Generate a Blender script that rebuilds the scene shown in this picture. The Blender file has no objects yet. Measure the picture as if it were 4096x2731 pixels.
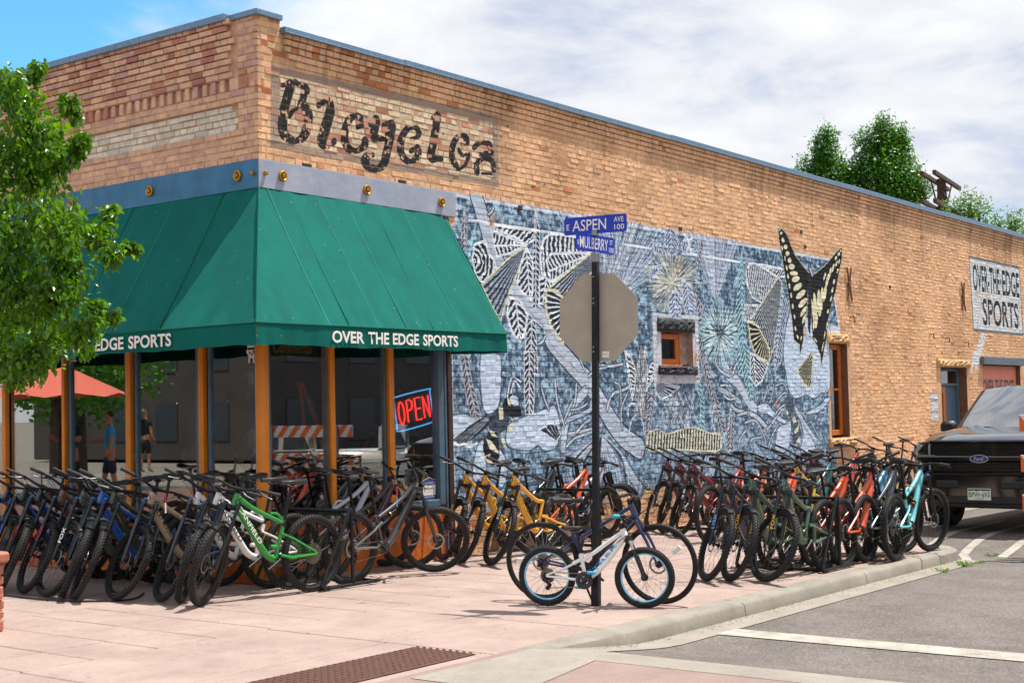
import bpy, math, random
import numpy as np
from mathutils import Vector, Matrix
R = math.radians
rnd = random.Random(11)
nrs = np.random.RandomState(5)
S = bpy.context.scene
COL = S.collection

# ------------------------------------------------------------------ camera
CAM = np.array([-9.77, -10.47, 1.75])
CR = np.array([0.598281228, -0.800950365, -0.023196654])
CU = np.array([-0.024469052, -0.047197961, 0.998585801])
CF = np.array([0.800912503, 0.596867544, 0.047836150])
FPX = 5532.46
cam = bpy.data.cameras.new('camera')
cam.sensor_width = 36.0
cam.lens = FPX / 4096 * 36.0
cam.clip_end = 3000
camo = bpy.data.objects.new('camera', cam)
COL.objects.link(camo)
camo.matrix_world = Matrix([[CR[i], CU[i], -CF[i], CAM[i]] for i in range(3)] + [[0, 0, 0, 1]])
S.camera = camo

# ------------------------------------------------------------------ sun, sky, exposure
SUN_EL, SUN_AZ = R(69), (0.87, -0.50)
sv = Vector((SUN_AZ[0] * math.cos(SUN_EL), SUN_AZ[1] * math.cos(SUN_EL), math.sin(SUN_EL))).normalized()
sun = bpy.data.lights.new('sun', 'SUN')
sun.energy = 2.5
sun.angle = R(0.53)
sun.color = (1.0, 0.955, 0.88)
suno = bpy.data.objects.new('sun', sun)
suno.rotation_euler = sv.to_track_quat('Z', 'Y').to_euler()
COL.objects.link(suno)

S.view_settings.view_transform = 'Standard'
S.view_settings.look = 'None'
S.view_settings.gamma = 1
S.view_settings.use_curve_mapping = False
S.view_settings.exposure = 1.45

world = bpy.data.worlds.new('World')
S.world = world
world.use_nodes = True


def N(nt, kind, **kw):
    n = nt.nodes.new(kind)
    for k, v in kw.items():
        if k.startswith('i_'):
            k = k[2:]
            n.inputs[int(k) if k.isdigit() else k.replace('_', ' ')].default_value = v
        else:
            setattr(n, k, v)
    return n


def build_world():
    nt = world.node_tree
    nt.nodes.clear()
    L = nt.links.new
    out = N(nt, 'ShaderNodeOutputWorld')
    bg = N(nt, 'ShaderNodeBackground', i_Strength=0.1)
    sky = N(nt, 'ShaderNodeTexSky', sky_type='NISHITA', sun_disc=False, sun_elevation=SUN_EL,
            sun_rotation=math.atan2(SUN_AZ[0], SUN_AZ[1]), altitude=1400, air_density=1.0, dust_density=0.6, ozone_density=2.5)
    tc = N(nt, 'ShaderNodeTexCoord')
    sep = N(nt, 'ShaderNodeSeparateXYZ')
    L(tc.outputs['Generated'], sep.inputs[0])
    zc = N(nt, 'ShaderNodeMath', operation='MAXIMUM', i_1=0.0)
    L(sep.outputs[2], zc.inputs[0])
    za = N(nt, 'ShaderNodeMath', operation='ADD', i_1=0.16)
    L(zc.outputs[0], za.inputs[0])
    dv = N(nt, 'ShaderNodeVectorMath', operation='DIVIDE')
    cb = N(nt, 'ShaderNodeCombineXYZ')
    L(za.outputs[0], cb.inputs[0]); L(za.outputs[0], cb.inputs[1]); cb.inputs[2].default_value = 1
    L(tc.outputs['Generated'], dv.inputs[0]); L(cb.outputs[0], dv.inputs[1])
    # turn the cloud sheet so its streaks run across the view
    mp = N(nt, 'ShaderNodeMapping')
    mp.inputs['Rotation'].default_value = (0, 0, R(-37))
    mp.inputs['Scale'].default_value = (2.9, 2.7, 6.0)
    mp.inputs['Location'].default_value = (0.3, 0.15, 0.4)
    L(tc.outputs['Generated'], mp.inputs['Vector'])
    n1 = N(nt, 'ShaderNodeTexNoise', i_Scale=1.15, i_Detail=9.0, i_Roughness=0.56, i_Distortion=0.35)
    n2 = N(nt, 'ShaderNodeTexNoise', i_Scale=2.4, i_Detail=10.0, i_Roughness=0.58, i_Distortion=0.3)
    L(mp.outputs[0], n1.inputs['Vector']); 
    mp2 = N(nt, 'ShaderNodeMapping')
    mp2.inputs['Location'].default_value = (7.3, 2.1, 0)
    mp2.inputs['Scale'].default_value = (1.0, 0.8, 1.0)
    L(mp.outputs[0], mp2.inputs['Vector']); L(mp2.outputs[0], n2.inputs['Vector'])
    # broad cover: thick everywhere but thinning towards the north-west, where the sky opens
    dt = N(nt, 'ShaderNodeVectorMath', operation='DOT_PRODUCT')
    L(tc.outputs['Generated'], dt.inputs[0]); dt.inputs[1].default_value = (0.20, 0.94, 0.27)
    cov = N(nt, 'ShaderNodeMapRange', interpolation_type='SMOOTHSTEP')
    cov.inputs['From Min'].default_value = 0.80; cov.inputs['From Max'].default_value = 0.96
    cov.inputs['To Min'].default_value = 0.22; cov.inputs['To Max'].default_value = -0.30
    L(dt.outputs['Value'], cov.inputs['Value'])
    ad = N(nt, 'ShaderNodeMath', operation='ADD')
    L(n1.outputs['Fac'], ad.inputs[0]); L(cov.outputs[0], ad.inputs[1])
    mk = N(nt, 'ShaderNodeMapRange', interpolation_type='SMOOTHSTEP')
    mk.inputs['From Min'].default_value = 0.40; mk.inputs['From Max'].default_value = 0.66
    L(ad.outputs[0], mk.inputs['Value'])
    cr = N(nt, 'ShaderNodeValToRGB')
    e = cr.color_ramp.elements
    e[0].position = 0.38; e[0].color = (2.2, 2.45, 3.05, 1)
    e[1].position = 0.62; e[1].color = (3.65, 3.68, 3.78, 1)
    m = cr.color_ramp.elements.new(0.50); m.color = (3.15, 3.24, 3.45, 1)
    L(n2.outputs['Fac'], cr.inputs[0])
    blue = N(nt, 'ShaderNodeMix', data_type='RGBA', blend_type='MULTIPLY')
    blue.inputs[0].default_value = 1.0
    L(sky.outputs[0], blue.inputs[6]); blue.inputs[7].default_value = (0.42, 0.80, 0.95, 1)
    mx = N(nt, 'ShaderNodeMix', data_type='RGBA')
    L(mk.outputs[0], mx.inputs[0]); L(blue.outputs[2], mx.inputs[6]); L(cr.outputs[0], mx.inputs[7])
    L(mx.outputs[2], bg.inputs['Color'])
    L(bg.outputs[0], out.inputs[0])


build_world()

# ------------------------------------------------------------------ from the photograph's pixels to places
def ray(px):
    return (px[0] - 2048) / FPX * CR - (px[1] - 1365.5) / FPX * CU + CF


def on(px, ax, v=0.0):
    d = ray(px); s = (v - CAM[ax]) / d[ax]
    return CAM + s * d


GN = np.array([0.012, 0, 1.0])


def gz(x):
    return 0.04 - 0.012 * x


def ground(px, h=0.0):
    d = ray(px); s = (0.04 + h - CAM @ GN) / (d @ GN)
    return CAM + s * d


# ------------------------------------------------------------------ mesh helpers
class MB:
    def __init__(s):
        s.v, s.f, s.m, s.sm = [], [], [], []

    def add(s, verts, faces, mi=0, smooth=False):
        o = len(s.v)
        s.v += [tuple(x) for x in verts]
        s.f += [tuple(i + o for i in f) for f in faces]
        s.m += [mi] * len(faces)
        s.sm += [smooth] * len(faces)
        return s

    def box(s, a, b, mi=0, M=None):
        x0, y0, z0 = a; x1, y1, z1 = b
        v = [(x0, y0, z0), (x1, y0, z0), (x1, y1, z0), (x0, y1, z0), (x0, y0, z1), (x1, y0, z1), (x1, y1, z1), (x0, y1, z1)]
        if M is not None:
            v = [tuple(M @ Vector(p)) for p in v]
        return s.add(v, [(0, 3, 2, 1), (4, 5, 6, 7), (0, 1, 5, 4), (1, 2, 6, 5), (2, 3, 7, 6), (3, 0, 4, 7)], mi)

    def bbox(s, a, b, e=0.006, mi=0, M=None):
        """box with chamfered edges"""
        x0, y0, z0 = a; x1, y1, z1 = b
        xs = [(x0, x0 + e), (x1, x1 - e)]; ys = [(y0, y0 + e), (y1, y1 - e)]; zs = [(z0, z0 + e), (z1, z1 - e)]
        v = []; idx = {}
        for i in (0, 1):
            for j in (0, 1):
                for k in (0, 1):
                    for ax in (0, 1, 2):
                        p = [xs[i][1], ys[j][1], zs[k][1]]
                        p[ax] = (xs[i], ys[j], zs[k])[ax][0]
                        idx[i, j, k, ax] = len(v); v.append(p)
        f = []
        for ax in (0, 1, 2):
            for sd in (0, 1):
                q = []
                for (a_, b_) in ((0, 0), (1, 0), (1, 1), (0, 1)):
                    key = [0, 0, 0]; o1, o2 = [t for t in (0, 1, 2) if t != ax]
                    key[ax] = sd; key[o1] = a_; key[o2] = b_
                    q.append(idx[(*key, ax)])
                f.append(tuple(q))
        for ax in (0, 1, 2):
            o1, o2 = [t for t in (0, 1, 2) if t != ax]
            for a_ in (0, 1):
                for b_ in (0, 1):
                    q = []
                    for (t, aa) in ((0, o1), (1, o1), (1, o2), (0, o2)):
                        key = [0, 0, 0]; key[ax] = t; key[o1] = a_; key[o2] = b_
                        q.append(idx[(*key, aa)])
                    f.append(tuple(q))
        for i in (0, 1):
            for j in (0, 1):
                for k in (0, 1):
                    f.append(tuple(idx[i, j, k, ax] for ax in (0, 1, 2)))
        c = Vector(((x0 + x1) / 2, (y0 + y1) / 2, (z0 + z1) / 2))
        ff = []
        for q in f:
            p = [Vector(v[i]) for i in q]
            n = (p[1] - p[0]).cross(p[2] - p[0])
            ce = sum(p, Vector()) / len(p)
            ff.append(q if n.dot(ce - c) > 0 else tuple(reversed(q)))
        if M is not None:
            v = [tuple(M @ Vector(p)) for p in v]
        return s.add(v, ff, mi)

    def tube(s, pts, r, n=8, mi=0, closed=False, caps=True, flat=1.0):
        pts = [Vector(p) for p in pts]
        m = len(pts)
        rs = r if isinstance(r, (list, tuple)) else [r] * m
        v = []; prev = None
        for i, p in enumerate(pts):
            if closed:
                t = pts[(i + 1) % m] - pts[i - 1]
            else:
                t = pts[min(i + 1, m - 1)] - pts[max(i - 1, 0)]
            t.normalize()
            if prev is None:
                a = Vector((0, 1, 0)) if abs(t.y) < 0.9 else Vector((1, 0, 0))
                nx = (a - t * a.dot(t)).normalized()
            else:
                nx = (prev - t * prev.dot(t)).normalized()
            prev = nx
            ny = t.cross(nx)
            for k in range(n):
                an = 2 * math.pi * k / n
                v.append(p + nx * (math.cos(an) * rs[i] * flat) + ny * (math.sin(an) * rs[i]))
        f = []
        for i in range(m if closed else m - 1):
            for k in range(n):
                a = i * n + k; b = i * n + (k + 1) % n
                c = ((i + 1) % m) * n + (k + 1) % n; d = ((i + 1) % m) * n + k
                f.append((a, b, c, d))
        if caps and not closed:
            f.append(tuple(reversed(range(n)))); f.append(tuple(range((m - 1) * n, m * n)))
        return s.add(v, f, mi, True)

    def lathe(s, prof, n=24, mi=0, M=None, closed=False, smooth=True):
        """profile of (radius, height) about local Z"""
        v = []
        for (r, z) in prof:
            for k in range(n):
                a = 2 * math.pi * k / n
                v.append((r * math.cos(a), r * math.sin(a), z))
        m = len(prof); f = []
        for i in range(m if closed else m - 1):
            for k in range(n):
                j = (i + 1) % m
                f.append((i * n + k, i * n + (k + 1) % n, j * n + (k + 1) % n, j * n + k))
        if M is not None:
            v = [tuple(M @ Vector(p)) for p in v]
        return s.add(v, f, mi, smooth)

    def prism(s, poly, t, M=None, mi=0):
        """polygon in local XY extruded to Z=t"""
        n = len(poly)
        v = [(x, y, 0) for x, y in poly] + [(x, y, t) for x, y in poly]
        f = [tuple(reversed(range(n))), tuple(range(n, 2 * n))] + [(i, (i + 1) % n, n + (i + 1) % n, n + i) for i in range(n)]
        if M is not None:
            v = [tuple(M @ Vector(p)) for p in v]
        return s.add(v, f, mi)

    def mesh(s, name, mats=()):
        me = bpy.data.meshes.new(name)
        me.from_pydata(s.v, [], s.f)
        me.polygons.foreach_set('material_index', s.m)
        me.polygons.foreach_set('use_smooth', s.sm)
        if any(s.sm):
            me.set_sharp_from_angle(angle=R(38))
        for m in (mats if isinstance(mats, (list, tuple)) else [mats]):
            me.materials.append(m)
        me.update()
        return me


def link(name, data, parent=None, label=None, cat=None, group=None, kind=None, loc=None, mat=None):
    o = bpy.data.objects.new(name, data)
    COL.objects.link(o)
    if parent is not None:
        o.parent = parent
    if loc is not None:
        o.location = loc
    if label: o['label'] = label
    if cat: o['category'] = cat
    if group: o['group'] = group
    if kind: o['kind'] = kind
    if mat is not None:
        o.material_slots[0].link = 'OBJECT'
        o.material_slots[0].material = mat
    return o


def thing(name, label, cat, loc=(0, 0, 0), rz=0, group=None):
    o = link(name, None, label=label, cat=cat, group=group, loc=loc)
    o.rotation_euler = (0, 0, rz)
    o.empty_display_size = 0.2
    return o


def lin(h):
    h = h.lstrip('#')
    c = [int(h[i:i + 2], 16) / 255 for i in (0, 2, 4)]
    return tuple((x / 12.92 if x <= 0.04045 else ((x + 0.055) / 1.055) ** 2.4) for x in c) + (1,)


MATS = {}


def mat(name, col, rough=0.6, metal=0.0, var=0.12, vs=12.0, bump=0.0, bs=60.0, coat=0.0, spec=0.5, emit=None, es=0.0, var2=None):
    """procedural paint / metal / cloth with broken-up colour and gloss"""
    if name in MATS:
        return MATS[name]
    m = bpy.data.materials.new(name)
    m.use_nodes = True
    nt = m.node_tree; L = nt.links.new
    b = nt.nodes['Principled BSDF']
    c = lin(col) if isinstance(col, str) else tuple(col) + (1,) * (4 - len(col))
    tc = N(nt, 'ShaderNodeTexCoord')
    n = N(nt, 'ShaderNodeTexNoise', i_Scale=vs, i_Detail=5.0, i_Roughness=0.6)
    L(tc.outputs['Object'], n.inputs['Vector'])
    mx = N(nt, 'ShaderNodeMix', data_type='RGBA')
    lo = tuple(max(0, x * (1 - var)) for x in c[:3]) + (1,)
    hi = tuple(min(1, x * (1 + var) + 0.01 * var) for x in c[:3]) + (1,)
    if var2:
        hi = lin(var2)
    mr = N(nt, 'ShaderNodeMapRange')
    mr.inputs['From Min'].default_value = 0.3; mr.inputs['From Max'].default_value = 0.7
    L(n.outputs['Fac'], mr.inputs['Value'])
    L(mr.outputs[0], mx.inputs[0]); mx.inputs[6].default_value = lo; mx.inputs[7].default_value = hi
    L(mx.outputs[2], b.inputs['Base Color'])
    rr = N(nt, 'ShaderNodeMapRange')
    rr.inputs['To Min'].default_value = max(0.02, rough - 0.08); rr.inputs['To Max'].default_value = min(1, rough + 0.08)
    L(n.outputs['Fac'], rr.inputs['Value']); L(rr.outputs[0], b.inputs['Roughness'])
    b.inputs['Metallic'].default_value = metal
    b.inputs['Specular IOR Level'].default_value = spec
    b.inputs['Coat Weight'].default_value = coat
    b.inputs['Coat Roughness'].default_value = 0.06
    if emit:
        b.inputs['Emission Color'].default_value = lin(emit)
        b.inputs['Emission Strength'].default_value = es
    if bump:
        n2 = N(nt, 'ShaderNodeTexNoise', i_Scale=bs, i_Detail=4.0)
        L(tc.outputs['Object'], n2.inputs['Vector'])
        bp = N(nt, 'ShaderNodeBump', i_Strength=bump, i_Distance=0.01)
        L(n2.outputs['Fac'], bp.inputs['Height']); L(bp.outputs[0], b.inputs['Normal'])
    MATS[name] = m
    return m


def glass_mat(name, tint=(0.86, 0.9, 0.9), refl=0.16, rough=0.0):
    if name in MATS:
        return MATS[name]
    m = bpy.data.materials.new(name); m.use_nodes = True
    nt = m.node_tree; L = nt.links.new
    nt.nodes.clear()
    o = N(nt, 'ShaderNodeOutputMaterial')
    t = N(nt, 'ShaderNodeBsdfTransparent'); t.inputs[0].default_value = (*tint, 1)
    g = N(nt, 'ShaderNodeBsdfGlossy', i_Roughness=rough); g.inputs['Color'].default_value = (1, 1, 1, 1)
    lw = N(nt, 'ShaderNodeLayerWeight', i_Blend=0.5)
    pw = N(nt, 'ShaderNodeMath', operation='POWER', i_1=4.0); L(lw.outputs['Facing'], pw.inputs[0])
    ad = N(nt, 'ShaderNodeMath', operation='MULTIPLY_ADD', i_1=0.9, i_2=refl)
    L(pw.outputs[0], ad.inputs[0])
    mx = N(nt, 'ShaderNodeMixShader')
    L(ad.outputs[0], mx.inputs[0]); L(t.outputs[0], mx.inputs[1]); L(g.outputs[0], mx.inputs[2])
    L(mx.outputs[0], o.inputs[0])
    MATS[name] = m
    return m


def text_mesh(txt, size=1.0, bold=0.0, sx=1.0, extr=0.0, shear=0.0, align='LEFT', space=1.0):
    c = bpy.data.curves.new('lettering', 'FONT')
    c.body = txt; c.size = size; c.offset = bold; c.extrude = extr; c.shear = shear
    c.align_x = align; c.space_character = space; c.resolution_u = 3
    o = bpy.data.objects.new('lettering', c)
    COL.objects.link(o)
    dg = bpy.context.evaluated_depsgraph_get()
    me = bpy.data.meshes.new_from_object(o.evaluated_get(dg))
    bpy.data.objects.remove(o); bpy.data.curves.remove(c)
    if sx != 1.0:
        me.transform(Matrix.Diagonal((sx, 1, 1, 1)))
    me.materials.clear()
    return me


def fit_text(txt, w, h, bold=0.0, **k):
    """lettering scaled to fill a box w x h with its lower left at the origin"""
    me = text_mesh(txt, 1.0, bold, **k)
    co = np.empty(len(me.vertices) * 3); me.vertices.foreach_get('co', co); co = co.reshape(-1, 3)
    a, b = co.min(0), co.max(0)
    co[:, 0] = (co[:, 0] - a[0]) / (b[0] - a[0]) * w
    co[:, 1] = (co[:, 1] - a[1]) / (b[1] - a[1]) * h
    me.vertices.foreach_set('co', co.ravel()); me.update()
    return me


def frame(origin, xdir, ydir):
    x = Vector(xdir).normalized(); y = Vector(ydir); y = (y - x * y.dot(x)).normalized(); z = x.cross(y)
    return Matrix(((x.x, y.x, z.x, origin[0]), (x.y, y.y, z.y, origin[1]), (x.z, y.z, z.z, origin[2]), (0, 0, 0, 1)))
# ------------------------------------------------------------------ brick layout
CZ, CH, MJ = 4.365, 0.0695, 0.010          # course datum, course height, joint
STOREFRONT = (-1, 3.02, -1, 4.365)
SMALLWIN = (7.88, 9.0, 2.19, 3.03)
TALLWIN = (13.9, 14.94, 0.9, 2.985)
DOORWAY = (19.57, 21.63, -1, 2.60)
GARAGE = (22.55, 25.46, -1, 2.68)
HOLES = [STOREFRONT, SMALLWIN, TALLWIN, DOORWAY, GARAGE]
REVEALS = [(7.99, 8.93, 2.32, 2.83), (14.0, 14.8, 1.06, 2.80), (19.8, 21.45, -1, 2.41), (22.6, 25.44, -1, 2.5)]
XEND = 27.0
SIDE = []          # x0 x1 z0 z1 proud
for i in range(-66, 22):
    z0 = CZ + i * CH
    header = (i % 6 == 0) or i in (19, 17, 21)
    x = -0.104 if (i % 2) else 0.0
    if header: x = -0.052 if i % 4 else 0.0
    proud = {19: .046, 18: .036, 17: .026, 16: .016, 15: .008}.get(i, 0.0)
    xm = 0.33 if i > 19 else XEND
    while x < xm:
        w = (0.105 if header else 0.2125) * (1 + rnd.uniform(-.03, .03))
        a, b = max(x, 0.0), min(x + w - MJ, xm)
        x += w
        if b - a < 0.03: continue
        pr = 0.0 if (a < 0.33 and i > 14) else proud
        segs = [(a, b)]
        zc = z0 + CH / 2
        for (h0, h1, g0, g1) in HOLES:
            if g0 < zc < g1:
                ns = []
                for (p, q) in segs:
                    if q <= h0 or p >= h1: ns.append((p, q)); continue
                    if p < h0 - .02: ns.append((p, h0 - .004))
                    if q > h1 + .02: ns.append((h1 + .004, q))
                segs = ns
        for (p, q) in segs:
            SIDE.append((p, q, z0 + rnd.uniform(0, .002), z0 + CH - MJ + rnd.uniform(-.002, .001), pr + rnd.uniform(-.002, .0025)))
FACADE = []
YEND = 6.6
for i in range(0, 22):
    z0 = CZ + i * CH
    if i == 11: continue
    if i == 12: continue
    header = (i % 6 == 0) or i == 21
    y = -0.052 if i % 2 else 0.0
    while y < YEND:
        w = (0.105 if header else 0.2125) * (1 + rnd.uniform(-.03, .03))
        a, b = max(y, 0.0), y + w - MJ
        y += w
        if b - a < 0.03: continue
        pr = 0.0
        if a > 0.30:
            if 5 <= i <= 8: pr = -0.032
            if i >= 13: pr = 0.006 + 0.0055 * (i - 12)
        if a < 0.30 < b and (5 <= i <= 8 or i >= 13): b = 0.295
        FACADE.append((a, b, z0 + rnd.uniform(0, .002), z0 + CH - MJ + rnd.uniform(-.002, .001), pr + rnd.uniform(-.003, .004)))
y = 0.0
k = 0
while y < YEND:                                # the soldier course, every second brick set back
    if y < 0.3: w = 0.145; pr = 0
    else:
        w = 0.070; pr = 0.004 if k % 2 else -0.03; k += 1
    FACADE.append((y, y + w - 0.007, CZ + 11 * CH, CZ + 13 * CH - MJ, pr)); y += w

# ------------------------------------------------------------------ painted wall: colour of every brick, lettering and mural
PPM = 140
WX0, WZ0 = -0.3, -0.4
WNX, WNZ = int(27.4 * PPM), int(6.5 * PPM)
wall = np.zeros((WNZ, WNX, 3), np.float32)
gxx = (np.arange(WNX, dtype=np.float32) + .5) / PPM + WX0
gzz = (np.arange(WNZ, dtype=np.float32) + .5) / PPM + WZ0


def smooth_noise(ny, nx, cell, oct=3):
    out = np.zeros((ny, nx), np.float32); amp = 1; tot = 0
    for o in range(oct):
        c = max(2, cell / 2 ** o)
        gy, gx = int(ny / c) + 3, int(nx / c) + 3
        g = nrs.rand(gy, gx).astype(np.float32)
        yy = np.arange(ny) / c; xx = np.arange(nx) / c
        y0 = yy.astype(int); x0 = xx.astype(int)
        fy = (yy - y0)[:, None]; fx = (xx - x0)[None]
        fy = fy * fy * (3 - 2 * fy); fx = fx * fx * (3 - 2 * fx)
        a = g[y0][:, x0]; b = g[y0][:, x0 + 1]; c_ = g[y0 + 1][:, x0]; d = g[y0 + 1][:, x0 + 1]
        out += amp * ((a * (1 - fx) + b * fx) * (1 - fy) + (c_ * (1 - fx) + d * fx) * fy)
        tot += amp; amp *= .5
    return out / tot


def C3(h):
    h = h.lstrip('#')
    return np.array([int(h[i:i + 2], 16) / 255 for i in (0, 2, 4)], np.float32)


BR_TAN, BR_MORT = C3('e2b48a'), C3('d8ab86')
nz_big = smooth_noise(WNZ, WNX, 90, 4)
nz_fine = smooth_noise(WNZ, WNX, 7, 2)
wall[:] = BR_MORT * (0.9 + 0.2 * nz_fine[..., None])


def px_rect(x0, x1, z0, z1):
    a = max(0, int(round((x0 - WX0) * PPM))); b = min(WNX, int(round((x1 - WX0) * PPM)))
    c = max(0, int(round((z0 - WZ0) * PPM))); d = min(WNZ, int(round((z1 - WZ0) * PPM)))
    return slice(c, d), slice(a, b)


for (a, b, c, d, pr) in SIDE:
    s = px_rect(a, b, c, d)
    col = BR_TAN * (1 + nrs.uniform(-.04, .04)) * np.array([1, 1 + nrs.uniform(-.015, .015), 1 + nrs.uniform(-.04, .04)], np.float32)
    u = nrs.rand()
    near = max(0, 1 - a / 4.0) * max(0, (d - 5.0)) * .35
    if u < 0.012 + near: col = C3('c67f55') * nrs.uniform(.92, 1.08)
    elif u > 0.985: col = col * .88
    wall[s] = col * (0.93 + 0.14 * nz_fine[s][..., None])
for (x0, x1, z0, z1) in HOLES[1:]:
    pass
wall *= (0.90 + 0.22 * nz_big[..., None])
# rain streaks under the coping and broad weathering
strk = smooth_noise(4, WNX, 10, 3)[1][None, :] * .6 + smooth_noise(4, WNX, 60, 2)[1][None, :] * .4
fall = np.clip((gzz - 3.6) / 2.1, 0, 1)[:, None] ** 1.6
wall *= (1 - .17 * np.clip((strk - .50) * 4, 0, 1) * fall)[..., None]
blot = np.clip((smooth_noise(WNZ, WNX, 160, 4) - .53) * 3.5, 0, 1)
wall *= (1 - blot[..., None] * np.array([.10, .13, .16], np.float32))
BASE = wall.copy()


class Patch:
    """a rectangle of the wall with painting tools; coordinates in metres on the wall"""
    def __init__(s, pts, pad=.05):
        p = np.array(pts, float)
        s.sl = px_rect(p[:, 0].min() - pad, p[:, 0].max() + pad, p[:, 1].min() - pad, p[:, 1].max() + pad)
        s.X = gxx[s.sl[1]][None, :]; s.Z = gzz[s.sl[0]][:, None]


def inside(pt, pts):
    m = np.zeros((pt.Z.shape[0], pt.X.shape[1]), bool)
    n = len(pts)
    for i in range(n):
        x1, z1 = pts[i]; x2, z2 = pts[(i + 1) % n]
        if z1 == z2: continue
        m ^= ((z1 > pt.Z) != (z2 > pt.Z)) & (pt.X < (x2 - x1) * (pt.Z - z1) / (z2 - z1) + x1)
    return m


def blend(sl, a, col):
    wall[sl] = wall[sl] * (1 - a[..., None]) + col * a[..., None]


def fill(pts, col, alpha=1.0, rough=0.0):
    pt = Patch(pts)
    a = inside(pt, pts).astype(np.float32) * alpha
    c = C3(col) if isinstance(col, str) else col
    if rough: c = c * (1 - rough / 2 + rough * nz_fine[pt.sl][..., None])
    blend(pt.sl, a, c)


def stroke(pts, w, col, alpha=1.0, taper=False, w1=None):
    c = C3(col) if isinstance(col, str) else col
    n = len(pts) - 1
    for i in range(n):
        (x1, z1), (x2, z2) = pts[i], pts[i + 1]
        wa = w if w1 is None else w + (w1 - w) * i / max(1, n)
        if taper: wa = w * (1 - .75 * i / max(1, n))
        pt = Patch([(x1, z1), (x2, z2)], wa)
        dx, dz = x2 - x1, z2 - z1; l2 = dx * dx + dz * dz + 1e-9
        t = np.clip(((pt.X - x1) * dx + (pt.Z - z1) * dz) / l2, 0, 1)
        d = np.hypot(pt.X - x1 - t * dx, pt.Z - z1 - t * dz)
        blend(pt.sl, np.clip((wa / 2 - d) * PPM + .5, 0, 1).astype(np.float32) * alpha, c)


def cell(pts, mode, A, B=None, sp=.06, k=.6, duty=.5, light='#e6e9f2', dark='#1e242e', edge=.025, alpha=.95, ecol=None):
    """an outlined wing, leaf or frond filled with ribs: 'feather' off a midrib A-B, 'fan' from apex A, 'arc' round A, 'line' along A-B"""
    pt = Patch(pts)
    m = inside(pt, pts)
    A = np.array(A)
    wob = (nz_fine[pt.sl] - .5) * .05 + (nz_big[pt.sl] - .5) * .04
    if mode == 'fan':
        th = np.arctan2(pt.Z - A[1], pt.X - A[0]) + wob * .5
        f = np.mod(th / sp, 1)
    elif mode == 'arc':
        f = np.mod((np.hypot(pt.X - A[0], pt.Z - A[1]) + wob) / sp, 1)
    else:
        d = np.array(B) - A; d = d / np.hypot(*d)
        sx = (pt.X - A[0]) * d[0] + (pt.Z - A[1]) * d[1]; tx = -(pt.X - A[0]) * d[1] + (pt.Z - A[1]) * d[0]
        if mode == 'feather': f = np.mod((sx + k * np.abs(tx) + wob) / sp, 1)
        else: f = np.mod((tx + wob * .6) / sp, 1)
    li = (f < duty).astype(np.float32)
    if mode == 'feather': li = np.maximum(li, (np.abs(tx) < .014).astype(np.float32))
    c = C3(dark) + (C3(light) - C3(dark)) * li[..., None]
    blend(pt.sl, m.astype(np.float32) * alpha, c)
    if edge: stroke(list(pts) + [pts[0]], edge, ecol or light)


def burst(c, r0, r1, n, col, w, a0=0, a1=360, alpha=.85, sq=1.0):
    for i in range(n):
        a = R(rnd.uniform(a0, a1)); q = rnd.uniform(r0, r1); l = rnd.uniform(.25, .6) * (r1 - r0)
        ca, sa = math.cos(a), math.sin(a) * sq
        stroke([(c[0] + ca * q, c[1] + sa * q), (c[0] + ca * (q + l), c[1] + sa * (q + l))], w, col, alpha)


ZO = {1: (1780, 760, 2.1186), 2: (2500, 850, 2.352), 3: (1780, 1300, 2.2395), 4: (2500, 1300, 2.352), 5: (1000, 0, 1.96), 6: (3300, 1000, 1.96), 0: (0, 0, 1.0)}


def Z(k, *pts):
    ox, oy, s = ZO[k]
    out = []
    for (a, b) in pts:
        q = on((ox + a / s, oy + b / s), 1)
        out.append((float(q[0]), float(q[2])))
    return out


LT, LV, DK, CY, YE, PK = '#e8eef6', '#b8c0ce', '#212b38', '#a4d0d9', '#dcd8ba', '#b3b5c0'


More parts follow.
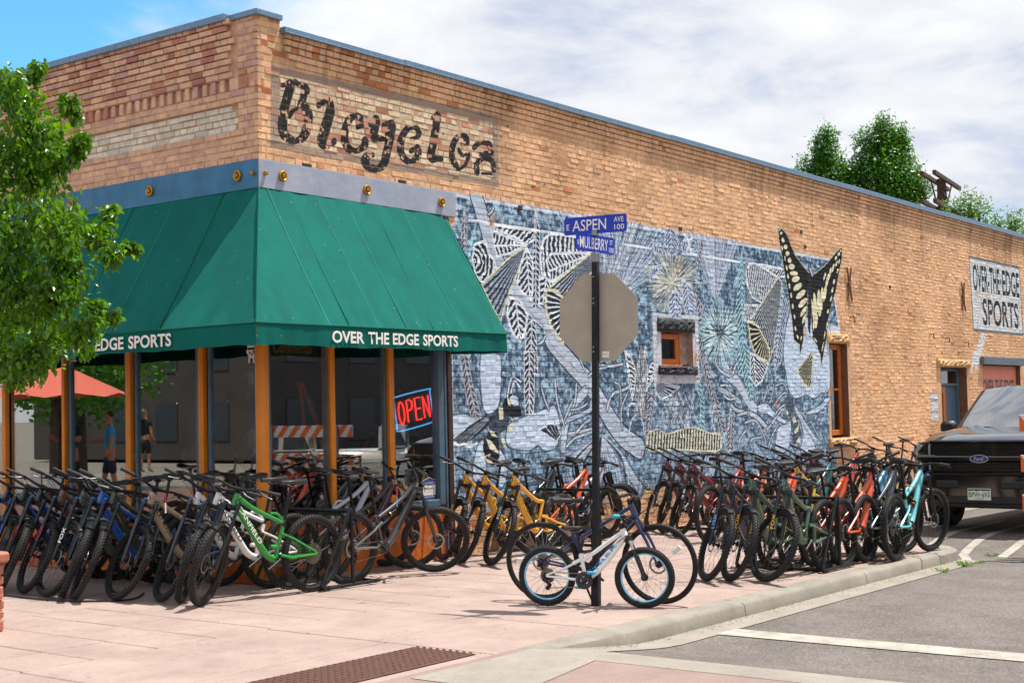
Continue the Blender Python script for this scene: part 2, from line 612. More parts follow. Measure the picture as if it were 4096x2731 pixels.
def paint_bicycles():
    panel = Z(5, (165, 515), (1945, 912), (1952, 1470), (160, 1160))
    fill(panel, '#8d8078', .75)
    inner = [(panel[0][0] + .13, panel[0][1] - .07), (panel[1][0] - .12, panel[1][1] - .10), (panel[2][0] - .12, panel[2][1] + .08), (panel[3][0] + .13, panel[3][1] + .08)]
    pt = Patch(inner); m = inside(pt, inner)
    # cream paint, brick by brick, where it has not come off
    for (a, b, c, d, pr) in SIDE:
        if b < panel[0][0] - .05 or a > panel[1][0] + .1 or d < 4.4 or c > 5.5: continue
        s = px_rect(a, b, c, d); sm = px_rect(a - .006, b + .006, c - .006, d + .006)
        M = np.zeros((WNZ, WNX), bool)[s] if False else None
        P4 = Patch([(a, c), (b, d)], 0)
        mm = inside(P4, inner).astype(np.float32)
        if mm.max() == 0: continue
        u = nrs.rand()
        col = C3('dac6a4') * nrs.uniform(.93, 1.06)
        al = .92 if u > .13 else .25
        if u < .13: col = C3('c27a60') * nrs.uniform(.95, 1.1); al = .7
        chips = np.clip((nz_fine[P4.sl] - .62 + .1 * (u > .55)) * 6, 0, 1)
        blend(P4.sl, mm * al, col)
        blend(P4.sl, mm * chips * .55, C3('c2806a'))
    keep = wall.copy()
    K = '#1d1e22'
    def l(w, *p, w1=None):
        q = smooth(Z(5, *p))
        for a, b in zip(q[:-1], q[1:]):              # a flat brush: broad on the downstroke, thin across
            an = math.atan2(b[1] - a[1], b[0] - a[0])
            stroke([a, b], w * (.42 + .62 * abs(math.sin(an - .25))), K, 1)
    # B i c y c l e s, brushed with a broad flat tool
    l(.10, (250, 672), (300, 660), (345, 645), (365, 650)); l(.09, (365, 655), (440, 690), (445, 712))
    l(.13, (320, 665), (300, 740), (270, 850), (255, 950), (262, 1040), (300, 1085), (360, 1105), (410, 1080), (440, 1020), (458, 920), (440, 855), (400, 830))
    l(.10, (425, 690), (420, 760), (395, 830)); l(.07, (400, 840), (340, 870), (310, 910))
    l(.10, (535, 830), (580, 800), (620, 792), (635, 830)); l(.15, (632, 870), (605, 960), (580, 1050), (565, 1110), (600, 1135)); l(.09, (590, 1135), (640, 1130), (665, 1105))
    l(.11, (880, 985), (840, 1000)); l(.12, (880, 935), (830, 910), (780, 940), (750, 1010), (740, 1090), (770, 1160), (830, 1185), (890, 1150), (905, 1110))
    l(.13, (945, 975), (990, 945), (985, 990), (970, 1060), (1000, 1085), (1060, 1085), (1100, 1040))
    l(.10, (1045, 985), (1090, 965), (1120, 985)); l(.14, (1115, 985), (1100, 1080), (1075, 1190), (1050, 1280), (1000, 1325), (940, 1310), (905, 1270), (925, 1225), (965, 1215))
    l(.09, (1260, 1090), (1310, 1075), (1325, 1040), (1300, 1005), (1250, 1010)); l(.12, (1235, 1010), (1195, 1070), (1180, 1150), (1195, 1220), (1240, 1265), (1290, 1255), (1320, 1200), (1310, 1165), (1260, 1185))
    l(.10, (1430, 925), (1490, 905)); l(.14, (1470, 920), (1455, 1010), (1440, 1110), (1420, 1210), (1440, 1245), (1505, 1245))
    l(.11, (1660, 1130), (1700, 1120), (1690, 1080), (1650, 1065), (1610, 1100), (1585, 1170), (1590, 1250), (1620, 1310))
    l(.07, (1640, 1330), (1690, 1290), (1715, 1210), (1670, 1220), (1640, 1180))
    l(.11, (1755, 1160), (1800, 1125), (1870, 1130), (1890, 1190), (1840, 1200)); l(.10, (1800, 1210), (1860, 1230), (1905, 1280), (1910, 1330)); l(.11, (1900, 1260), (1830, 1245), (1780, 1290), (1780, 1345)); l(.06, (1820, 1360), (1900, 1365))
    # worn: letters gone from some bricks and from the joints
    for (a, b, c, d, pr) in SIDE:
        if b < .1 or a > 4.3 or d < 4.4 or c > 5.5: continue
        P4 = Patch([(a, c), (b, d)], 0)
        u = nrs.rand()
        if u < .06: wall[P4.sl] = keep[P4.sl] * .6 + C3('bd735c') * .4
        else:
            ch = (nz_fine[P4.sl] > .70)[..., None]
            wall[P4.sl] = np.where(ch, keep[P4.sl], wall[P4.sl])
    sl = px_rect(.1, 4.3, 4.4, 5.5)
    joint = np.ones((WNZ, WNX), bool)
    for (a, b, c, d, pr) in SIDE:
        if b < .1 or a > 4.4 or d < 4.3: continue
        joint[px_rect(a, b, c, d)] = False
    j = joint[sl][..., None]
    wall[sl] = np.where(j, wall[sl] * .55 + BASE[sl] * .45, wall[sl])


def smooth(p, n=5):
    p = [np.array(q) for q in p]
    if len(p) < 3: return [tuple(q) for q in p]
    out = []
    for i in range(len(p) - 1):
        a, b, c, d = p[max(i - 1, 0)], p[i], p[i + 1], p[min(i + 2, len(p) - 1)]
        for k in range(n):
            t = k / n
            q = .5 * ((2 * b) + (c - a) * t + (2 * a - 5 * b + 4 * c - d) * t * t + (3 * b - a - 3 * c + d) * t ** 3)
            out.append(tuple(q))
    out.append(tuple(p[-1]))
    return out


def paint_mural():
    ZT = 4.345
    before = wall.copy()
    area = [(3.20, ZT), (14.12, ZT), (14.46, 3.12), (13.9, 3.12), (13.9, .9), (14.2, .8), (14.0, .42), (3.06, .62), (3.06, 3.9), (3.2, 4.0)]
    pt = Patch(area)
    m = inside(pt, area).astype(np.float32)
    n1 = smooth_noise(m.shape[0], m.shape[1], 9, 3); n2 = smooth_noise(m.shape[0], m.shape[1], 60, 3)
    n3 = smooth_noise(m.shape[0], m.shape[1], 5, 2)
    t = np.clip((n1 - .48) * 2.2 + .42 + (n3 - .5) * 1.3 + (n2 - .5) * .5, 0, 1)
    base = C3('37506a') + (C3('a6c6de') - C3('37506a')) * t[..., None]
    low = np.clip((2.0 - gzz[pt.sl[0]]) / 1.6, 0, 1)[:, None, None]
    base = base * (1 - low * .5) + C3('9db8d2') * (.75 + .45 * n1[..., None]) * low * .5
    blend(pt.sl, m * .96, base)
    # scumbled dark dabs brick by brick
    for (a, b, c, d, pr) in SIDE:
        if a < 3.0 or b > 14.5 or c < .3 or d > 4.33: continue
        P4 = Patch([(a, c), (b, d)], 0)
        wall[P4.sl] *= nrs.uniform(.94, 1.06)
        if nrs.rand() < .35:
            x = rnd.uniform(a, b); stroke([(x, d), (x + rnd.uniform(-.05, .05), c)], rnd.uniform(.01, .025), '#222b38', .6)
    # bricks at the foot of the wall, mostly unpainted
    for (a, b, c, d, pr) in SIDE:
        if 3.0 < a < 14.2 and c < .62 and nrs.rand() < .35 and c > .1:
            blend(px_rect(a, b, c, d), np.full(wall[px_rect(a, b, c, d)].shape[:2], .8, np.float32), C3('8797a5'))
    # white border
    stroke([(3.21, ZT), (14.12, ZT)], .055, '#d9dee8', .9); stroke([(14.12, ZT), (14.46, 3.12), (14.46, .95)], .06, '#dfe3ec', .9)
    stroke([(3.21, ZT), (3.21, 4.0), (3.06, 3.9), (3.06, .6)], .05, '#c8cfdb', .8)
    fill([(13.85, 3.12), (14.48, 3.12), (14.48, 3.02), (14.55, 2.99), (13.85, 2.99)], '#dfe3ec')
    fill([(14.40, 3.12), (14.5, 3.12), (14.52, 2.98), (14.40, 2.98)], '#dfe3ec')
    # pale clouds
    pale = '#cbdcf0'
    for p in (Z(3, (320, 262), (490, 262), (505, 450), (500, 600), (480, 730), (420, 790), (365, 790), (335, 700), (312, 420)),
              Z(3, (50, 810), (180, 790), (270, 835), (390, 800), (300, 900), (100, 1030), (50, 1040)),
              Z(3, (560, 900), (620, 860), (780, 790), (870, 760), (950, 722), (990, 730), (1030, 880), (1010, 1070), (940, 1125), (880, 1120), (830, 1080), (770, 1120), (620, 1110), (545, 1050)),
              Z(3, (250, 1250), (290, 1080), (350, 1040), (370, 1350), (260, 1400)), Z(3, (480, 1100), (540, 1180), (560, 1330), (520, 1450), (470, 1400)),
              Z(4, (1555, -120), (1520, 0), (1490, 260), (1520, 480), (1545, 620), (1600, 690), (1700, 660), (1780, 690), (1850, 640), (1930, 590), (1935, 240), (1915, -10), (1760, -60)),
              Z(4, (1225, 775), (1290, 735), (1340, 735), (1400, 810), (1520, 905), (1500, 930), (1400, 880), (1335, 835), (1280, 830)),
              Z(4, (1690, 835), (1740, 800), (1850, 740), (1880, 690), (1930, 675), (1930, 700), (1850, 800), (1750, 840)),
              Z(4, (1440, 960), (1500, 930), (1560, 900), (1560, 1000), (1530, 1180), (1420, 1190), (1420, 1080)), Z(4, (1640, 880), (1720, 960), (1790, 1170), (1650, 1190), (1680, 1020))):
        fill(smooth(p + [p[0]], 3)[:-1], pale, .95, .12); stroke(smooth(p + [p[0]], 3), .02, DK, .55)
    for px_ in (1620, 1700, 1780, 1850):
        stroke(smooth(Z(4, (px_ - 10, 480), (px_ - 20, 600), (px_ + 20, 660), (px_ + 45, 600), (px_ + 30, 500))), .018, '#6d83a6', .7)
    # fan grasses
    for (zk, c, r0, r1, n, a0, a1) in ((2, (-60, 800), .25, 2.2, 190, 18, 125), (2, (850, 860), .15, 2.0, 190, 52, 128), (1, (1330, 980), .3, 2.0, 80, 20, 160)):
        q = Z(zk, c)[0]
        for i in range(n):
            a = R(rnd.uniform(a0, a1)); r = r1 * rnd.uniform(.65, 1)
            b = (q[0] + math.cos(a) * r, q[1] + math.sin(a) * r * .95)
            stroke([(q[0] + math.cos(a) * r0, q[1] + math.sin(a) * r0), b], rnd.uniform(.008, .015), rnd.choice([LT, '#c3cfe2', '#b3c2d8', '#5b6b82']), .75)
    # the big trunk running down to the right
    tr = smooth(Z(1, (265, 50), (330, 250), (390, 470), (470, 650), (580, 820), (720, 980), (870, 1130)) + Z(3, (950, 130), (1120, 330), (1290, 520), (1400, 700), (1500, 870), (1600, 1000), (1740, 1100)))
    stroke(tr, .26, DK, .8, w1=.34); stroke(tr, .22, '#b9c6d6', 1, w1=.30)
    for i in range(90):
        k = rnd.randrange(len(tr) - 3); o = rnd.uniform(-.10, .10)
        stroke([(tr[k][0] + o, tr[k][1] + o * .7), (tr[k + 2][0] + o, tr[k + 2][1] + o * .7)], .014, rnd.choice(['#d5d8e4', '#7c8296', '#b6d2dc', '#c9b9c4']), .7)
    # corals and roots branching off it
    br = [((3, (1060, 1100), (1080, 900), (1150, 720), (1260, 590)), .22), ((3, (1070, 900), (1010, 700), (985, 480)), .06), ((3, (1080, 880), (1160, 700), (1180, 520)), .06), ((3, (930, 760), (890, 650), (865, 560)), .05),
          ((3, (1100, 850), (1220, 800), (1300, 760), (1310, 690)), .10), ((3, (1130, 760), (1220, 740), (1280, 700)), .05), ((3, (1110, 980), (1220, 960), (1320, 930)), .1), ((3, (1180, 960), (1250, 880), (1300, 850)), .07),
          ((3, (1090, 1090), (1170, 1010), (1320, 960)), .06), ((3, (1450, 760), (1500, 620), (1580, 590), (1670, 540)), .07), ((3, (1580, 740), (1570, 560), (1520, 510)), .05), ((3, (1400, 360), (1480, 370), (1590, 350)), .06),
          ((3, (1250, 400), (1210, 300), (1180, 220)), .05), ((3, (1290, 460), (1350, 400), (1450, 380)), .05), ((3, (1590, 930), (1580, 760), (1640, 600)), .04), ((1, (370, 210), (400, 180), (410, 150)), .05), ((1, (790, 1310), (830, 1280), (850, 1240)), .06),
          ((4, (1220, 790), (1150, 690), (1060, 540), (970, 460), (930, 330)), .32), ((4, (980, 480), (900, 430), (850, 350)), .08), ((4, (1010, 470), (1040, 380), (1060, 370)), .08), ((4, (990, 440), (1010, 330)), .06),
          ((4, (1080, 720), (980, 650), (890, 600)), .14), ((4, (1000, 660), (960, 570), (900, 570)), .05), ((4, (1040, 690), (980, 700), (930, 660)), .05), ((4, (1180, 830), (1050, 800), (1000, 750)), .1), ((4, (1150, 820), (1060, 850)), .06),
          ((4, (1330, 960), (1260, 880), (1180, 830)), .14), ((4, (1340, 980), (1400, 900), (1480, 790)), .07), ((4, (1300, 720), (1330, 640), (1340, 570)), .06), ((4, (1360, 730), (1390, 640), (1400, 560)), .05), ((4, (1400, 760), (1480, 650), (1530, 640)), .06), ((4, (1530, 630), (1490, 550), (1420, 570)), .045),
          ((4, (1330, 1160), (1310, 1050), (1230, 900), (1130, 920)), .06), ((4, (1350, 1150), (1380, 1050), (1440, 940)), .06), ((4, (1100, 1170), (1080, 1080), (1150, 980)), .05), ((4, (1200, 1180), (1190, 1080), (1300, 1050)), .05), ((4, (1400, 870), (1440, 800), (1500, 750)), .05),
          ((4, (1800, 1090), (1700, 940), (1600, 780)), .16), ((4, (1840, 1080), (1740, 900)), .05), ((3, (1600, 1220), (1680, 1360), (1760, 1480)), .25)]
    for (p, w) in br:
        q = smooth(Z(p[0], *p[1:])); w = max(.03, w * .62); stroke(q, w + .03, DK, .6); stroke(q, w, rnd.choice(['#bccadb', '#abbed0', '#c8d2df', '#b6c2d0']), .95)
        stroke([(a + w * .2, b + .01) for a, b in q], max(.012, w * .15), '#e0e4ee', .6)
    # the skirt of a tent-like plant at the trunk's foot
    for k in range(26):
        a = Z(3, (1410, 980))[0]; b = Z(3, (1050 + k * 22, 1180 + 60 * math.sin(k / 8)), (1050 + k * 24, 1420))
        stroke(smooth([a, b[0], b[1]]), .03, rnd.choice(['#d8dde9', '#b2bccd', DK, '#8494ac']), .8)
    # tall feathered stems
    cell(Z(1, (768, 150), (800, 330), (806, 560), (800, 900), (790, 1010), (742, 1000), (742, 700), (752, 400)), 'feather', Z(1, (770, 1000))[0], Z(1, (772, 160))[0], .075, .8, .42, '#c9ccd8', DK, .02)
    cell(Z(1, (690, 1080), (770, 1110), (785, 1560), (680, 1560)) , 'feather', Z(1, (730, 1560))[0], Z(1, (735, 1090))[0], .085, .9, .42, '#d5d9e4', DK, .02)
    cell(Z(3, (708, 240), (806, 240), (800, 640), (790, 795), (722, 800), (712, 600)), 'feather', Z(3, (755, 800))[0], Z(3, (758, 240))[0], .085, .9, .42, '#d5d9e4', DK, .02)
    cell(Z(3, (135, 270), (205, 270), (240, 500), (290, 690), (325, 820), (240, 835), (200, 690), (165, 480)), 'feather', Z(3, (280, 830))[0], Z(3, (170, 270))[0], .08, .9, .45, PK, '#39404e', .02)
    cell(Z(1, (165, 150), (190, 300), (185, 480), (140, 520), (140, 300)), 'feather', Z(1, (165, 500))[0], Z(1, (168, 160))[0], .07, .9, .45, PK, '#39404e', .018)
    fill(Z(1, (268, 245), (250, 400), (215, 560), (190, 580), (215, 430)), CY); stroke(Z(1, (200, 258), (300, 262), (400, 290), (640, 320), (900, 360), (1120, 400)), .035, '#eef1f8', .9)
    stroke(Z(2, (0, 300), (250, 340)), .035, '#eef1f8', .9); stroke(Z(2, (560, 380), (1100, 470), (1290, 490), (1480, 530)), .035, '#eef1f8', .9)
    cell(Z(2, (665, 770), (730, 860), (740, 1100), (770, 1400), (830, 1529), (740, 1529), (690, 1250), (690, 1000)), 'feather', Z(2, (780, 1520))[0], Z(2, (700, 780))[0], .085, .9, .5, PK, '#3b4251', .02)
    cell(Z(4, (720, 330), (770, 330), (830, 570), (900, 800), (960, 1000), (900, 1040), (840, 800), (770, 560)), 'feather', Z(4, (930, 1030))[0], Z(4, (745, 330))[0], .085, .9, .5, PK, '#3b4251', .02)
    cell(Z(4, (215, 640), (290, 600), (265, 800), (235, 1040), (190, 1040), (200, 850)), 'feather', Z(4, (215, 1040))[0], Z(4, (260, 620))[0], .08, .9, .5, PK, '#3b4251', .02)
    cell(Z(4, (985, 820), (1030, 820), (1020, 1180), (950, 1180), (960, 1000)), 'feather', Z(4, (990, 1180))[0], Z(4, (1005, 830))[0], .08, .9, .5, PK, '#3b4251', .018)
    cell(Z(2, (722, 175), (740, 300), (700, 520), (660, 500), (700, 330)), 'feather', Z(2, (680, 510))[0], Z(2, (725, 190))[0], .08, .9, .5, PK, '#3b4251', .018)
    cell(Z(2, (1102, 345), (1120, 600), (1125, 900), (1135, 1200), (1160, 1529), (1070, 1529), (1030, 1150), (1040, 920), (1070, 650)), 'feather', Z(2, (1110, 1520))[0], Z(2, (1098, 360))[0], .10, .9, .55, CY, '#46586a', .02)
    cell(Z(4, (1070, 150), (1140, 150), (1190, 400), (1210, 720), (1170, 720), (1110, 440)), 'feather', Z(4, (1195, 720))[0], Z(4, (1110, 150))[0], .10, .9, .55, CY, '#46586a', .02)
    cell(Z(4, (640, 480), (690, 480), (745, 700), (745, 1000), (700, 985), (715, 720)), 'feather', Z(4, (725, 990))[0], Z(4, (670, 490))[0], .085, .9, .55, CY, '#46586a', .02)
    cell(Z(2, (1145, 370), (1170, 600), (1195, 850), (1165, 860), (1130, 560)), 'feather', Z(2, (1180, 850))[0], Z(2, (1145, 380))[0], .08, .9, .5, PK, '#3b4251', .018)
    # the two striped moths high on the left
    cell(Z(1, (385, 288), (560, 320), (760, 345), (755, 420), (690, 465), (600, 400), (400, 345)), 'feather', Z(1, (690, 460))[0], Z(1, (390, 300))[0], .09, .9, .45, LT, DK, .03)
    cell(Z(1, (400, 350), (560, 410), (685, 470), (540, 540), (440, 560), (410, 430)), 'feather', Z(1, (690, 470))[0], Z(1, (410, 470))[0], .085, .5, .45, LT, DK, .03)
    cell(Z(1, (340, 428), (250, 465), (232, 590), (262, 720), (320, 785), (440, 690), (420, 600), (370, 540)), 'arc', Z(1, (250, 600))[0], None, .075, .5, .42, LT, DK, .035)
    cell(Z(1, (690, 478), (560, 560), (312, 800), (400, 985), (470, 1110), (540, 890), (640, 640)), 'fan', Z(1, (690, 478))[0], None, .075, .5, .55, '#9da8ba', DK, .03, 1, YE)
    cell(Z(1, (690, 480), (640, 640), (612, 800), (660, 870), (725, 925), (745, 850), (745, 600)), 'feather', Z(1, (690, 490))[0], Z(1, (720, 920))[0], .085, -.7, .45, LT, DK, .035)
    cell(Z(1, (545, 905), (528, 1060), (560, 1170), (600, 1250), (640, 1280), (680, 1200), (700, 1060), (640, 940)), 'feather', Z(1, (600, 930))[0], Z(1, (640, 1270))[0], .10, -.7, .42, LT, DK, .04)
    cell(Z(1, (830, 430), (880, 380), (960, 372), (1120, 400), (1230, 430), (1240, 535), (1080, 650), (870, 840), (820, 700), (810, 560)), 'arc', Z(1, (1330, 560))[0], None, .10, .5, .45, LT, DK, .04)
    cell(Z(1, (860, 600), (900, 540), (1240, 530), (1040, 690), (900, 780)), 'feather', Z(1, (880, 690))[0], Z(1, (1240, 540))[0], .085, .5, .45, LT, DK, .04)
    cell(Z(1, (800, 730), (860, 740), (930, 800), (870, 840), (850, 960), (800, 960)), 'feather', Z(1, (830, 960))[0], Z(1, (860, 740))[0], .09, .8, .45, LT, DK, .03)
    cell(Z(1, (870, 845), (1060, 680), (1235, 540), (1300, 640), (1180, 760), (1000, 920), (960, 870)), 'fan', Z(1, (1250, 540))[0], None, .06, .5, .5, '#aab3c2', DK, .03, 1, YE)
    cell(Z(1, (860, 845), (950, 855), (1000, 920), (1010, 1250), (1000, 1300), (900, 1160), (855, 1000)), 'fan', Z(1, (1100, 980))[0], None, .14, .5, .35, LT, DK, .045, 1, YE)
    # furry bee under the leaves
    for p, A, B in (((370, 290), (385, 170), (428, 115), (480, 190), (505, 300), (470, 400), (420, 400)), (440, 400), (428, 125)), (((525, 300), (560, 245), (600, 300), (620, 380), (560, 400)), (590, 390), (560, 250)), (((640, 240), (690, 250), (690, 330), (640, 390), (610, 330)), (640, 385), (670, 245)), (((260, 280), (330, 290), (430, 450), (280, 380)), (420, 440), (265, 290)):
        cell(Z(2, *p), 'feather', Z(2, A)[0], Z(2, B)[0], .07, .8, .5, '#c2d0e6', '#55657d', .025)
    stroke(smooth(Z(2, (570, 215), (605, 290), (580, 365))), .05, LT); stroke(smooth(Z(2, (635, 230), (600, 290), (640, 395))), .05, LT)
    body = Z(2, (430, 420), (560, 400), (640, 480), (650, 640), (560, 800), (470, 900), (280, 900), (255, 700), (290, 560), (370, 480))
    fill(smooth(body + [body[0]], 3)[:-1], '#8e9a9a', .8, .3)
    cx = Z(2, (450, 660))[0]
    burst(cx, .05, .62, 420, '#cfd3cf', .012, sq=.62); burst(cx, .05, .60, 200, '#55606c', .014, sq=.62); burst(cx, .0, .55, 140, '#e8e6d4', .012, sq=.62)
    cell(Z(2, (355, 490), (270, 510), (228, 600), (240, 665), (290, 600)), 'feather', Z(2, (350, 500))[0], Z(2, (235, 650))[0], .07, .6, .5, '#c2d0e6', '#5d6d86', .022)
    cell(Z(2, (470, 720), (525, 780), (530, 930), (480, 1035), (420, 960), (410, 820)), 'feather', Z(2, (480, 1030))[0], Z(2, (470, 730))[0], .075, .7, .55, '#c9d6ea', '#5f7089', .025)
    cell(Z(2, (540, 640), (620, 680), (665, 850), (655, 990), (600, 1000), (545, 880)), 'feather', Z(2, (620, 1000))[0], Z(2, (580, 650))[0], .075, .7, .55, '#c9d6ea', '#5f7089', .025)
    # thistle
    th = Z(2, (895, 1140))[0]
    fill([(th[0] + .62 * math.cos(a / 12 * math.pi), th[1] + .46 * math.sin(a / 12 * math.pi)) for a in range(24)], '#5c7488', .6, .3)
    burst(th, .02, .50, 620, '#a8d0da', .018, sq=.74); burst(th, .0, .46, 160, '#2b3a46', .016, sq=.74); burst(th, .1, .48, 160, '#dff0f2', .016, sq=.74)
    # striped moth and shell-backed wing on the right
    cell(Z(2, (1140, 540), (1165, 500), (1215, 470), (1300, 520), (1440, 615), (1290, 850), (1200, 800), (1150, 680)), 'line', Z(2, (1300, 820))[0], Z(2, (1260, 500))[0], .065, .5, .5, LT, '#333c4a', .03)
    cell(Z(2, (1280, 510), (1500, 540), (1500, 600), (1450, 610)), 'feather', Z(2, (1450, 610))[0], Z(2, (1300, 520))[0], .07, .8, .5, LT, DK, .025)
    cell(Z(2, (1440, 610), (1475, 650), (1460, 900), (1400, 1260), (1355, 1410), (1260, 1085), (1160, 1020), (1290, 850)), 'fan', Z(2, (1445, 560))[0], None, .05, .5, .5, '#a9b2b8', '#333b45', .03, 1, YE)
    cell(Z(2, (1160, 1030), (1195, 1018), (1260, 1085), (1330, 1220), (1362, 1300), (1355, 1410), (1230, 1340), (1180, 1200)), 'fan', Z(2, (1340, 1120))[0], None, .17, .5, .35, YE, '#15191f', .04, 1, YE)
    cell(Z(2, (1480, 700), (1540, 900), (1500, 1100), (1470, 1400), (1410, 1500), (1400, 1280), (1450, 950)), 'feather', Z(2, (1410, 1490))[0], Z(2, (1490, 720))[0], .09, .9, .5, '#c0cde0', '#4b5970', .025)
    cell(Z(2, (1130, 870), (1250, 870), (1220, 960), (1150, 1030), (1110, 980)), 'line', Z(2, (1180, 1000))[0], Z(2, (1200, 880))[0], .05, .5, .5, LT, '#3a4454', .025)
    cell(Z(4, (1180, 260), (1260, 310), (1350, 370), (1290, 520), (1230, 575), (1180, 480)), 'feather', Z(4, (1235, 570))[0], Z(4, (1210, 270))[0], .075, .8, .45, LT, '#222a36', .03)
    # standing bees on the left of the small window
    for (bx, by, s) in ((165, 470, 1.0),):
        bd = Z(4, (170, 220), (205, 300), (215, 520), (190, 720), (215, 800), (190, 870), (120, 880), (75, 820), (100, 730), (100, 500), (125, 300))
        fill(smooth(bd + [bd[0]], 3)[:-1], '#8d95a0', .9, .3)
        for i in range(150):
            q = bd[0]; a = Z(4, (rnd.uniform(105, 210), rnd.uniform(240, 860)))[0]
            stroke([a, (a[0] + rnd.uniform(-.05, .05), a[1] + .10)], .014, rnd.choice(['#eceadb', '#d8dbe2', '#3c4654']), .9)
        cell(Z(4, (0, 245), (50, 290), (95, 400), (95, 560), (70, 700), (40, 560), (20, 380)), 'feather', Z(4, (80, 690))[0], Z(4, (10, 260))[0], .07, .7, .45, LT, DK, .025)
        cell(Z(4, (310, 335), (250, 360), (215, 460), (205, 600), (260, 520), (300, 430)), 'feather', Z(4, (215, 590))[0], Z(4, (305, 340))[0], .07, .7, .45, LT, DK, .025)
        stroke(smooth(Z(4, (100, 740), (45, 750), (30, 860))), .02, LT); stroke(smooth(Z(4, (100, 850), (60, 900), (40, 1020))), .02, LT); stroke(smooth(Z(4, (150, 880), (175, 930), (180, 1030))), .02, LT)
    for i in range(260):
        a = Z(4, (rnd.uniform(350, 650), rnd.uniform(560, 930)))[0]
        u = rnd.uniform(-.09, .09)
        stroke([a, (a[0] + u, a[1] - .10)], .015, rnd.choice(['#dcdde0', '#c3cad6', '#2b3340', '#aab4c4']), .85)
    cell(Z(4, (275, 550), (340, 540), (520, 580), (420, 660), (340, 700), (300, 640)), 'fan', Z(4, (275, 550))[0], None, .12, .5, .45, LT, '#343e4d', .02)
    # nothing but the butterfly runs over the edge
    lim = [(3.17, ZT + .05), (14.2, ZT + .05), (14.5, 3.1), (14.6, .5), (14.1, .30), (3.0, .45), (3.0, 3.95), (3.17, 4.0)]
    pm = Patch([(-.2, -.3), (26, 6)]); ms = inside(pm, lim)[..., None]
    wall[pm.sl] = np.where(ms, wall[pm.sl], before[pm.sl])
    # the black and cream swallowtail spilling over the mural's edge
    BK, CM = '#12151b', '#e9e3c0'
    lw = Z(2, (1440, 150), (1455, 138), (1490, 165), (1530, 215), (1560, 300), (1600, 400), (1680, 505), (1740, 580), (1725, 700), (1715, 850), (1700, 1000), (1690, 1100), (1680, 1200), (1655, 1310), (1648, 1365), (1640, 1240), (1590, 1200), (1570, 1000), (1540, 800), (1500, 560), (1475, 400), (1448, 240))
    rw = Z(2, (2035, 328), (2044, 345), (2040, 440), (2005, 620), (1985, 740), (1945, 870), (1915, 1000), (1895, 1190), (1875, 1290), (1850, 1450), (1838, 1340), (1800, 1240), (1765, 1180), (1755, 1010), (1755, 800), (1750, 600), (1800, 565), (1880, 500), (1940, 430), (1990, 370))
    for w in (lw, rw): fill(w, BK); stroke(w + [w[0]], .022, '#c9c6ae', .8)
    fill(Z(2, (1735, 560), (1760, 560), (1758, 900), (1740, 1170), (1722, 1080), (1722, 700)), '#20242c'); stroke(Z(2, (1745, 540), (1762, 590)), .05, '#cfd3d6')
    def blob(k, x, z, rx, rz, a=0):
        ca, sa = math.cos(R(a)), math.sin(R(a))
        fill(Z(k, *[(x + rx * math.cos(t) * ca - rz * math.sin(t) * sa, z + rx * math.cos(t) * sa + rz * math.sin(t) * ca) for t in [i * math.pi / 7 for i in range(14)]]), CM, 1, .1)
    for (x, z, rx, rz, a) in ((1456, 160, 8, 12, 0), (1470, 195, 12, 14, 0), (1487, 260, 13, 26, -10), (1512, 325, 18, 22, 0), (1530, 385, 18, 24, 0), (1550, 450, 18, 26, -10), (1570, 510, 30, 26, 25), (1590, 572, 38, 22, 5), (1608, 625, 38, 28, -25), (1625, 700, 50, 26, -40), (1655, 770, 58, 26, -45), (1672, 850, 58, 24, -50), (1680, 930, 56, 17, -62), (1686, 1000, 48, 12, -72),
                              (1478, 335, 6, 26, -5), (1505, 430, 6, 24, -5), (1522, 520, 8, 26, -5), (1535, 600, 8, 24, -5), (1548, 690, 8, 26, -5), (1565, 780, 8, 26, -5), (1580, 880, 8, 26, -5), (1595, 980, 7, 24, -5), (1605, 1090, 7, 24, -8), (1625, 1170, 7, 24, -15), (1660, 1180, 6, 24, 12), (1682, 1100, 4, 40, 5)):
        blob(2, x, z, rx, rz, a)
    for (x, z, rx, rz, a) in ((2030, 360, 6, 12, 10), (2012, 390, 9, 20, 15), (1985, 430, 9, 22, 20), (1990, 480, 8, 30, 15), (1960, 520, 9, 40, 12), (1930, 570, 10, 56, 12), (1905, 640, 13, 70, 12), (1880, 600, 8, 40, 14), (2015, 460, 8, 22, 10), (2000, 550, 8, 24, 10), (1968, 650, 10, 26, 10), (1952, 730, 9, 26, 10), (1940, 810, 8, 30, 15), (1910, 930, 8, 24, 15), (1900, 1060, 6, 40, 5),
                              (1880, 760, 16, 80, 8), (1850, 790, 14, 90, 5), (1820, 830, 14, 110, 2), (1790, 880, 16, 130, -4), (1770, 930, 10, 120, -6), (1840, 900, 16, 80, 8), (1800, 1020, 14, 70, 6), (1775, 1060, 8, 50, 0), (1880, 1150, 5, 40, 8), (1862, 1260, 5, 50, 10), (1795, 1200, 6, 30, -30)):
        blob(2, x, z, rx, rz, a)
    stroke(smooth(Z(2, (1740, 560), (1738, 400), (1735, 210))), .012, '#c9bca6', .8); stroke(smooth(Z(2, (1760, 560), (1790, 400), (1803, 240))), .012, '#c9bca6', .8)
    # wasp
    fill(Z(3, (410, 790), (330, 830), (220, 900), (130, 980), (50, 1050), (110, 1065), (190, 1060), (290, 990), (390, 900)), '#2a323d', .95, .4)
    for k in range(7): stroke(Z(3, (400 - k * 3, 805 + k * 10), (70 + k * 22, 1045 + (k % 3) * 8)), .012, '#99a5b5', .8)
    stroke(smooth(Z(3, (45, 1060), (90, 1055), (120, 1075), (180, 1065), (220, 1085), (290, 1060))), .035, LT)
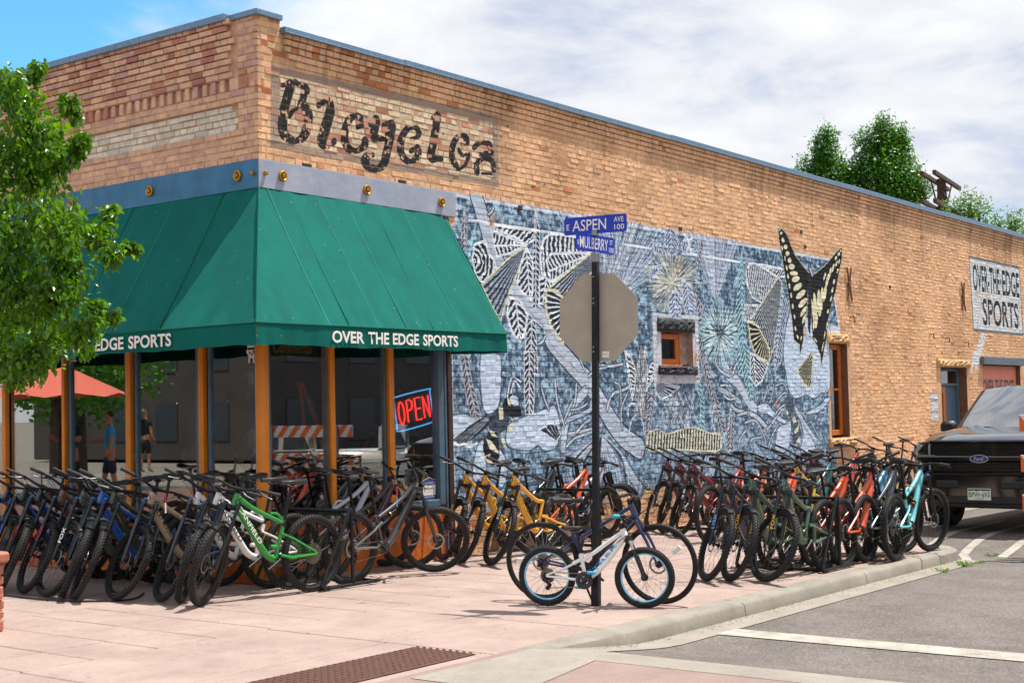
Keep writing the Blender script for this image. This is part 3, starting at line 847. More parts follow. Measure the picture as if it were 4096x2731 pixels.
    fill(Z(3, (480, 730), (560, 720), (580, 850), (560, 930), (500, 965), (400, 940), (380, 860)), '#3d4856', 1, .8)
    fill(Z(3, (540, 650), (600, 615), (650, 680), (685, 760), (690, 820), (600, 830), (540, 790), (505, 740)), '#1c222b', 1, .3)
    fill(Z(3, (580, 650), (610, 620), (650, 650), (665, 715), (620, 725), (590, 700)), '#c5d3e2'); fill(Z(3, (555, 640), (575, 660), (595, 725), (565, 720)), YE); fill(Z(3, (480, 730), (520, 740), (525, 840), (490, 850)), YE)
    stroke(smooth(Z(3, (560, 640), (600, 470), (680, 510))), .022, LT); stroke(smooth(Z(3, (590, 610), (625, 500), (665, 555))), .022, LT)
    ab = Z(3, (400, 945), (470, 960), (485, 1050), (490, 1180), (440, 1260), (370, 1230), (335, 1130), (350, 1030))
    fill(ab, '#222833', 1, .3)
    for p in (((390, 935), (440, 955), (480, 1010), (420, 990)), ((365, 1010), (420, 1040), (480, 1130), (480, 1150), (400, 1110)), ((335, 1100), (360, 1170), (410, 1150), (400, 1190), (440, 1250), (380, 1230), (335, 1160))): fill(Z(3, *p), YE)
    fill(Z(3, (560, 910), (620, 840), (610, 900), (590, 960)), YE, .9); fill(Z(3, (510, 960), (525, 1000), (560, 1100), (540, 1110), (505, 1040)), YE, .9)
    cell(Z(3, (845, 940), (940, 880), (1010, 900), (1035, 980), (1000, 1040), (900, 970)), 'fan', Z(3, (1030, 1060))[0], None, .25, .5, .15, LT, '#2a3340', .02)
    # lower wasp at the right
    fill(Z(4, (1540, 640), (1580, 700), (1600, 800), (1560, 860), (1520, 850), (1505, 700)), '#4d5a6c', .95, .5); fill(Z(4, (1560, 870), (1600, 850), (1640, 930), (1660, 1010), (1640, 1110), (1590, 1120), (1570, 990)), '#4d5a6c', .95, .5)
    for p in (((1570, 880), (1600, 855), (1615, 910), (1585, 930)), ((1590, 1000), (1640, 930), (1630, 1000), (1600, 1020)), ((1610, 1090), (1650, 1040), (1650, 1100), (1620, 1120)), ((1510, 790), (1535, 810), (1530, 870))): fill(Z(4, *p), YE)
    # caterpillar
    ct = smooth(Z(4, (200, 1100), (215, 1030), (270, 985), (330, 990), (385, 1020), (440, 1015), (520, 985), (640, 965), (720, 985), (800, 1015), (880, 1025), (910, 1080), (905, 1150), (870, 1185)), 4) + smooth(Z(4, (870, 1185), (700, 1180), (500, 1170), (300, 1185), (230, 1180), (200, 1100)), 4)[1:-1]
    cell(ct, 'line', Z(4, (550, 1180))[0], Z(4, (560, 960))[0], .085, .5, .58, '#dcdbc2', '#1d222b', .025)
    stroke(smooth(Z(4, (850, 1010), (820, 870), (850, 735))), .02, LT); stroke(smooth(Z(4, (910, 1060), (970, 980), (995, 790))), .02, LT)
    # snail shell
    cell(Z(4, (1755, 248), (1768, 290), (1760, 430), (1755, 560), (1730, 590), (1680, 540), (1640, 470), (1632, 410), (1690, 340)), 'fan', Z(4, (1700, 395))[0], None, .22, .5, .35, YE, '#171b22', .03, 1, YE)
    # white surround of the small window
    fill([(7.75, 3.10), (9.12, 3.10), (9.12, 2.06), (7.75, 2.06)], '#cfd2da', 1, .12)
    cell(Z(2, (455, 940), (530, 930), (480, 1035), (430, 980)), 'feather', Z(2, (480, 1030))[0], Z(2, (470, 730))[0], .075, .7, .55, '#c9d6ea', '#5f7089', .02)
    for i in range(18):
        x = rnd.uniform(8.9, 9.1) if i % 2 else rnd.uniform(7.8, 9.0); z = rnd.uniform(2.1, 2.5)
        burst((x, z), 0, .05, 4, '#c08e6c', .03, alpha=.7)
    for i in range(7):
        (a, b, c, d, pr) = rnd.choice(SIDE)
        if 3.3 < a < 14 and .6 < c < 4.3: burst(((a + b) / 2, (c + d) / 2), 0, .09, 8, '#c08e6c', .035, alpha=.8)


def raster_text(txt, box, col, bold=.03, serif=True, wob=0.0):
    """painted letters: flat triangles of the lettering burnt into the wall colour"""
    x0, x1, z0, z1 = box
    me = fit_text(txt, x1 - x0, z1 - z0, bold)
    me.calc_loop_triangles()
    vs = [v.co.copy() for v in me.vertices]
    for t in me.loop_triangles:
        fill([(x0 + vs[i].x, z0 + vs[i].y) for i in t.vertices], col, 1)
    if serif:
        pass
    bpy.data.meshes.remove(me)


def paint_signs():
    (x0, zt), (x1, _) = Z(6, (1130, 55), (1522, 140)); zb = 3.29
    fill([(x0, 4.965), (x1, 4.965), (x1 + .1, zb), (x0 + .12, zb)], '#d5dbe0', .95, .15)
    stroke([(x0, 4.965), (x1, 4.965), (x1 + .1, zb), (x0 + .12, zb), (x0, 4.965)], .05, '#4b5b68', .8)
    xs = 22.1
    for txt, a, b, lo, hi in (('OVER-THE', 22.15, 24.1, 4.2, 4.83), ('·EDGE', 24.15, 25.65, 4.2, 4.83), ('SPORTS', 22.75, 25.5, 3.42, 4.06)):
        raster_text(txt, (a, b, lo, hi), '#232f38', .02)
    for i in range(22):
        x, z = rnd.uniform(22.2, 25.7), rnd.uniform(3.3, 4.2); burst((x, z), 0, .12, 4, '#c79b78', .05, alpha=.6)
    fill(Z(6, (1222, 652), (1272, 658), (1235, 775), (1195, 932), (1182, 925), (1168, 890), (1148, 972), (1140, 968), (1158, 800), (1195, 770)), '#d9dde2', .95, .1)
    q = Z(6, (826, 1125), (886, 1125), (893, 1335), (834, 1335))
    fill(q, '#d9dcdf', .97, .06); stroke(q + [q[0]], .02, '#8b8f94', .8)
    raster_text('Service', (19.13, 19.54, 1.66, 1.76), '#26343c', 0.0); raster_text('Entrance', (19.13, 19.54, 1.42, 1.52), '#26343c', 0.0)
    stroke([(19.2, 1.31), (19.5, 1.31)], .02, '#b98f7c')


paint_bicycles()
paint_mural()
paint_signs()
# stains and old nail-holes
for i in range(60):
    x, z = rnd.uniform(3, 26), rnd.uniform(1, 5.6)
    burst((x, z), 0, .03, 3, '#6b4530', .02, alpha=.6)
pt = Patch([(14.6, 2.9), (15.6, 4.2)]); blend(pt.sl, np.clip(smooth_noise(pt.Z.shape[0], pt.X.shape[1], 20, 3) - .5, 0, 1).astype(np.float32) * .9, C3('5f4a46'))

FX0, FZ0 = -0.2, 4.2
FNX, FNZ = int(7.0 * PPM), int(1.9 * PPM)
fac = np.zeros((FNZ, FNX, 3), np.float32)
f1 = smooth_noise(FNZ, FNX, 8, 2); f2 = smooth_noise(FNZ, FNX, 70, 3); f3 = smooth_noise(FNZ, FNX, 22, 3)
fac[:] = C3('c49c7c') * (.9 + .2 * f1[..., None])
for (a, b, c, d, pr) in FACADE:
    sl = (slice(int((c - FZ0) * PPM), int((d - FZ0) * PPM)), slice(int((a - FX0) * PPM), int((b - FX0) * PPM)))
    col = C3('d6ae90') * nrs.uniform(.94, 1.06)
    u = nrs.rand()
    if pr < -.02 and 4.7 < c < 5.02: col = C3('d8d2c2') * nrs.uniform(.92, 1.06)
    elif c > 5.0:
        if u < .10: col = C3('b07a6c') * nrs.uniform(.92, 1.08)
        elif u < .2: col = C3('c39d90')
        elif u < .28: col = C3('bd8768')
    elif u < .1: col = C3('c4a293')
    fac[sl] = col * (.92 + .16 * f1[sl][..., None])
st = np.clip((f3 - .56) * 5, 0, 1) * np.clip((f2 - .45) * 4, 0, 1) * (np.arange(FNZ) > .85 * PPM)[:, None]
fac = fac * (1 - .45 * st[..., None]) + C3('8a4a50') * .45 * st[..., None]
dr = np.clip((f1 - .66) * 6, 0, 1) * np.clip((f2 - .4) * 4, 0, 1)
fac = fac * (1 - .3 * dr[..., None]) + C3('d0c4bc') * .3 * dr[..., None]


def to_image(name, arr):
    h, w, _ = arr.shape
    im = bpy.data.images.new(name, w, h)
    px = np.ones((h, w, 4), np.float32)
    px[..., :3] = np.clip(arr, 0, 1)
    im.pixels.foreach_set(px.ravel())
    im.update(); im.pack()
    return im


def painted_brick(name, im, axis, u0, v0, w, h, bump=0.25):
    m = bpy.data.materials.new(name); m.use_nodes = True
    nt = m.node_tree; L = nt.links.new
    b = nt.nodes['Principled BSDF']
    g = N(nt, 'ShaderNodeNewGeometry')
    sp = N(nt, 'ShaderNodeSeparateXYZ'); L(g.outputs['Position'], sp.inputs[0])
    cb = N(nt, 'ShaderNodeCombineXYZ')
    for i, (src, o, s) in enumerate(((sp.outputs[axis], u0, w), (sp.outputs[2], v0, h))):
        mr = N(nt, 'ShaderNodeMapRange', clamp=False)
        mr.inputs['From Min'].default_value = o; mr.inputs['From Max'].default_value = o + s
        L(src, mr.inputs['Value']); L(mr.outputs[0], cb.inputs[i])
    tx = N(nt, 'ShaderNodeTexImage', image=im, extension='EXTEND', interpolation='Linear')
    L(cb.outputs[0], tx.inputs['Vector'])
    n = N(nt, 'ShaderNodeTexNoise', i_Scale=38.0, i_Detail=6.0, i_Roughness=.65)
    L(g.outputs['Position'], n.inputs['Vector'])
    mm = N(nt, 'ShaderNodeMix', data_type='RGBA', blend_type='MULTIPLY'); mm.inputs[0].default_value = 1
    mr = N(nt, 'ShaderNodeMapRange'); mr.inputs['To Min'].default_value = .78; mr.inputs['To Max'].default_value = 1.18
    L(n.outputs['Fac'], mr.inputs['Value'])
    L(tx.outputs['Color'], mm.inputs[6]); L(mr.outputs[0], mm.inputs[7])
    L(mm.outputs[2], b.inputs['Base Color'])
    b.inputs['Roughness'].default_value = .82; b.inputs['Specular IOR Level'].default_value = .3
    n2 = N(nt, 'ShaderNodeTexNoise', i_Scale=85.0, i_Detail=5.0, i_Roughness=.6)
    L(g.outputs['Position'], n2.inputs['Vector'])
    bp = N(nt, 'ShaderNodeBump', i_Strength=bump, i_Distance=.012)
    L(n2.outputs['Fac'], bp.inputs['Height']); L(bp.outputs[0], b.inputs['Normal'])
    return m


M_SIDE = painted_brick('painted_side_brick', to_image('side_wall_paint', wall), 0, WX0, WZ0, WNX / PPM, WNZ / PPM, .45)
M_FAC = painted_brick('weathered_front_brick', to_image('front_wall_paint', fac), 1, FX0, FZ0, FNX / PPM, FNZ / PPM, .45)
del BASE
# ------------------------------------------------------------------ materials of the place
def concrete(name, col, sc=1.0, bump=.25, stain=.25, speck=0.0, rough=.85):
    m = bpy.data.materials.new(name); m.use_nodes = True
    nt = m.node_tree; L = nt.links.new; b = nt.nodes['Principled BSDF']
    g = N(nt, 'ShaderNodeNewGeometry')
    n1 = N(nt, 'ShaderNodeTexNoise', i_Scale=1.3 * sc, i_Detail=7.0, i_Roughness=.62)
    n2 = N(nt, 'ShaderNodeTexNoise', i_Scale=70.0 * sc, i_Detail=4.0, i_Roughness=.7)
    n3 = N(nt, 'ShaderNodeTexNoise', i_Scale=7.0 * sc, i_Detail=6.0, i_Roughness=.7, i_Distortion=.6)
    for n in (n1, n2, n3): L(g.outputs['Position'], n.inputs['Vector'])
    c = np.array(lin(col)[:3])
    m1 = N(nt, 'ShaderNodeMix', data_type='RGBA'); m1.inputs[6].default_value = (*(c * (1 - stain)), 1); m1.inputs[7].default_value = (*np.minimum(1, c * (1 + stain * .6)), 1)
    r1 = N(nt, 'ShaderNodeMapRange'); r1.inputs['From Min'].default_value = .3; r1.inputs['From Max'].default_value = .68
    L(n1.outputs['Fac'], r1.inputs['Value']); L(r1.outputs[0], m1.inputs[0])
    m2 = N(nt, 'ShaderNodeMix', data_type='RGBA', blend_type='MULTIPLY'); m2.inputs[0].default_value = 1
    r2 = N(nt, 'ShaderNodeMapRange'); r2.inputs['From Min'].default_value = .25; r2.inputs['From Max'].default_value = .75
    r2.inputs['To Min'].default_value = 1 - .16 - speck; r2.inputs['To Max'].default_value = 1.1 + speck
    L(n2.outputs['Fac'], r2.inputs['Value']); L(m1.outputs[2], m2.inputs[6]); L(r2.outputs[0], m2.inputs[7])
    m3 = N(nt, 'ShaderNodeMix', data_type='RGBA', blend_type='MULTIPLY'); m3.inputs[0].default_value = 1
    r3 = N(nt, 'ShaderNodeMapRange'); r3.inputs['From Min'].default_value = .32; r3.inputs['From Max'].default_value = .5
    r3.inputs['To Min'].default_value = 1 - stain * .7
    L(n3.outputs['Fac'], r3.inputs['Value']); L(m2.outputs[2], m3.inputs[6]); L(r3.outputs[0], m3.inputs[7])
    vo = N(nt, 'ShaderNodeTexVoronoi', i_Scale=2.4 * sc); L(g.outputs['Position'], vo.inputs['Vector'])
    lt = N(nt, 'ShaderNodeMapRange', interpolation_type='SMOOTHSTEP'); lt.inputs['From Min'].default_value = .02; lt.inputs['From Max'].default_value = .05
    lt.inputs['To Min'].default_value = .45; L(vo.outputs['Distance'], lt.inputs['Value'])
    m4 = N(nt, 'ShaderNodeMix', data_type='RGBA', blend_type='MULTIPLY'); m4.inputs[0].default_value = 1; L(m3.outputs[2], m4.inputs[6]); L(lt.outputs[0], m4.inputs[7])
    L(m4.outputs[2], b.inputs['Base Color'])
    b.inputs['Roughness'].default_value = rough; b.inputs['Specular IOR Level'].default_value = .3
    ad = N(nt, 'ShaderNodeMath', operation='ADD'); L(n2.outputs['Fac'], ad.inputs[0]); L(n3.outputs['Fac'], ad.inputs[1])
    bp = N(nt, 'ShaderNodeBump', i_Strength=bump, i_Distance=.008); L(ad.outputs[0], bp.inputs['Height']); L(bp.outputs[0], b.inputs['Normal'])
    return m


def asphalt_mat():
    m = concrete('asphalt', '6e6762', 1.0, .6, .25, .42, .9)
    nt = m.node_tree; L = nt.links.new; b = nt.nodes['Principled BSDF']
    g = [n for n in nt.nodes if n.type == 'NEW_GEOMETRY'][0]
    v = N(nt, 'ShaderNodeTexVoronoi', i_Scale=75.0); L(g.outputs['Position'], v.inputs['Vector'])
    mm = N(nt, 'ShaderNodeMix', data_type='RGBA', blend_type='MULTIPLY'); mm.inputs[0].default_value = .55
    sep = N(nt, 'ShaderNodeSeparateColor'); L(v.outputs['Color'], sep.inputs[0])
    mr = N(nt, 'ShaderNodeMapRange'); mr.inputs['To Min'].default_value = .45; mr.inputs['To Max'].default_value = 1.6
    L(sep.outputs[0], mr.inputs['Value'])
    src = b.inputs['Base Color'].links[0].from_socket
    L(src, mm.inputs[6]); L(mr.outputs[0], mm.inputs[7]); L(mm.outputs[2], b.inputs['Base Color'])
    return m


M_PAVE = concrete('rose_tinted_concrete', 'a38e85', 1.0, .25, .19, .05)
M_PAVE2 = concrete('rose_concrete_crossing', '8f7a72', 1.0, .3, .16, .08)
M_KERB = concrete('kerb_concrete', '918b80', 2.2, .5, .22, .1)
M_GUT = concrete('gutter_concrete', '958d83', 1.4, .35, .2, .07)
M_ASPH = asphalt_mat()
M_LINE = concrete('road_paint', 'aaa49a', 3.0, .5, .34, .2)
M_DIRT = concrete('dry_earth', '857d72', .3, .3, .2)
M_ORANGE = mat('orange_gloss_paint', 'e0851c', .38, var=.12, vs=5, bump=.08, bs=25)
M_ORANGE2 = mat('orange_bulkhead_paint', 'cf6a22', .5, var=.2, vs=6, bump=.15, bs=30)
M_BLUEF = mat('slate_blue_paint', '4d6678', .55, var=.2, vs=9, bump=.15, bs=30)
M_BANDF = mat('blue_steel_front', '2f6f95', .5, var=.22, vs=4, bump=.25, bs=14)
M_BANDS = mat('blue_steel_faded', '97a3b8', .6, var=.12, vs=3, bump=.3, bs=14, var2='a8abb9')
M_CAP = mat('galvanised_flashing', '6f8ba3', .45, .35, var=.25, vs=30, bump=.1, bs=40)
M_GOLD = mat('aged_brass', 'b98a33', .4, .75, var=.3, vs=40)
M_GOLDD = mat('dark_bronze', '4a3a22', .5, .5, var=.3, vs=40)
def canvas_mat():
    m = mat('green_canvas', '046057', .8, var=.12, vs=1.6, bump=.2, bs=200, spec=.12)
    nt = m.node_tree; L = nt.links.new; b = nt.nodes['Principled BSDF']
    tc = [n for n in nt.nodes if n.type == 'TEX_COORD'][0]
    mp = N(nt, 'ShaderNodeMapping'); mp.inputs['Scale'].default_value = (7, 7, .5); L(tc.outputs['Object'], mp.inputs['Vector'])
    n = N(nt, 'ShaderNodeTexNoise', i_Scale=1.0, i_Detail=6.0, i_Roughness=.65); L(mp.outputs[0], n.inputs['Vector'])
    v = N(nt, 'ShaderNodeTexVoronoi', i_Scale=9.0); L(tc.outputs['Object'], v.inputs['Vector'])
    mr = N(nt, 'ShaderNodeMapRange'); mr.inputs['From Min'].default_value = .3; mr.inputs['From Max'].default_value = .7; mr.inputs['To Min'].default_value = .90; mr.inputs['To Max'].default_value = 1.08
    L(n.outputs['Fac'], mr.inputs['Value'])
    mm = N(nt, 'ShaderNodeMix', data_type='RGBA', blend_type='MULTIPLY'); mm.inputs[0].default_value = 1
    L(b.inputs['Base Color'].links[0].from_socket, mm.inputs[6]); L(mr.outputs[0], mm.inputs[7])
    sp = N(nt, 'ShaderNodeMath', operation='LESS_THAN', i_1=.045); L(v.outputs['Distance'], sp.inputs[0])
    m2 = N(nt, 'ShaderNodeMix', data_type='RGBA'); m2.inputs[7].default_value = lin('9ab5ac'); L(sp.outputs[0], m2.inputs[0]); L(mm.outputs[2], m2.inputs[6]); L(m2.outputs[2], b.inputs['Base Color'])
    b.inputs['Sheen Weight'].default_value = .22; b.inputs['Sheen Roughness'].default_value = .35; b.inputs['Sheen Tint'].default_value = lin('7fd0c8')
    return m


M_CANVAS = canvas_mat()
M_SEAM = mat('green_canvas_seam', '0a5a4a', .8, var=.1, vs=4, spec=.2)
M_RIBC = mat('green_canvas_worn', '22806e', .7, var=.1, vs=6, spec=.3)
M_WHITE = mat('white_lettering', 'e9e7e0', .6, var=.03, vs=5)
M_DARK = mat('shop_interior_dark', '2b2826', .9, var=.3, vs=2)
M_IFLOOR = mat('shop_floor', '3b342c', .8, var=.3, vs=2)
M_STONE = mat('sandstone_block', 'c09a6c', .9, var=.22, vs=7, bump=.9, bs=14)
M_SLATE = mat('dark_painted_stone', '1a1f27', .7, var=.35, vs=9, bump=.9, bs=16)
M_WOODO = mat('orange_window_wood', 'c96a1c', .5, var=.18, vs=9, bump=.1, bs=30)
M_WOODD = mat('dark_weathered_wood', '3a2418', .6, var=.4, vs=18, bump=.4, bs=30)
M_REVEAL = mat('brown_reveal_brick', '7a5340', .9, var=.25, vs=8, bump=.5, bs=30)
M_REVW = mat('white_chipped_reveal', 'c9b5a8', .9, var=.2, vs=9, bump=.5, bs=30, var2='8f6a58')
M_SALMON = mat('salmon_garage_paint', 'e88a70', .6, var=.08, vs=4, bump=.1, bs=20)
M_BLK = mat('black_metal', '16171a', .4, .3, var=.3, vs=20)
M_GLASS = glass_mat('shop_glass', (.84, .88, .88), .26)
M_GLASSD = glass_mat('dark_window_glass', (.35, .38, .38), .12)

# ------------------------------------------------------------------ ground
gnd = MB(); gnd.add([(-900, -900, -.75), (900, -900, -.75), (900, 900, -.75), (-900, 900, -.75)], [(0, 1, 2, 3)])
link('ground', gnd.mesh('ground', M_DIRT), kind='structure')


def rise(x):
    t = min(1, max(0, (x - 6.6) / 1.9)); return t * t * (3 - 2 * t)


def hg(x):                                           # the gutter drops a kerb's height below the pavement, and rises to meet it at the crossing ramp
    t = min(1, max(0, (x + 2.1) / 1.7)); t = t * t * (3 - 2 * t)
    return -0.13 * t + .16 * rise(x)


XS = [-60, -30, -12, -6, -3.5, -2.6, -2.1, -1.9, -1.7, -1.5, -1.3, -1.1, -.9, -.7, -.5, -.35, 0, 1, 2, 4, 6, 6.6, 7, 7.4, 7.9, 8.5, 9, 13, 20, 40, 120]


def strip(xs, ya, yb, dz, m, name, kind='structure', parent=None, mbx=None):
    """sheet following the ground between x stations; ya, yb functions or numbers"""
    b = MB(); v = []; f = []
    fa = ya if callable(ya) else (lambda x: ya); fb = yb if callable(yb) else (lambda x: yb)
    for x in xs:
        z = gz(min(max(x, -14), 16)) + hg(x) + dz
        v += [(x, fa(x), z), (x, fb(x), z)]
    for i in range(len(xs) - 1):
        f.append((2 * i, 2 * i + 2, 2 * i + 3, 2 * i + 1))
    b.add(v, f)
    return link(name, b.mesh(name, m), parent, kind=kind)


strip(XS, -70, -4.55, -.004, M_ASPH, 'road')
rx = [6.2, 6.6, 7, 7.4, 7.9, 8.5, 9, 13, 16, 30, 120]
strip(rx, -4.56, -2.3, -.004, M_ASPH, 'parking_lane')
strip([x for x in XS if x >= -1.75 and x < 6] + [6.6], -5.10, -4.60, .002, M_GUT, 'gutter')
cs = [-60, -12, -6, -3.5, -2.6, -2.05]
strip(cs, -9, -4.63, .004, M_PAVE2, 'crossing')
strip([-2.06, -1.9, -1.75, -1.6], lambda x: -9, lambda x: -4.7, .006, M_GUT, 'crossing_edge')
strip([-3.2, -2.6, -2.06], lambda x: -5.35 - (x + 2.06) * -.2, lambda x: -4.72, .008, M_GUT, 'ramp_gutter')
strip([.10, .43], -9.5, -5.07, .003, M_LINE, 'stop_line')
for pts in ([(6.95, -5.20), (7.4, -5.18), (7.9, -5.16), (8.5, -5.15), (11, -5.1), (20, -5.05)], [(6.6, -4.9), (7.0, -4.72), (7.4, -4.66), (7.9, -4.62), (8.5, -4.6), (11, -4.55), (14, -4.5)], [(6.6, -4.3), (7, -4.2), (7.4, -4.16), (7.9, -4.12), (8.5, -4.1), (10.7, -4.05)]):
    b = MB(); v = []
    for (x, y) in pts:
        z = gz(min(x, 16)) + hg(x) + .003
        v += [(x, y - .06, z), (x, y + .06, z)]
    b.add(v, [(2 * i, 2 * i + 2, 2 * i + 3, 2 * i + 1) for i in range(len(pts) - 1)])
    link('lane_line', b.mesh('lane_line', M_LINE), kind='structure')

# pavement: slabs laid one by one on a slightly tilted bed
pav = link('pavement', None, kind='structure', loc=(0, 0, .04))
pav.rotation_euler = (0, .012, 0)
b = MB()
b.box((-14, -4.62, -.3), (6.9, .0, -.018)); b.box((-14, 0, -.3), (.0, 14, -.018)); b.box((6.9, -2.35, -.3), (40, 0, -.018))
link('slab_bed', b.mesh('slab_bed', mat('joint_grit', '6b4f44', .95, var=.3, vs=30)), pav)
slab_cache = {}


def slab(x0, y0, x1, y1):
    w, d = round(x1 - x0, 3), round(y1 - y0, 3)
    if (w, d) not in slab_cache:
        q = MB(); q.bbox((0, 0, -.12), (w - .014, d - .014, 0), .006); slab_cache[w, d] = q.mesh('paving_slab', M_PAVE)
    o = link('paving_slab', slab_cache[w, d], pav, loc=(x0 + .005, y0 + .005, -.12 + .12 + rnd.uniform(-.0015, .0015)))
    return o


ys = [-2.36, -1.77, -1.18, -.59, 0.0]
xs_ = [round(-6.57 + .553 * i, 3) for i in range(25)]
nslab = 0
for i in range(len(xs_) - 1):
    for j in range(4):
        slab(xs_[i], ys[j], xs_[i + 1], ys[j + 1]); nslab += 1
for (xa, xb) in ((-6.57, -4.38), (-4.38, -2.19)):
    slab(xa, -3.62 if xb < -3 else -3.62, xb, -2.36)
slab(-6.57, -4.62, -4.1, -3.62)
for i in range(6):
    xa, xb = -2.19 + i * 1.35, -2.19 + (i + 1) * 1.35
    slab(xa, -3.5, xb, -2.36); slab(xa, -4.60, xb, -3.5)
for i in range(8):
    for j in range(9):
        slab(-6.57 + i * .80 + (0 if True else 0), 0 + j * .72, -6.57 + (i + 1) * .80, (j + 1) * .72)
for i in range(8):
    slab(6.9 + i * 1.5, -1.18, 8.4 + i * 1.5, 0); slab(6.9 + i * 1.5, -2.34, 8.4 + i * 1.5, -1.18)
# ramp slabs round the tactile plate
slab(-4.1, -3.93, -2.19, -3.62); slab(-4.1, -4.62, -2.19, -4.50); slab(-2.245, -4.5, -2.19, -3.93)

# kerb, cast in long stones with a rounded nose
def kerb_piece(x0, x1):
    q = MB(); n = max(2, int((x1 - x0) / .3)); v = []; prof = 7
    for i in range(n + 1):
        x = x0 + (x1 - x0) * i / n
        if i == 0: x += .006
        if i == n: x -= .006
        zt, zb = gz(x), gz(x) + hg(x)
        h = zt - zb
        for (yy, zz) in ((-4.605, zt - .14), (-4.605, zt), (-4.74, zt - .002), (-4.785, zt - .10 * h), (-4.808, zt - .30 * h - .0), (-4.822, zb - .01), (-4.822, zb - .14)):
            v.append((x, yy, zz + rnd.uniform(-.0015, .0015)))
    f = []
    for i in range(n):
        for k in range(prof - 1):
            a = i * prof + k
            f.append((a, a + prof, a + prof + 1, a + 1))
    f.append(tuple(range(prof))); f.append(tuple(reversed(range(n * prof, n * prof + prof))))
    q.add(v, f, 0, True)
    return q.mesh('kerb_stone', M_KERB)


kerb = link('kerb', None, kind='structure')
for (xa, xb) in ((-2.2, 1.12), (1.12, 3.80), (3.80, 5.95)):
    link('kerb_stone', kerb_piece(xa, xb), kerb)
q = MB()
arc = [(5.95, -4.71)] + [(6.45 + .55 * math.sin(R(a)) - .0, -4.16 - .55 * math.cos(R(a))) for a in (0, 20, 45, 70, 90)] + [(7.0, -2.9), (7.1, -2.55), (7.4, -2.42), (9, -2.4), (20, -2.4), (40, -2.4)]
v = []; f = []
for i, (x, y) in enumerate(arc):
    a = Vector(arc[max(0, i - 1)]); c = Vector(arc[min(len(arc) - 1, i + 1)])
    t = (c - a).normalized(); n = Vector((t.y, -t.x))
    zt = gz(min(x, 16))
    for (o, z) in ((-.1, zt - .3), (-.1, zt), (.06, zt), (.10, zt - .03), (.115, zt - .15), (.115, zt - .3)):
        v.append((x + n.x * o, y + n.y * o, z))
for i in range(len(arc) - 1):
    for k in range(5):
        f.append((i * 6 + k, i * 6 + 6 + k, i * 6 + 7 + k, i * 6 + k + 1))
q.add(v, f, 0, True)
link('kerb_return', q.mesh('kerb_return', M_KERB), kerb)
q = MB(); q.add([(6.0, -4.6, gz(6) - .006), (6.45, -4.6, gz(6.4) - .006), (6.88, -4.2, gz(6.9) - .006), (6.9, -2.3, gz(6.9) - .006), (5.9, -2.3, gz(5.9) - .006), (5.9, -4.6, gz(5.9) - .006)], [(0, 1, 2, 3, 4, 5)])
link('pavement_corner', q.mesh('pavement_corner', M_PAVE), kerb)
strip([7.2, 10, 16, 40], -2.9, -2.5, .003, M_GUT, 'far_gutter')

# grit swept into the gutter
q = MB()
for i in range(380):
    x = rnd.uniform(-1.6, 6.3); y = -4.83 - abs(rnd.gauss(0, .07)); s_ = rnd.uniform(.002, .007) * (1.6 if rnd.random() < .05 else 1)
    z = gz(x) + hg(x) + .004
    q.add([(x, y, z + s_), (x + s_, y, z), (x, y + s_, z), (x - s_, y, z), (x, y - s_, z)], [(0, 1, 2), (0, 2, 3), (0, 3, 4), (0, 4, 1)])
link('gutter_grit', q.mesh('gutter_grit', mat('grit', '7b7064', .9, var=.4, vs=40)), None, kind='stuff')

# tactile plate with truncated domes
tp = thing('tactile_plate', 'brown cast iron tactile plate with raised domes set in the pavement ramp', 'tactile paving', (0, 0, .04))
tp.rotation_euler = (0, .012, 0)
q = MB(); q.bbox((-4.08, -4.49, -.03), (-2.255, -3.935, .004), .003)
M_RUST = mat('rusty_iron', '5a3a2e', .65, .3, var=.3, vs=30, bump=.3, bs=160)
link('plate', q.mesh('plate', M_RUST), tp)
q = MB()
for i in range(31):
    for j in range(9):
        x, y = -4.06 + .06 * i + (.0), -4.46 + .06 * j
        q.lathe([(.013, .0), (.011, .004), (.007, .0055), (.0001, .0058)], 8, 0, Matrix.Translation((x + .02, y + .02, .004)))
link('domes', q.mesh('domes', M_RUST), tp, kind='stuff')

# ------------------------------------------------------------------ the brick shop
bld = thing('brick_shop', 'tan brick corner shop with painted mural, lettering and street windows', 'building')


def wall_cells(axis, u_breaks, z_breaks, holes, front, back, m, name):
    q = MB()
    for i in range(len(u_breaks) - 1):
        for j in range(len(z_breaks) - 1):
            uc, zc = (u_breaks[i] + u_breaks[i + 1]) / 2, (z_breaks[j] + z_breaks[j + 1]) / 2
            if any(h[0] < uc < h[1] and h[2] < zc < h[3] for h in holes): continue
            a, b_, c, d = u_breaks[i], u_breaks[i + 1], z_breaks[j], z_breaks[j + 1]
            if axis == 0: q.add([(a, front, c), (b_, front, c), (b_, front, d), (a, front, d)], [(0, 1, 2, 3)])
            else: q.add([(front, a, c), (front, b_, c), (front, b_, d), (front, a, d)], [(3, 2, 1, 0)])
    return link(name, q.mesh(name, m), bld)


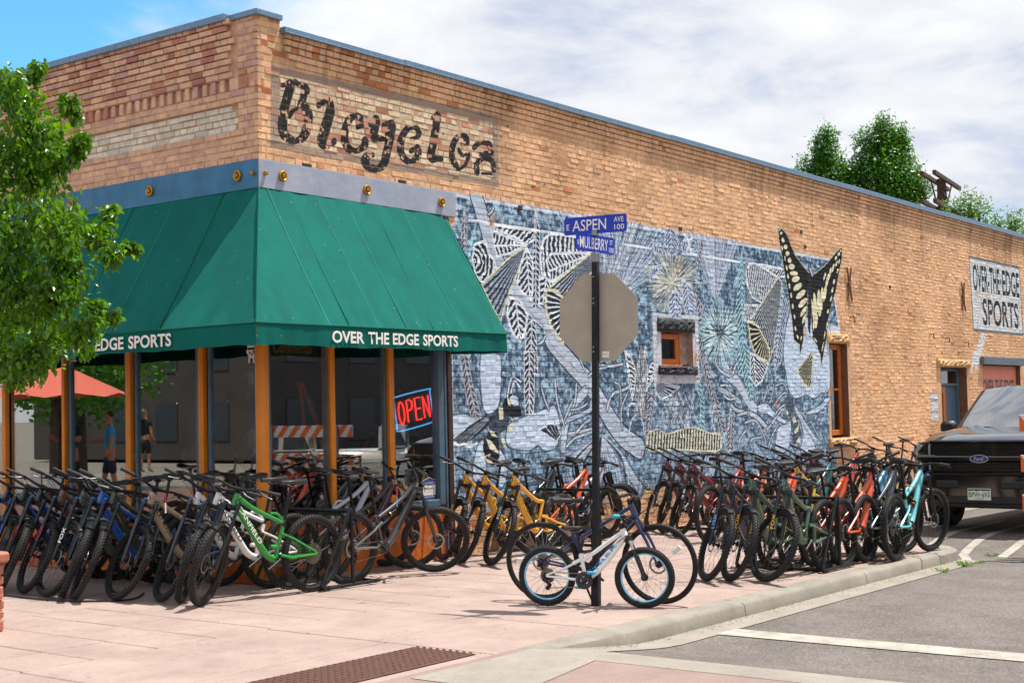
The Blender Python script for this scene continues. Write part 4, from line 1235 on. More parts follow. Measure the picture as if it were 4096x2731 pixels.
holes = [STOREFRONT] + REVEALS
ub = sorted({0.012, XEND} | {h[0] for h in holes if h[0] > 0} | {h[1] for h in holes})
zb = sorted({-.8, 5.735} | {h[2] for h in holes if h[2] > -.5} | {h[3] for h in holes})
wall_cells(0, ub, zb, holes, .0045, .3, M_SIDE, 'mortar')
wall_cells(0, [.012, .325], [5.735, 5.865], [], .0045, .3, M_SIDE, 'mortar')
wall_cells(1, [.012, .29, 6.6], [4.3, 4.712, 4.99, 5.128, 5.262, 5.865], [(.29, 7, 4.712, 4.99), (.29, 7, 5.128, 5.262)], .008, .3, M_FAC, 'mortar')
wall_cells(1, [.29, 6.6], [4.712, 4.99], [], .043, .3, M_FAC, 'mortar')
wall_cells(1, [.29, 6.6], [5.128, 5.262], [], .043, .3, M_FAC, 'mortar')
q = MB(); q.add([(.008, .29, 5.262), (.043, .29, 5.262), (.043, 6.6, 5.262), (.008, 6.6, 5.262), (.008, .29, 5.128), (.043, .29, 5.128), (.043, 6.6, 5.128), (.008, 6.6, 5.128)], [(0, 1, 2, 3), (4, 7, 6, 5)]); link('dentil_edge', q.mesh('dentil_edge', M_FAC), bld)
q = MB(); q.add([(.011, .29, 4.712), (.043, .29, 4.712), (.043, .29, 4.99), (.011, .29, 4.99), (.011, 6.6, 4.99), (.043, 6.6, 4.99), (.011, 6.6, 4.712), (.043, 6.6, 4.712)], [(0, 1, 2, 3), (3, 2, 5, 4), (0, 1, 7, 6)])
link('panel_edge', q.mesh('panel_edge', M_FAC), bld)
# reveals of the openings
for (x0, x1, z0, z1), mm, dep in zip(REVEALS, (M_REVW, M_REVEAL, M_REVEAL, M_REVEAL), (.22, .24, .30, .30)):
    q = MB(); q.add([(x0, .0, z0), (x1, .0, z0), (x1, .0, z1), (x0, .0, z1), (x0, dep, z0), (x1, dep, z0), (x1, dep, z1), (x0, dep, z1)],
                    [(0, 4, 7, 3), (1, 2, 6, 5), (3, 7, 6, 2), (0, 1, 5, 4)])
    link('reveal', q.mesh('reveal', mm), bld)
# roof, back and party walls
q = MB()
q.box((.3, .3, 5.2), (XEND, 11.7, 5.3)); q.box((.2, 11.7, -.8), (XEND, 12, 5.7)); q.box((XEND - .2, .05, -.8), (XEND, 11.8, 5.7)); q.box((.05, 6.6, -.8), (.3, 11.8, 5.7)); q.box((.30, .30, 4.0), (.34, 6.7, 5.25)); q.box((.3, .3, 4.0), (3.2, .34, 5.25))
q.box((3.2, .35, -.8), (XEND, .40, 5.25))
link('back_wall', q.mesh('back_wall', M_REVEAL), bld)


def unit_brick(v):
    r = random.Random(v); q = MB()
    j = lambda s: r.uniform(-s, s)
    fr = [(.02 + j(.008), 0 + j(.08), .05 + j(.02)), (.98 + j(.008), 0 + j(.08), .05 + j(.02)), (.98 + j(.008), 0 + j(.08), .95 + j(.02)), (.02 + j(.008), 0 + j(.08), .95 + j(.02))]
    md = [(0, .14, 0), (1, .14, 0), (1, .14, 1), (0, .14, 1)]
    bk = [(0, 1, 0), (1, 1, 0), (1, 1, 1), (0, 1, 1)]
    q.add(fr + md + bk, [(0, 1, 2, 3)] + [(i + 4, (i + 1) % 4 + 4, (i + 1) % 4, i) for i in range(4)] + [(i + 8, (i + 1) % 4 + 8, (i + 1) % 4 + 4, i + 4) for i in range(4)])
    return q


UB = [unit_brick(i) for i in range(6)]
allb = [('s', *b) for b in SIDE if b[3] > -.25] + [('f', *b) for b in FACADE]


def brick_xf(t):
    k, a, b, c, d, pr = t
    dep = .030 + max(0, pr)
    if k == 's': return (a, -pr - .0, c), (b - a, dep + .02, d - c)
    return (-pr, a, c), (dep + .02, b - a, d - c)


def score(t):
    k, a, b, c, d, pr = t
    p = np.array([(a + b) / 2, 0, (c + d) / 2]) if k == 's' else np.array([0, (a + b) / 2, (c + d) / 2])
    if k == 'f' and a > 3.0: return 1e9
    if k == 's' and a < 3.0 and c < 4.3: return 1e9
    return np.linalg.norm(p - CAM) * (1.0 if k == 's' else .98) + (.4 if (b - a) < .12 else 0)


order = sorted(range(len(allb)), key=lambda i: score(allb[i]))
ind = set(order[:300])
um_s = [u.mesh('brick', M_SIDE) for u in UB]


def fac_unit(u):
    q = MB(); q.add([(y, x, z) for (x, y, z) in u.v], [tuple(reversed(f)) for f in u.f]); return q


UBF = [fac_unit(u) for u in UB]
um_f = [u.mesh('brick', M_FAC) for u in UBF]
rest_s, rest_f = MB(), MB()
for i, t in enumerate(allb):
    lo, sc = brick_xf(t)
    v = rnd.randrange(6)
    if i in ind:
        o = link('brick', (um_s if t[0] == 's' else um_f)[v], bld, loc=lo); o.scale = sc
    else:
        src = UB[v] if t[0] == 's' else UBF[v]
        dst = rest_s if t[0] == 's' else rest_f
        if t[1] > 12: # far bricks: front face and four sides only
            dst.add([(lo[0] + p[0] * sc[0], lo[1] + p[1] * sc[1], lo[2] + p[2] * sc[2]) for p in src.v[:8]], src.f[:5])
        else:
            dst.add([(lo[0] + p[0] * sc[0], lo[1] + p[1] * sc[1], lo[2] + p[2] * sc[2]) for p in src.v], src.f)
link('brickwork', rest_s.mesh('brickwork', M_SIDE), bld, kind='stuff')
link('brickwork', rest_f.mesh('brickwork', M_FAC), bld, kind='stuff')

# metal cap along the parapet
def cap(p0, p1, hgt, out):
    q = MB(); d = Vector(p1) - Vector(p0); M = frame(p0, d, (0, 0, 1)); L_ = d.length
    q.bbox((0, 0, -out), (L_, hgt, .16 if False else .0 + .001), .004, M=M)
    q.bbox((0, hgt - .012, -out - .004), (L_, hgt + .004, .28), .003, M=M)
    return link('parapet_cap', q.mesh('parapet_cap', M_CAP), bld)


# frame() with x along the wall, y up: local z points out for the side wall when x runs +X
def side_cap(x0, x1, z, h):
    q = MB(); q.bbox((x0, -.075, z), (x1, .26, z + h), .005); q.bbox((x0, -.082, z), (x1, -.074, z + .012), .002)
    link('parapet_cap', q.mesh('parapet_cap', M_CAP), bld)


xx = .332
for i, (w, h) in enumerate(((1.9, .065), (3.1, .07), (3.0, .075), (3.0, .08), (3.1, .085), (3.0, .09), (3.0, .095), (3.0, .10), (3.6, .11))):
    side_cap(xx, xx + w - .004, 5.73 + (.004 if i % 2 else 0), h); xx += w
q = MB(); q.bbox((-.03, -.035, 5.86), (.34, .40, 5.92), .005); link('parapet_cap', q.mesh('parapet_cap', M_CAP), bld)
for (a, b_) in ((.405, 2.2), (2.204, 4.3), (4.304, 6.6)):
    q = MB(); q.bbox((-.085, a, 5.862), (.3, b_, 5.935), .005); link('parapet_cap', q.mesh('parapet_cap', M_CAP), bld)

# steel band with brass rosettes
q = MB(); q.bbox((-.012, .0, 4.066), (.10, 6.6, 4.362), .003); bf = link('steel_band', q.mesh('steel_band', M_BANDF), bld)
q = MB(); q.bbox((-.012, -.014, 4.066), (3.185, -.002, 4.362), .003); bs_ = link('steel_band', q.mesh('steel_band', M_BANDS), bld)
def rosette_mesh():
    q = MB()
    q.lathe([(.030, .0), (.052, .0), (.058, .012), (.056, .024), (.046, .030), (.036, .022), (.034, .008), (.018, .006)], 24)
    return q.mesh('rosette', M_GOLD)
RM = rosette_mesh()
q = MB(); q.bbox((-.02, -.02, 0), (.02, .02, .038), .006); BOLT = q.mesh('bolt', M_GOLD)
q = MB(); q.lathe([(.0001, .004), (.048, .004)], 20); RDISC = q.mesh('rosette_back', M_GOLDD)
def rosette(par, p, rot, big=True):
    if big:
        o = link('rosette', RM, par, loc=p); o.rotation_euler = rot
        c = link('bolt', BOLT, par, loc=p); c.rotation_euler = rot
        c = link('rosette_back', RDISC, par, loc=p); c.rotation_euler = rot
    else:
        o = link('bolt', BOLT, par, loc=p); o.rotation_euler = rot
for y in (.294, 1.706, 3.127, 4.54): rosette(bf, (-.013, y, 4.217), (0, R(-90), 0))
rosette(bf, (-.013, .062, 4.217), (0, R(-90), 0), False)
for x in (.311, 1.598, 2.905): rosette(bs_, (x, -.015, 4.217), (R(90), 0, 0))
rosette(bs_, (.068, -.015, 4.217), (R(90), 0, 0), False)

# shop front: posts, sills, bulkheads, panes
def part(name, m, *boxes, e=.006, parent=None):
    q = MB()
    for (a, b_) in boxes: q.bbox(a, b_, e)
    return link(name, q.mesh(name, m), parent or bld)


q = MB(); q.lathe([(.068, 0), (.068, 2.75)], 20, 0, Matrix.Translation((.0, .0, .06))); q.bbox((-.075, -.075, -.1), (.075, .075, .60), .01)
link('corner_post', q.mesh('corner_post', M_ORANGE), bld)
for (a, b_) in ((.946, 1.037), (1.886, 1.988)):
    part('window_post', M_ORANGE, ((a + .022, -.03, .64), (b_, .034, 2.75)))
for (a, b_) in ((.84, .95), (2.05, 2.16), (3.25, 3.33), (4.42, 4.52), (5.5, 5.6)):
    part('window_post', M_ORANGE, ((-.03, a + .03, .06), (.034, b_, 2.75)))
part('window_frame', M_BLUEF, ((2.78, -.02, .64), (2.885, .09, 2.75)), ((.07, -.015, .62), (2.885, .09, .70)), ((2.885, -.03, -.1), (2.925, .1, 2.75)))
part('timber_trim', M_WOODD, ((2.93, -.045, -.1), (3.015, .1, 4.06)))
for (a, b_) in ((.068, .13), (.945, .952), (1.04, 1.075), (1.87, 1.884), (1.99, 2.04)):
    part('window_frame', M_BLUEF, ((a, .01, .70), (b_, .08, 2.75)), e=.003)
for (a, b_) in ((.07, .12), (.80, .838), (.952, 1.03), (2.01, 2.048), (2.162, 2.22), (3.2, 3.248)):
    part('window_frame', M_BLUEF, ((.01, a, .55), (.08, b_, 2.75)), e=.003)
part('window_frame', M_BLUEF, ((-.015, .07, .48), (.09, 5.5, .555)))
part('bulkhead', M_ORANGE2, ((.07, .0, -.2), (2.9, .1, .617)))
part('bulkhead', M_ORANGE2, ((.0, .07, -.2), (.1, 5.5, .477)))
part('head_beam', M_WOODD, ((.0, .0, 2.752), (3.0, .3, 4.06)), ((.0, .3, 2.752), (.3, 6.6, 4.06)))
for (a, b_) in ((.13, .945), (1.04, 1.885), (1.99, 2.78)):
    part('pane', M_GLASS, ((a, .036, .70), (b_, .044, 2.75)), e=.001)
for (a, b_) in ((.12, .84), (.951, 2.05), (2.161, 3.25), (3.331, 4.42), (4.521, 5.5)):
    part('pane', M_GLASS, ((.036, a, .555), (.044, b_, 2.75)), e=.001)
# interior shell
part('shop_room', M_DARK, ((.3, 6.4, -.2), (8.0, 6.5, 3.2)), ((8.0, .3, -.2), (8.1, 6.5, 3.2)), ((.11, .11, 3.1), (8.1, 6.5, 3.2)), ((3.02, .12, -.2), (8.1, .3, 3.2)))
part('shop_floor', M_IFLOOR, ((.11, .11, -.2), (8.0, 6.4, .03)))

# small window
def window(x0, x1, z0, z1, y, fw, m, glassm, name='window', bars=(), hb=()):
    w = part(name, m, ((x0, y, z0), (x0 + fw, y + .06, z1)), ((x1 - fw, y, z0), (x1, y + .06, z1)), ((x0 + fw, y, z1 - fw), (x1 - fw, y + .06, z1)), ((x0 + fw, y, z0), (x1 - fw, y + .06, z0 + fw)), *[((x0 + fw, y + .005, z - .02), (x1 - fw, y + .055, z + .02)) for z in hb], *[((x - .02, y + .005, z0 + fw), (x + .02, y + .055, z1 - fw)) for x in bars])
    part('pane', glassm, ((x0 + fw, y + .028, z0 + fw), (x1 - fw, y + .034, z1 - fw)), e=.001, parent=w)
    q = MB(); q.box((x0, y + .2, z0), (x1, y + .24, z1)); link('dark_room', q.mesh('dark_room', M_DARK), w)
    return w


def rough_stone(x0, x1, z0, z1, y0, y1, m, name, par, seed=0):
    q = MB(); r = random.Random(seed); nx, nz = max(6, int((x1 - x0) / .07)), 5
    v = []; f = []
    for i in range(nx + 1):
        for j in range(nz + 1):
            ed = i in (0, nx) or j in (0, nz)
            v.append((x0 + (x1 - x0) * i / nx + (0 if ed else r.uniform(-.01, .01)), y0 + (.02 if ed else r.uniform(-.028, .012)), z0 + (z1 - z0) * j / nz + (r.uniform(-.006, .006))))
    for i in range(nx):
        for j in range(nz):
            a = i * (nz + 1) + j; f.append((a, a + nz + 1, a + nz + 2, a + 1))
    o = len(v)
    for i in (0, nx):
        for j in (0, nz):
            v.append((x0 + (x1 - x0) * i / nx, y1, z0 + (z1 - z0) * j / nz))
    top = [i * (nz + 1) + nz for i in range(nx + 1)]; bot = [i * (nz + 1) for i in range(nx + 1)]
    f.append(tuple(top) + (o + 3, o + 1)); f.append(tuple(reversed(bot)) + (o, o + 2))
    f.append(tuple(range(0, nz + 1)) [::1] + (o + 1, o)); f.append(tuple(range(nx * (nz + 1) + nz, nx * (nz + 1) - 1, -1)) + (o + 2, o + 3))
    q.add(v, f)
    return link(name, q.mesh(name, m), par)


w1 = window(7.992, 8.67, 2.345, 2.815, .10, .085, M_WOODO, M_GLASSD)
part('jamb', M_WOODO, ((8.672, .09, 2.345), (8.70, .2, 2.825)), ((7.992, .05, 2.322), (8.70, .2, 2.343)), parent=w1)
rough_stone(7.88, 9.0, 2.833, 3.03, -.03, .2, M_SLATE, 'lintel', w1, 1)
rough_stone(7.88, 9.02, 2.19, 2.318, -.045, .2, M_SLATE, 'sill', w1, 2)
part('pier_face', M_REVW, ((8.705, .10, 2.345), (8.93, .2, 2.83)), parent=w1)
w2 = window(14.02, 14.78, 1.10, 2.79, .12, .10, M_WOODO, M_GLASSD, hb=(1.95,))
rough_stone(13.9, 14.94, 2.805, 2.98, -.03, .2, M_STONE, 'lintel', w2, 3)
rough_stone(13.82, 15.03, .905, 1.055, -.07, .2, M_STONE, 'sill', w2, 4)
# service door in its deep reveal
door = part('door', M_WOODO, ((19.86, .2, .0), (19.97, .25, 2.0)), ((20.45, .2, .0), (20.6, .25, 2.0)), ((19.97, .2, 1.85), (20.45, .25, 2.0)), ((19.97, .2, .0), (20.45, .25, .3)))
part('pane', M_GLASSD, ((19.97, .22, .3), (20.45, .226, 1.85)), e=.001, parent=door)
part('door_frame', M_BLUEF, ((19.8, .18, -.3), (19.86, .28, 2.4)), ((21.36, .18, -.3), (21.44, .28, 2.4)), ((19.86, .18, 2.01), (21.36, .28, 2.07)), ((19.86, .18, 2.34), (21.36, .28, 2.40)), ((20.6, .24, -.3), (21.36, .27, 2.01)), parent=door)
part('pane', M_GLASSD, ((19.86, .22, 2.07), (21.36, .226, 2.34)), e=.001, parent=door)
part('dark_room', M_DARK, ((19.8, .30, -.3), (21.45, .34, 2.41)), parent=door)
rough_stone(19.55, 21.63, 2.42, 2.59, -.05, .2, M_STONE, 'lintel', door, 5)
gar = part('garage_door', M_SALMON, ((22.62, .1, 1.45), (25.42, .16, 2.49)), ((22.62, .1, -.3), (25.42, .16, 1.10)), *[((22.62 + i * .56, .1, 1.10), (22.62 + i * .56 + .08, .16, 1.45)) for i in range(5)], ((25.3, .1, 1.1), (25.42, .16, 1.45)))
part('pane', M_GLASSD, ((22.7, .12, 1.10), (25.3, .126, 1.45)), e=.001, parent=gar)
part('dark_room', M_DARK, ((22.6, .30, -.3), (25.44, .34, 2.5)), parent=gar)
part('timber_lintel', mat('grey_painted_timber', '5d6b76', .7, var=.25, vs=8, bump=.4, bs=20), ((22.4, -.10, 2.50), (25.5, .2, 2.68)), parent=gar)
tm = fit_text('OVER THE EDGE', 2.35, .38, .02); tm.materials.append(M_BLK)
o = link('lettering', tm, gar); o.matrix_world = frame((22.86, .096, 1.78), (1, 0, 0), (0, 0, 1))
# old iron tie-plates and hooks on the wall
M_IRON = mat('rusted_iron', '7d5a42', .8, .4, var=.4, vs=20, bump=.4)
for (x, z) in ((14.95, 3.93), (21.35, 4.02)):
    q = MB()
    for s in (-1, 1):
        q.tube([(x + s * (.10 - .07 * math.sin(math.pi * t / 8)), -.03, z - .32 + .08 * t) for t in range(9)], .018, 6)
    q.bbox((x - .05, -.05, z - .05), (x + .05, -.005, z + .05), .008)
    link('tie_plate', q.mesh('tie_plate', M_IRON), bld)
for (x, z) in ((19.2, 3.1), (20.15, 3.05), (21.4, 2.98), (14.98, 3.30)):
    q = MB(); q.tube([(x, 0, z), (x, -.08, z + .02), (x + .02, -.09, z - .10)], .015, 6)
    link('hook', q.mesh('hook', M_IRON), bld)
for (x, z, c) in ((8.6, 4.42, .1), (4.48, 4.32, .09), (13.05, 4.5, .1), (12.9, 4.75, .1), (17.0, 4.0, .1), (.62, 4.372, .14), (2.15, 4.376, .14)):
    q = MB(); q.bbox((x, -.012, z - .03), (x + c, .02, z + .03), .008); link('vent_hole', q.mesh('vent_hole', M_GOLDD), bld)

# ------------------------------------------------------------------ awning
aw = thing('shop_awning', 'green canvas corner awning with white shop lettering under the blue band', 'awning', (0, 0, 2.4))
D_, ZT_, ZB_, XE = .87, 4.062, 2.60, 2.989
YA = 5.2


def canopy(side):
    q = MB(); nu, nv = 120, 26; v = []; f = []
    for i in range(nu + 1):
        for j in range(nv + 1):
            t = j / nv
            top = XE * i / nu; bot = -D_ + (XE + D_) * i / nu
            if side: a = top + (bot - top) * t
            else:
                top = YA * i / nu; bot = -D_ + (YA + D_) * i / nu; a = top + (bot - top) * t
            o = -D_ * t; z = ZT_ + (ZB_ - ZT_) * t
            s = math.sin(math.pi * t) * .018
            w = .007 * math.sin(a * 9 + t * 3 + math.sin(a * 2.3)) * t * (1 - .4 * t) + .009 * math.sin(a * 27 + 3 * math.sin(t * 4 + a * 5)) * t ** 5 + .006 * math.sin(a * 3.1 + t * 2.2) + .007 * math.sin(a * 14 - t * 6) * (1 - t) ** 4 + .004 * math.sin(a * 19 + t * 23) * t * (1 - t)
            o += s + w
            v.append((a, o - .014, z) if side else (o - .012, a, z))
    for i in range(nu):
        for j in range(nv):
            k = i * (nv + 1) + j
            g = (k, k + 1, k + nv + 2, k + nv + 1)
            f.append(g if side else tuple(reversed(g)))
    q.add(v, f, 0, True)
    return q.mesh('canopy', M_CANVAS)


def rel(o):
    o.location = (0, 0, -2.4); return o


rel(link('canopy', canopy(True), aw)); rel(link('canopy', canopy(False), aw))
q = MB(); q.add([(XE, -.012, ZT_), (XE, -D_ - .012, ZB_), (XE, -.012, ZB_)], [(0, 1, 2)]); rel(link('end_panel', q.mesh('end_panel', M_CANVAS), aw))


def valance(side):
    q = MB(); n = 110; v = []; f = []; L0, L1 = -D_ - .014, (XE if side else YA)
    for i in range(n + 1):
        a = L0 + (L1 - L0) * i / n
        for j in range(7):
            t = j / 6
            z = ZB_ + .004 - (.212 + .006 * math.sin(a * 4.1) + .004 * math.sin(a * 13)) * t
            o = -D_ - .016 - (.007 * math.sin(a * 6.3) + .004 * math.sin(a * 17 + 1)) * t - .003 * math.sin(a * 41 + 5 * t) * t
            if abs(a - L0) < .3: o -= .01 * t * math.sin((a - L0) * 30) * (1 - abs(a - L0) / .3)
            v.append((a, o, z) if side else (o, a, z))
    for i in range(n):
        for j in range(6):
            k = i * 7 + j; g = (k, k + 1, k + 8, k + 7)
            f.append(g if side else tuple(reversed(g)))
    q.add(v, f, 0, True)
    return q.mesh('valance', M_CANVAS)


rel(link('valance', valance(True), aw)); rel(link('valance', valance(False), aw))
q = MB()
for i in range(30):
    a = -D_ + (XE + D_ - .06) * 0 ; break
q.add([(XE, -D_ - .016, ZB_), (XE, -.05, ZB_), (XE, -.05, ZB_ - .20), (XE, -D_ - .02, ZB_ - .215)], [(0, 1, 2, 3)]); rel(link('valance', q.mesh('valance', M_CANVAS), aw))
def slope(a, t, lift, side):
    o = -D_ * t + math.sin(math.pi * t) * .018 + .006 * math.sin(a * 3.1 + t * 2.2) - .014 - lift
    z = ZT_ + (ZB_ - ZT_) * t
    return (a, o, z + lift * .5) if side else (o, a, z + lift * .5)
for (a, side, r, m) in ((.38, True, .0045, M_SEAM), (1.70, True, .0045, M_SEAM), (2.95, True, .008, M_RIBC), (.10, True, .008, M_RIBC), (.82, True, .006, M_RIBC), (1.26, True, .006, M_RIBC), (2.22, True, .006, M_RIBC),
                        (.52, False, .008, M_SEAM), (2.0, False, .005, M_SEAM), (1.3, False, .005, M_RIBC), (3.3, False, .006, M_SEAM)):
    q = MB(); q.tube([slope(a, t / 12, 0, side) for t in range(0, 13)], r, 6); rel(link('seam', q.mesh('seam', m), aw))
q = MB(); q.tube([(-D_ * t / 8 - .01, -D_ * t / 8 - .012, ZT_ + (ZB_ - ZT_) * t / 8) for t in range(9)], .012, 8); rel(link('seam', q.mesh('seam', M_CANVAS), aw))
q = MB(); q.tube([(XE, -D_ - .02, ZB_), (-D_ - .018, -D_ - .02, ZB_), (-D_ - .018, YA, ZB_)], .010, 8); rel(link('hem', q.mesh('hem', M_SEAM), aw))
q = MB()
for x in (.2, 1.3, 2.3, 2.95): q.tube([(x, -D_ + .02, ZB_ + .01), (x, .0, ZB_ + .01)], .012, 6); q.tube([(x, -D_ + .02, ZB_), (x, -.0, ZT_ - .05)], .012, 6)
for y in (1., 2.3, 3.6): q.tube([(-D_ + .02, y, ZB_ + .01), (.0, y, ZB_ + .01)], .012, 6)
q.tube([(XE - .02, -D_ + .03, ZB_ - .01), (-D_ + .03, -D_ + .03, ZB_ - .01), (-D_ + .03, YA, ZB_ - .01)], .014, 6)
rel(link('awning_frame', q.mesh('awning_frame', M_BLK), aw))
for (txt, f0, f1) in (('OVER', 0, .235), ('THE', .265, .425), ('EDGE', .455, .665), ('SPORTS', .70, 1.0)):
    tm = fit_text(txt, 1.97 * (f1 - f0), .122, .026); tm.materials.append(M_WHITE)
    o = link('lettering', tm, aw); o.matrix_world = frame((.095 + 1.97 * f0, -D_ - .040, 2.432), (1, 0, -.002), (0, 0, 1))
    tm = fit_text(txt, 2.2 * (f1 - f0), .130, .026); tm.materials.append(M_WHITE)
    o = link('lettering', tm, aw); o.matrix_world = frame((-D_ - .040, 2.50 - 2.2 * f0, 2.430), (0, -1, 0), (0, 0, 1))
bpy.context.view_layer.update()
for ch in aw.children:
    if ch.name.startswith('lettering'):
        ch.matrix_world = ch.matrix_world
# ------------------------------------------------------------------ bicycles
M_TYRE = mat('tyre_rubber', '1d1c1c', .72, var=.35, vs=25, bump=.15, bs=120, spec=.35)
M_TREAD = mat('tyre_tread', '2c2a29', .62, var=.4, vs=18, spec=.45)
M_RIM = mat('black_rim', '141416', .35, .1, var=.2, vs=20)
M_RIMB = mat('pale_blue_rim', '7fc4e2', .3, .1, var=.06, vs=20)
M_RIMS = mat('silver_rim', 'a8acb0', .3, .8, var=.1, vs=20)
M_SPOKE = mat('spoke_steel', '55585c', .3, .8, var=.1)
M_SPOKEB = mat('spoke_bright', 'c9ccd0', .3, .8, var=.1)
M_HUB = mat('hub_black', '1a1a1c', .35, .4, var=.2)
M_STEEL = mat('brushed_steel', '9b9a96', .35, .9, var=.2, vs=40)
M_CASS = mat('cassette_steel', '6e685e', .35, .85, var=.3, vs=60)
M_CHAIN = mat('chain_gold_steel', '8f8674', .35, .8, var=.3, vs=90)
M_FORK = mat('satin_black_fork', '14161b', .34, .15, var=.25, vs=12, coat=.25)
M_STAN = mat('fork_stanchion', '20242c', .14, .5, var=.15, vs=12, coat=.3)
M_STANC = mat('chrome_stanchion', 'b9bdc4', .12, .95, var=.05)
M_BARM = mat('black_anodised_bar', '17181b', .36, .3, var=.2, vs=18)
M_GRIP = mat('grip_rubber', '2a2a2c', .75, var=.25, vs=30, bump=.3, bs=160)
M_SADD = mat('saddle_vinyl', '1b1b1d', .5, var=.25, vs=12, bump=.1, bs=50)
M_CABLE = mat('cable_black', '121214', .5, var=.1)
M_CRANK = mat('crank_grey', '3b3c3f', .35, .6, var=.25, vs=20)
M_SHOCK = mat('shock_black', '17181a', .3, .4, var=.2)
M_SPRING = mat('shock_gold', 'a37a2c', .3, .7, var=.2)
M_KNOBB = mat('blue_anodised', '2f7fd0', .3, .6, var=.1)

ROTY = Matrix.Rotation(R(90), 4, 'X')


def tyre_mesh(Ro, r, knobs=True, n=48):
    q = MB()
    prof = [(Ro - r - .004 + r * math.cos(a), r * 1.02 * math.sin(a)) for a in [R(x) for x in (-145, -115, -85, -55, -28, 0, 28, 55, 85, 115, 145)]]
    q.lathe(prof, n, 0, ROTY)
    if knobs:
        c = 64
        for k in range(c):
            for (lat, off, l, w) in ((-52, 0, .016, .012), (-19, .5, .017, .011), (19, 0, .017, .011), (52, .5, .016, .012)):
                a = 2 * math.pi * (k + off) / c
                b_ = R(lat)
                rr = Ro - r - .004 + (r + .001) * math.cos(b_); yy = (r + .001) * math.sin(b_)
                M = Matrix.Rotation(-a, 4, 'Y') @ Matrix.Translation((rr, yy, 0)) @ Matrix.Rotation(b_, 4, 'Z')
                s = r / .030
                x0, x1 = -.001, .0062
                p = [(x0, -w / 2 * s, -l / 2 * s), (x0, w / 2 * s, -l / 2 * s), (x0, w / 2 * s, l / 2 * s), (x0, -w / 2 * s, l / 2 * s)]
                t = [(x1, y * .8, z * .8) for (_, y, z) in p]
                q.add([tuple(M @ Vector(v)) for v in p + t], [(4, 5, 6, 7), (0, 1, 5, 4), (1, 2, 6, 5), (2, 3, 7, 6), (3, 0, 4, 7)], 1)
    return q.mesh('tyre', [M_TYRE, M_TREAD])


def rim_mesh(r, m, w=.015, dp=.022):
    q = MB(); q.lathe([(r - dp, -w * .5), (r - dp * .4, -w), (r + .004, -w), (r + .004, w), (r - dp * .4, w), (r - dp, w * .5)], 48, 0, ROTY, closed=True)
    return q.mesh('rim', m)


def spokes_mesh(r, m, n=28, t=.0013, fl=.026):
    q = MB()
    for k in range(n):
        a = 2 * math.pi * k / n; s = 1 if k % 2 else -1
        ah = a + (.9 if (k // 2) % 2 else -.9)
        q.tube([(fl * math.cos(ah), s * .027, fl * math.sin(ah)), (r * math.cos(a), s * .003, r * math.sin(a))], t, 3, caps=False)
    return q.mesh('spokes', m)


def hub_mesh(w=.055):
    q = MB(); q.lathe([(.0001, -w), (.010, -w), (.011, -.03), (.030, -.028), (.030, -.024), (.014, -.018), (.014, .018), (.030, .024), (.030, .028), (.011, .032), (.010, w), (.0001, w)], 16, 0, ROTY)
    return q.mesh('hub', M_HUB)


def disc_mesh(r=.09, y=.040):
    q = MB(); q.lathe([(r - .018, y - .001), (r, y - .001), (r, y + .001), (r - .018, y + .001)], 32, 0, ROTY, closed=True)
    for k in range(6):
        a = 2 * math.pi * k / 6
        q.tube([(.026 * math.cos(a), y, .026 * math.sin(a)), ((r - .015) * math.cos(a + .5), y, (r - .015) * math.sin(a + .5))], .0035, 4)
    return q.mesh('brake_disc', M_STEEL)


def cassette_mesh(R1=.095):
    q = MB()
    for i in range(10):
        rr = R1 - (R1 - .028) * i / 9; y = -.020 - .0042 * i
        q.lathe([(.015, y), (rr - .004, y), (rr, y - .001), (rr, y - .002), (rr - .006, y - .0025), (.015, y - .0025)], 30, 0, ROTY)
    return q.mesh('cassette', M_CASS)


K65 = Vector((-math.cos(R(65)), 0, math.sin(R(65))))


def saddle_mesh():
    q = MB(); n, m = 12, 8; v = []; f = []
    for i in range(n + 1):
        t = i / n; x = -.135 + .27 * t
        w = .070 * (1 - min(1, max(0, (t - .12) / .55)) ** 1.3) + .019 if t > .12 else .070 * (.75 + .25 * math.sin(t / .12 * math.pi / 2)) + .019
        z = .012 * math.cos(t * math.pi) * .6 + (.012 if t < .15 else 0)
        for j in range(m + 1):
            a = math.pi * j / m
            y = w * math.cos(a)
            v.append((x, y, z + .022 * math.sin(a) ** .6 - (.0 if 0 < j < m else .018)))
    for i in range(n):
        for j in range(m):
            k = i * (m + 1) + j; f.append((k, k + m + 1, k + m + 2, k + 1))
    f.append(tuple(range(m + 1))); f.append(tuple(reversed(range(n * (m + 1), (n + 1) * (m + 1)))))
    for i in range(n): f.append((i * (m + 1), i * (m + 1) + m, (i + 1) * (m + 1) + m, (i + 1) * (m + 1)))
    q.add(v, f, 0, True)
    for s in (-1, 1): q.tube([(.09, s * .012, -.01), (.03, s * .022, -.035), (-.05, s * .022, -.035), (-.10, s * .035, -.01)], .0038, 6, 1)
    return q.mesh('saddle', [M_SADD, M_STEEL])


def lever_mesh(s):
    q = MB(); y = s * .235
    q.tube([(.012, y - s * .02, -.004), (.03, y, -.012), (.045, y + s * .03, -.02), (.05, y + s * .09, -.03), (.045, y + s * .12, -.036)], [.011, .012, .006, .005, .005], 6)
    q.tube([(.0, y - s * .01, 0), (.03, y - s * .05, -.01)], [.012, .009], 6)
    return q.mesh('brake_lever', M_BARM)


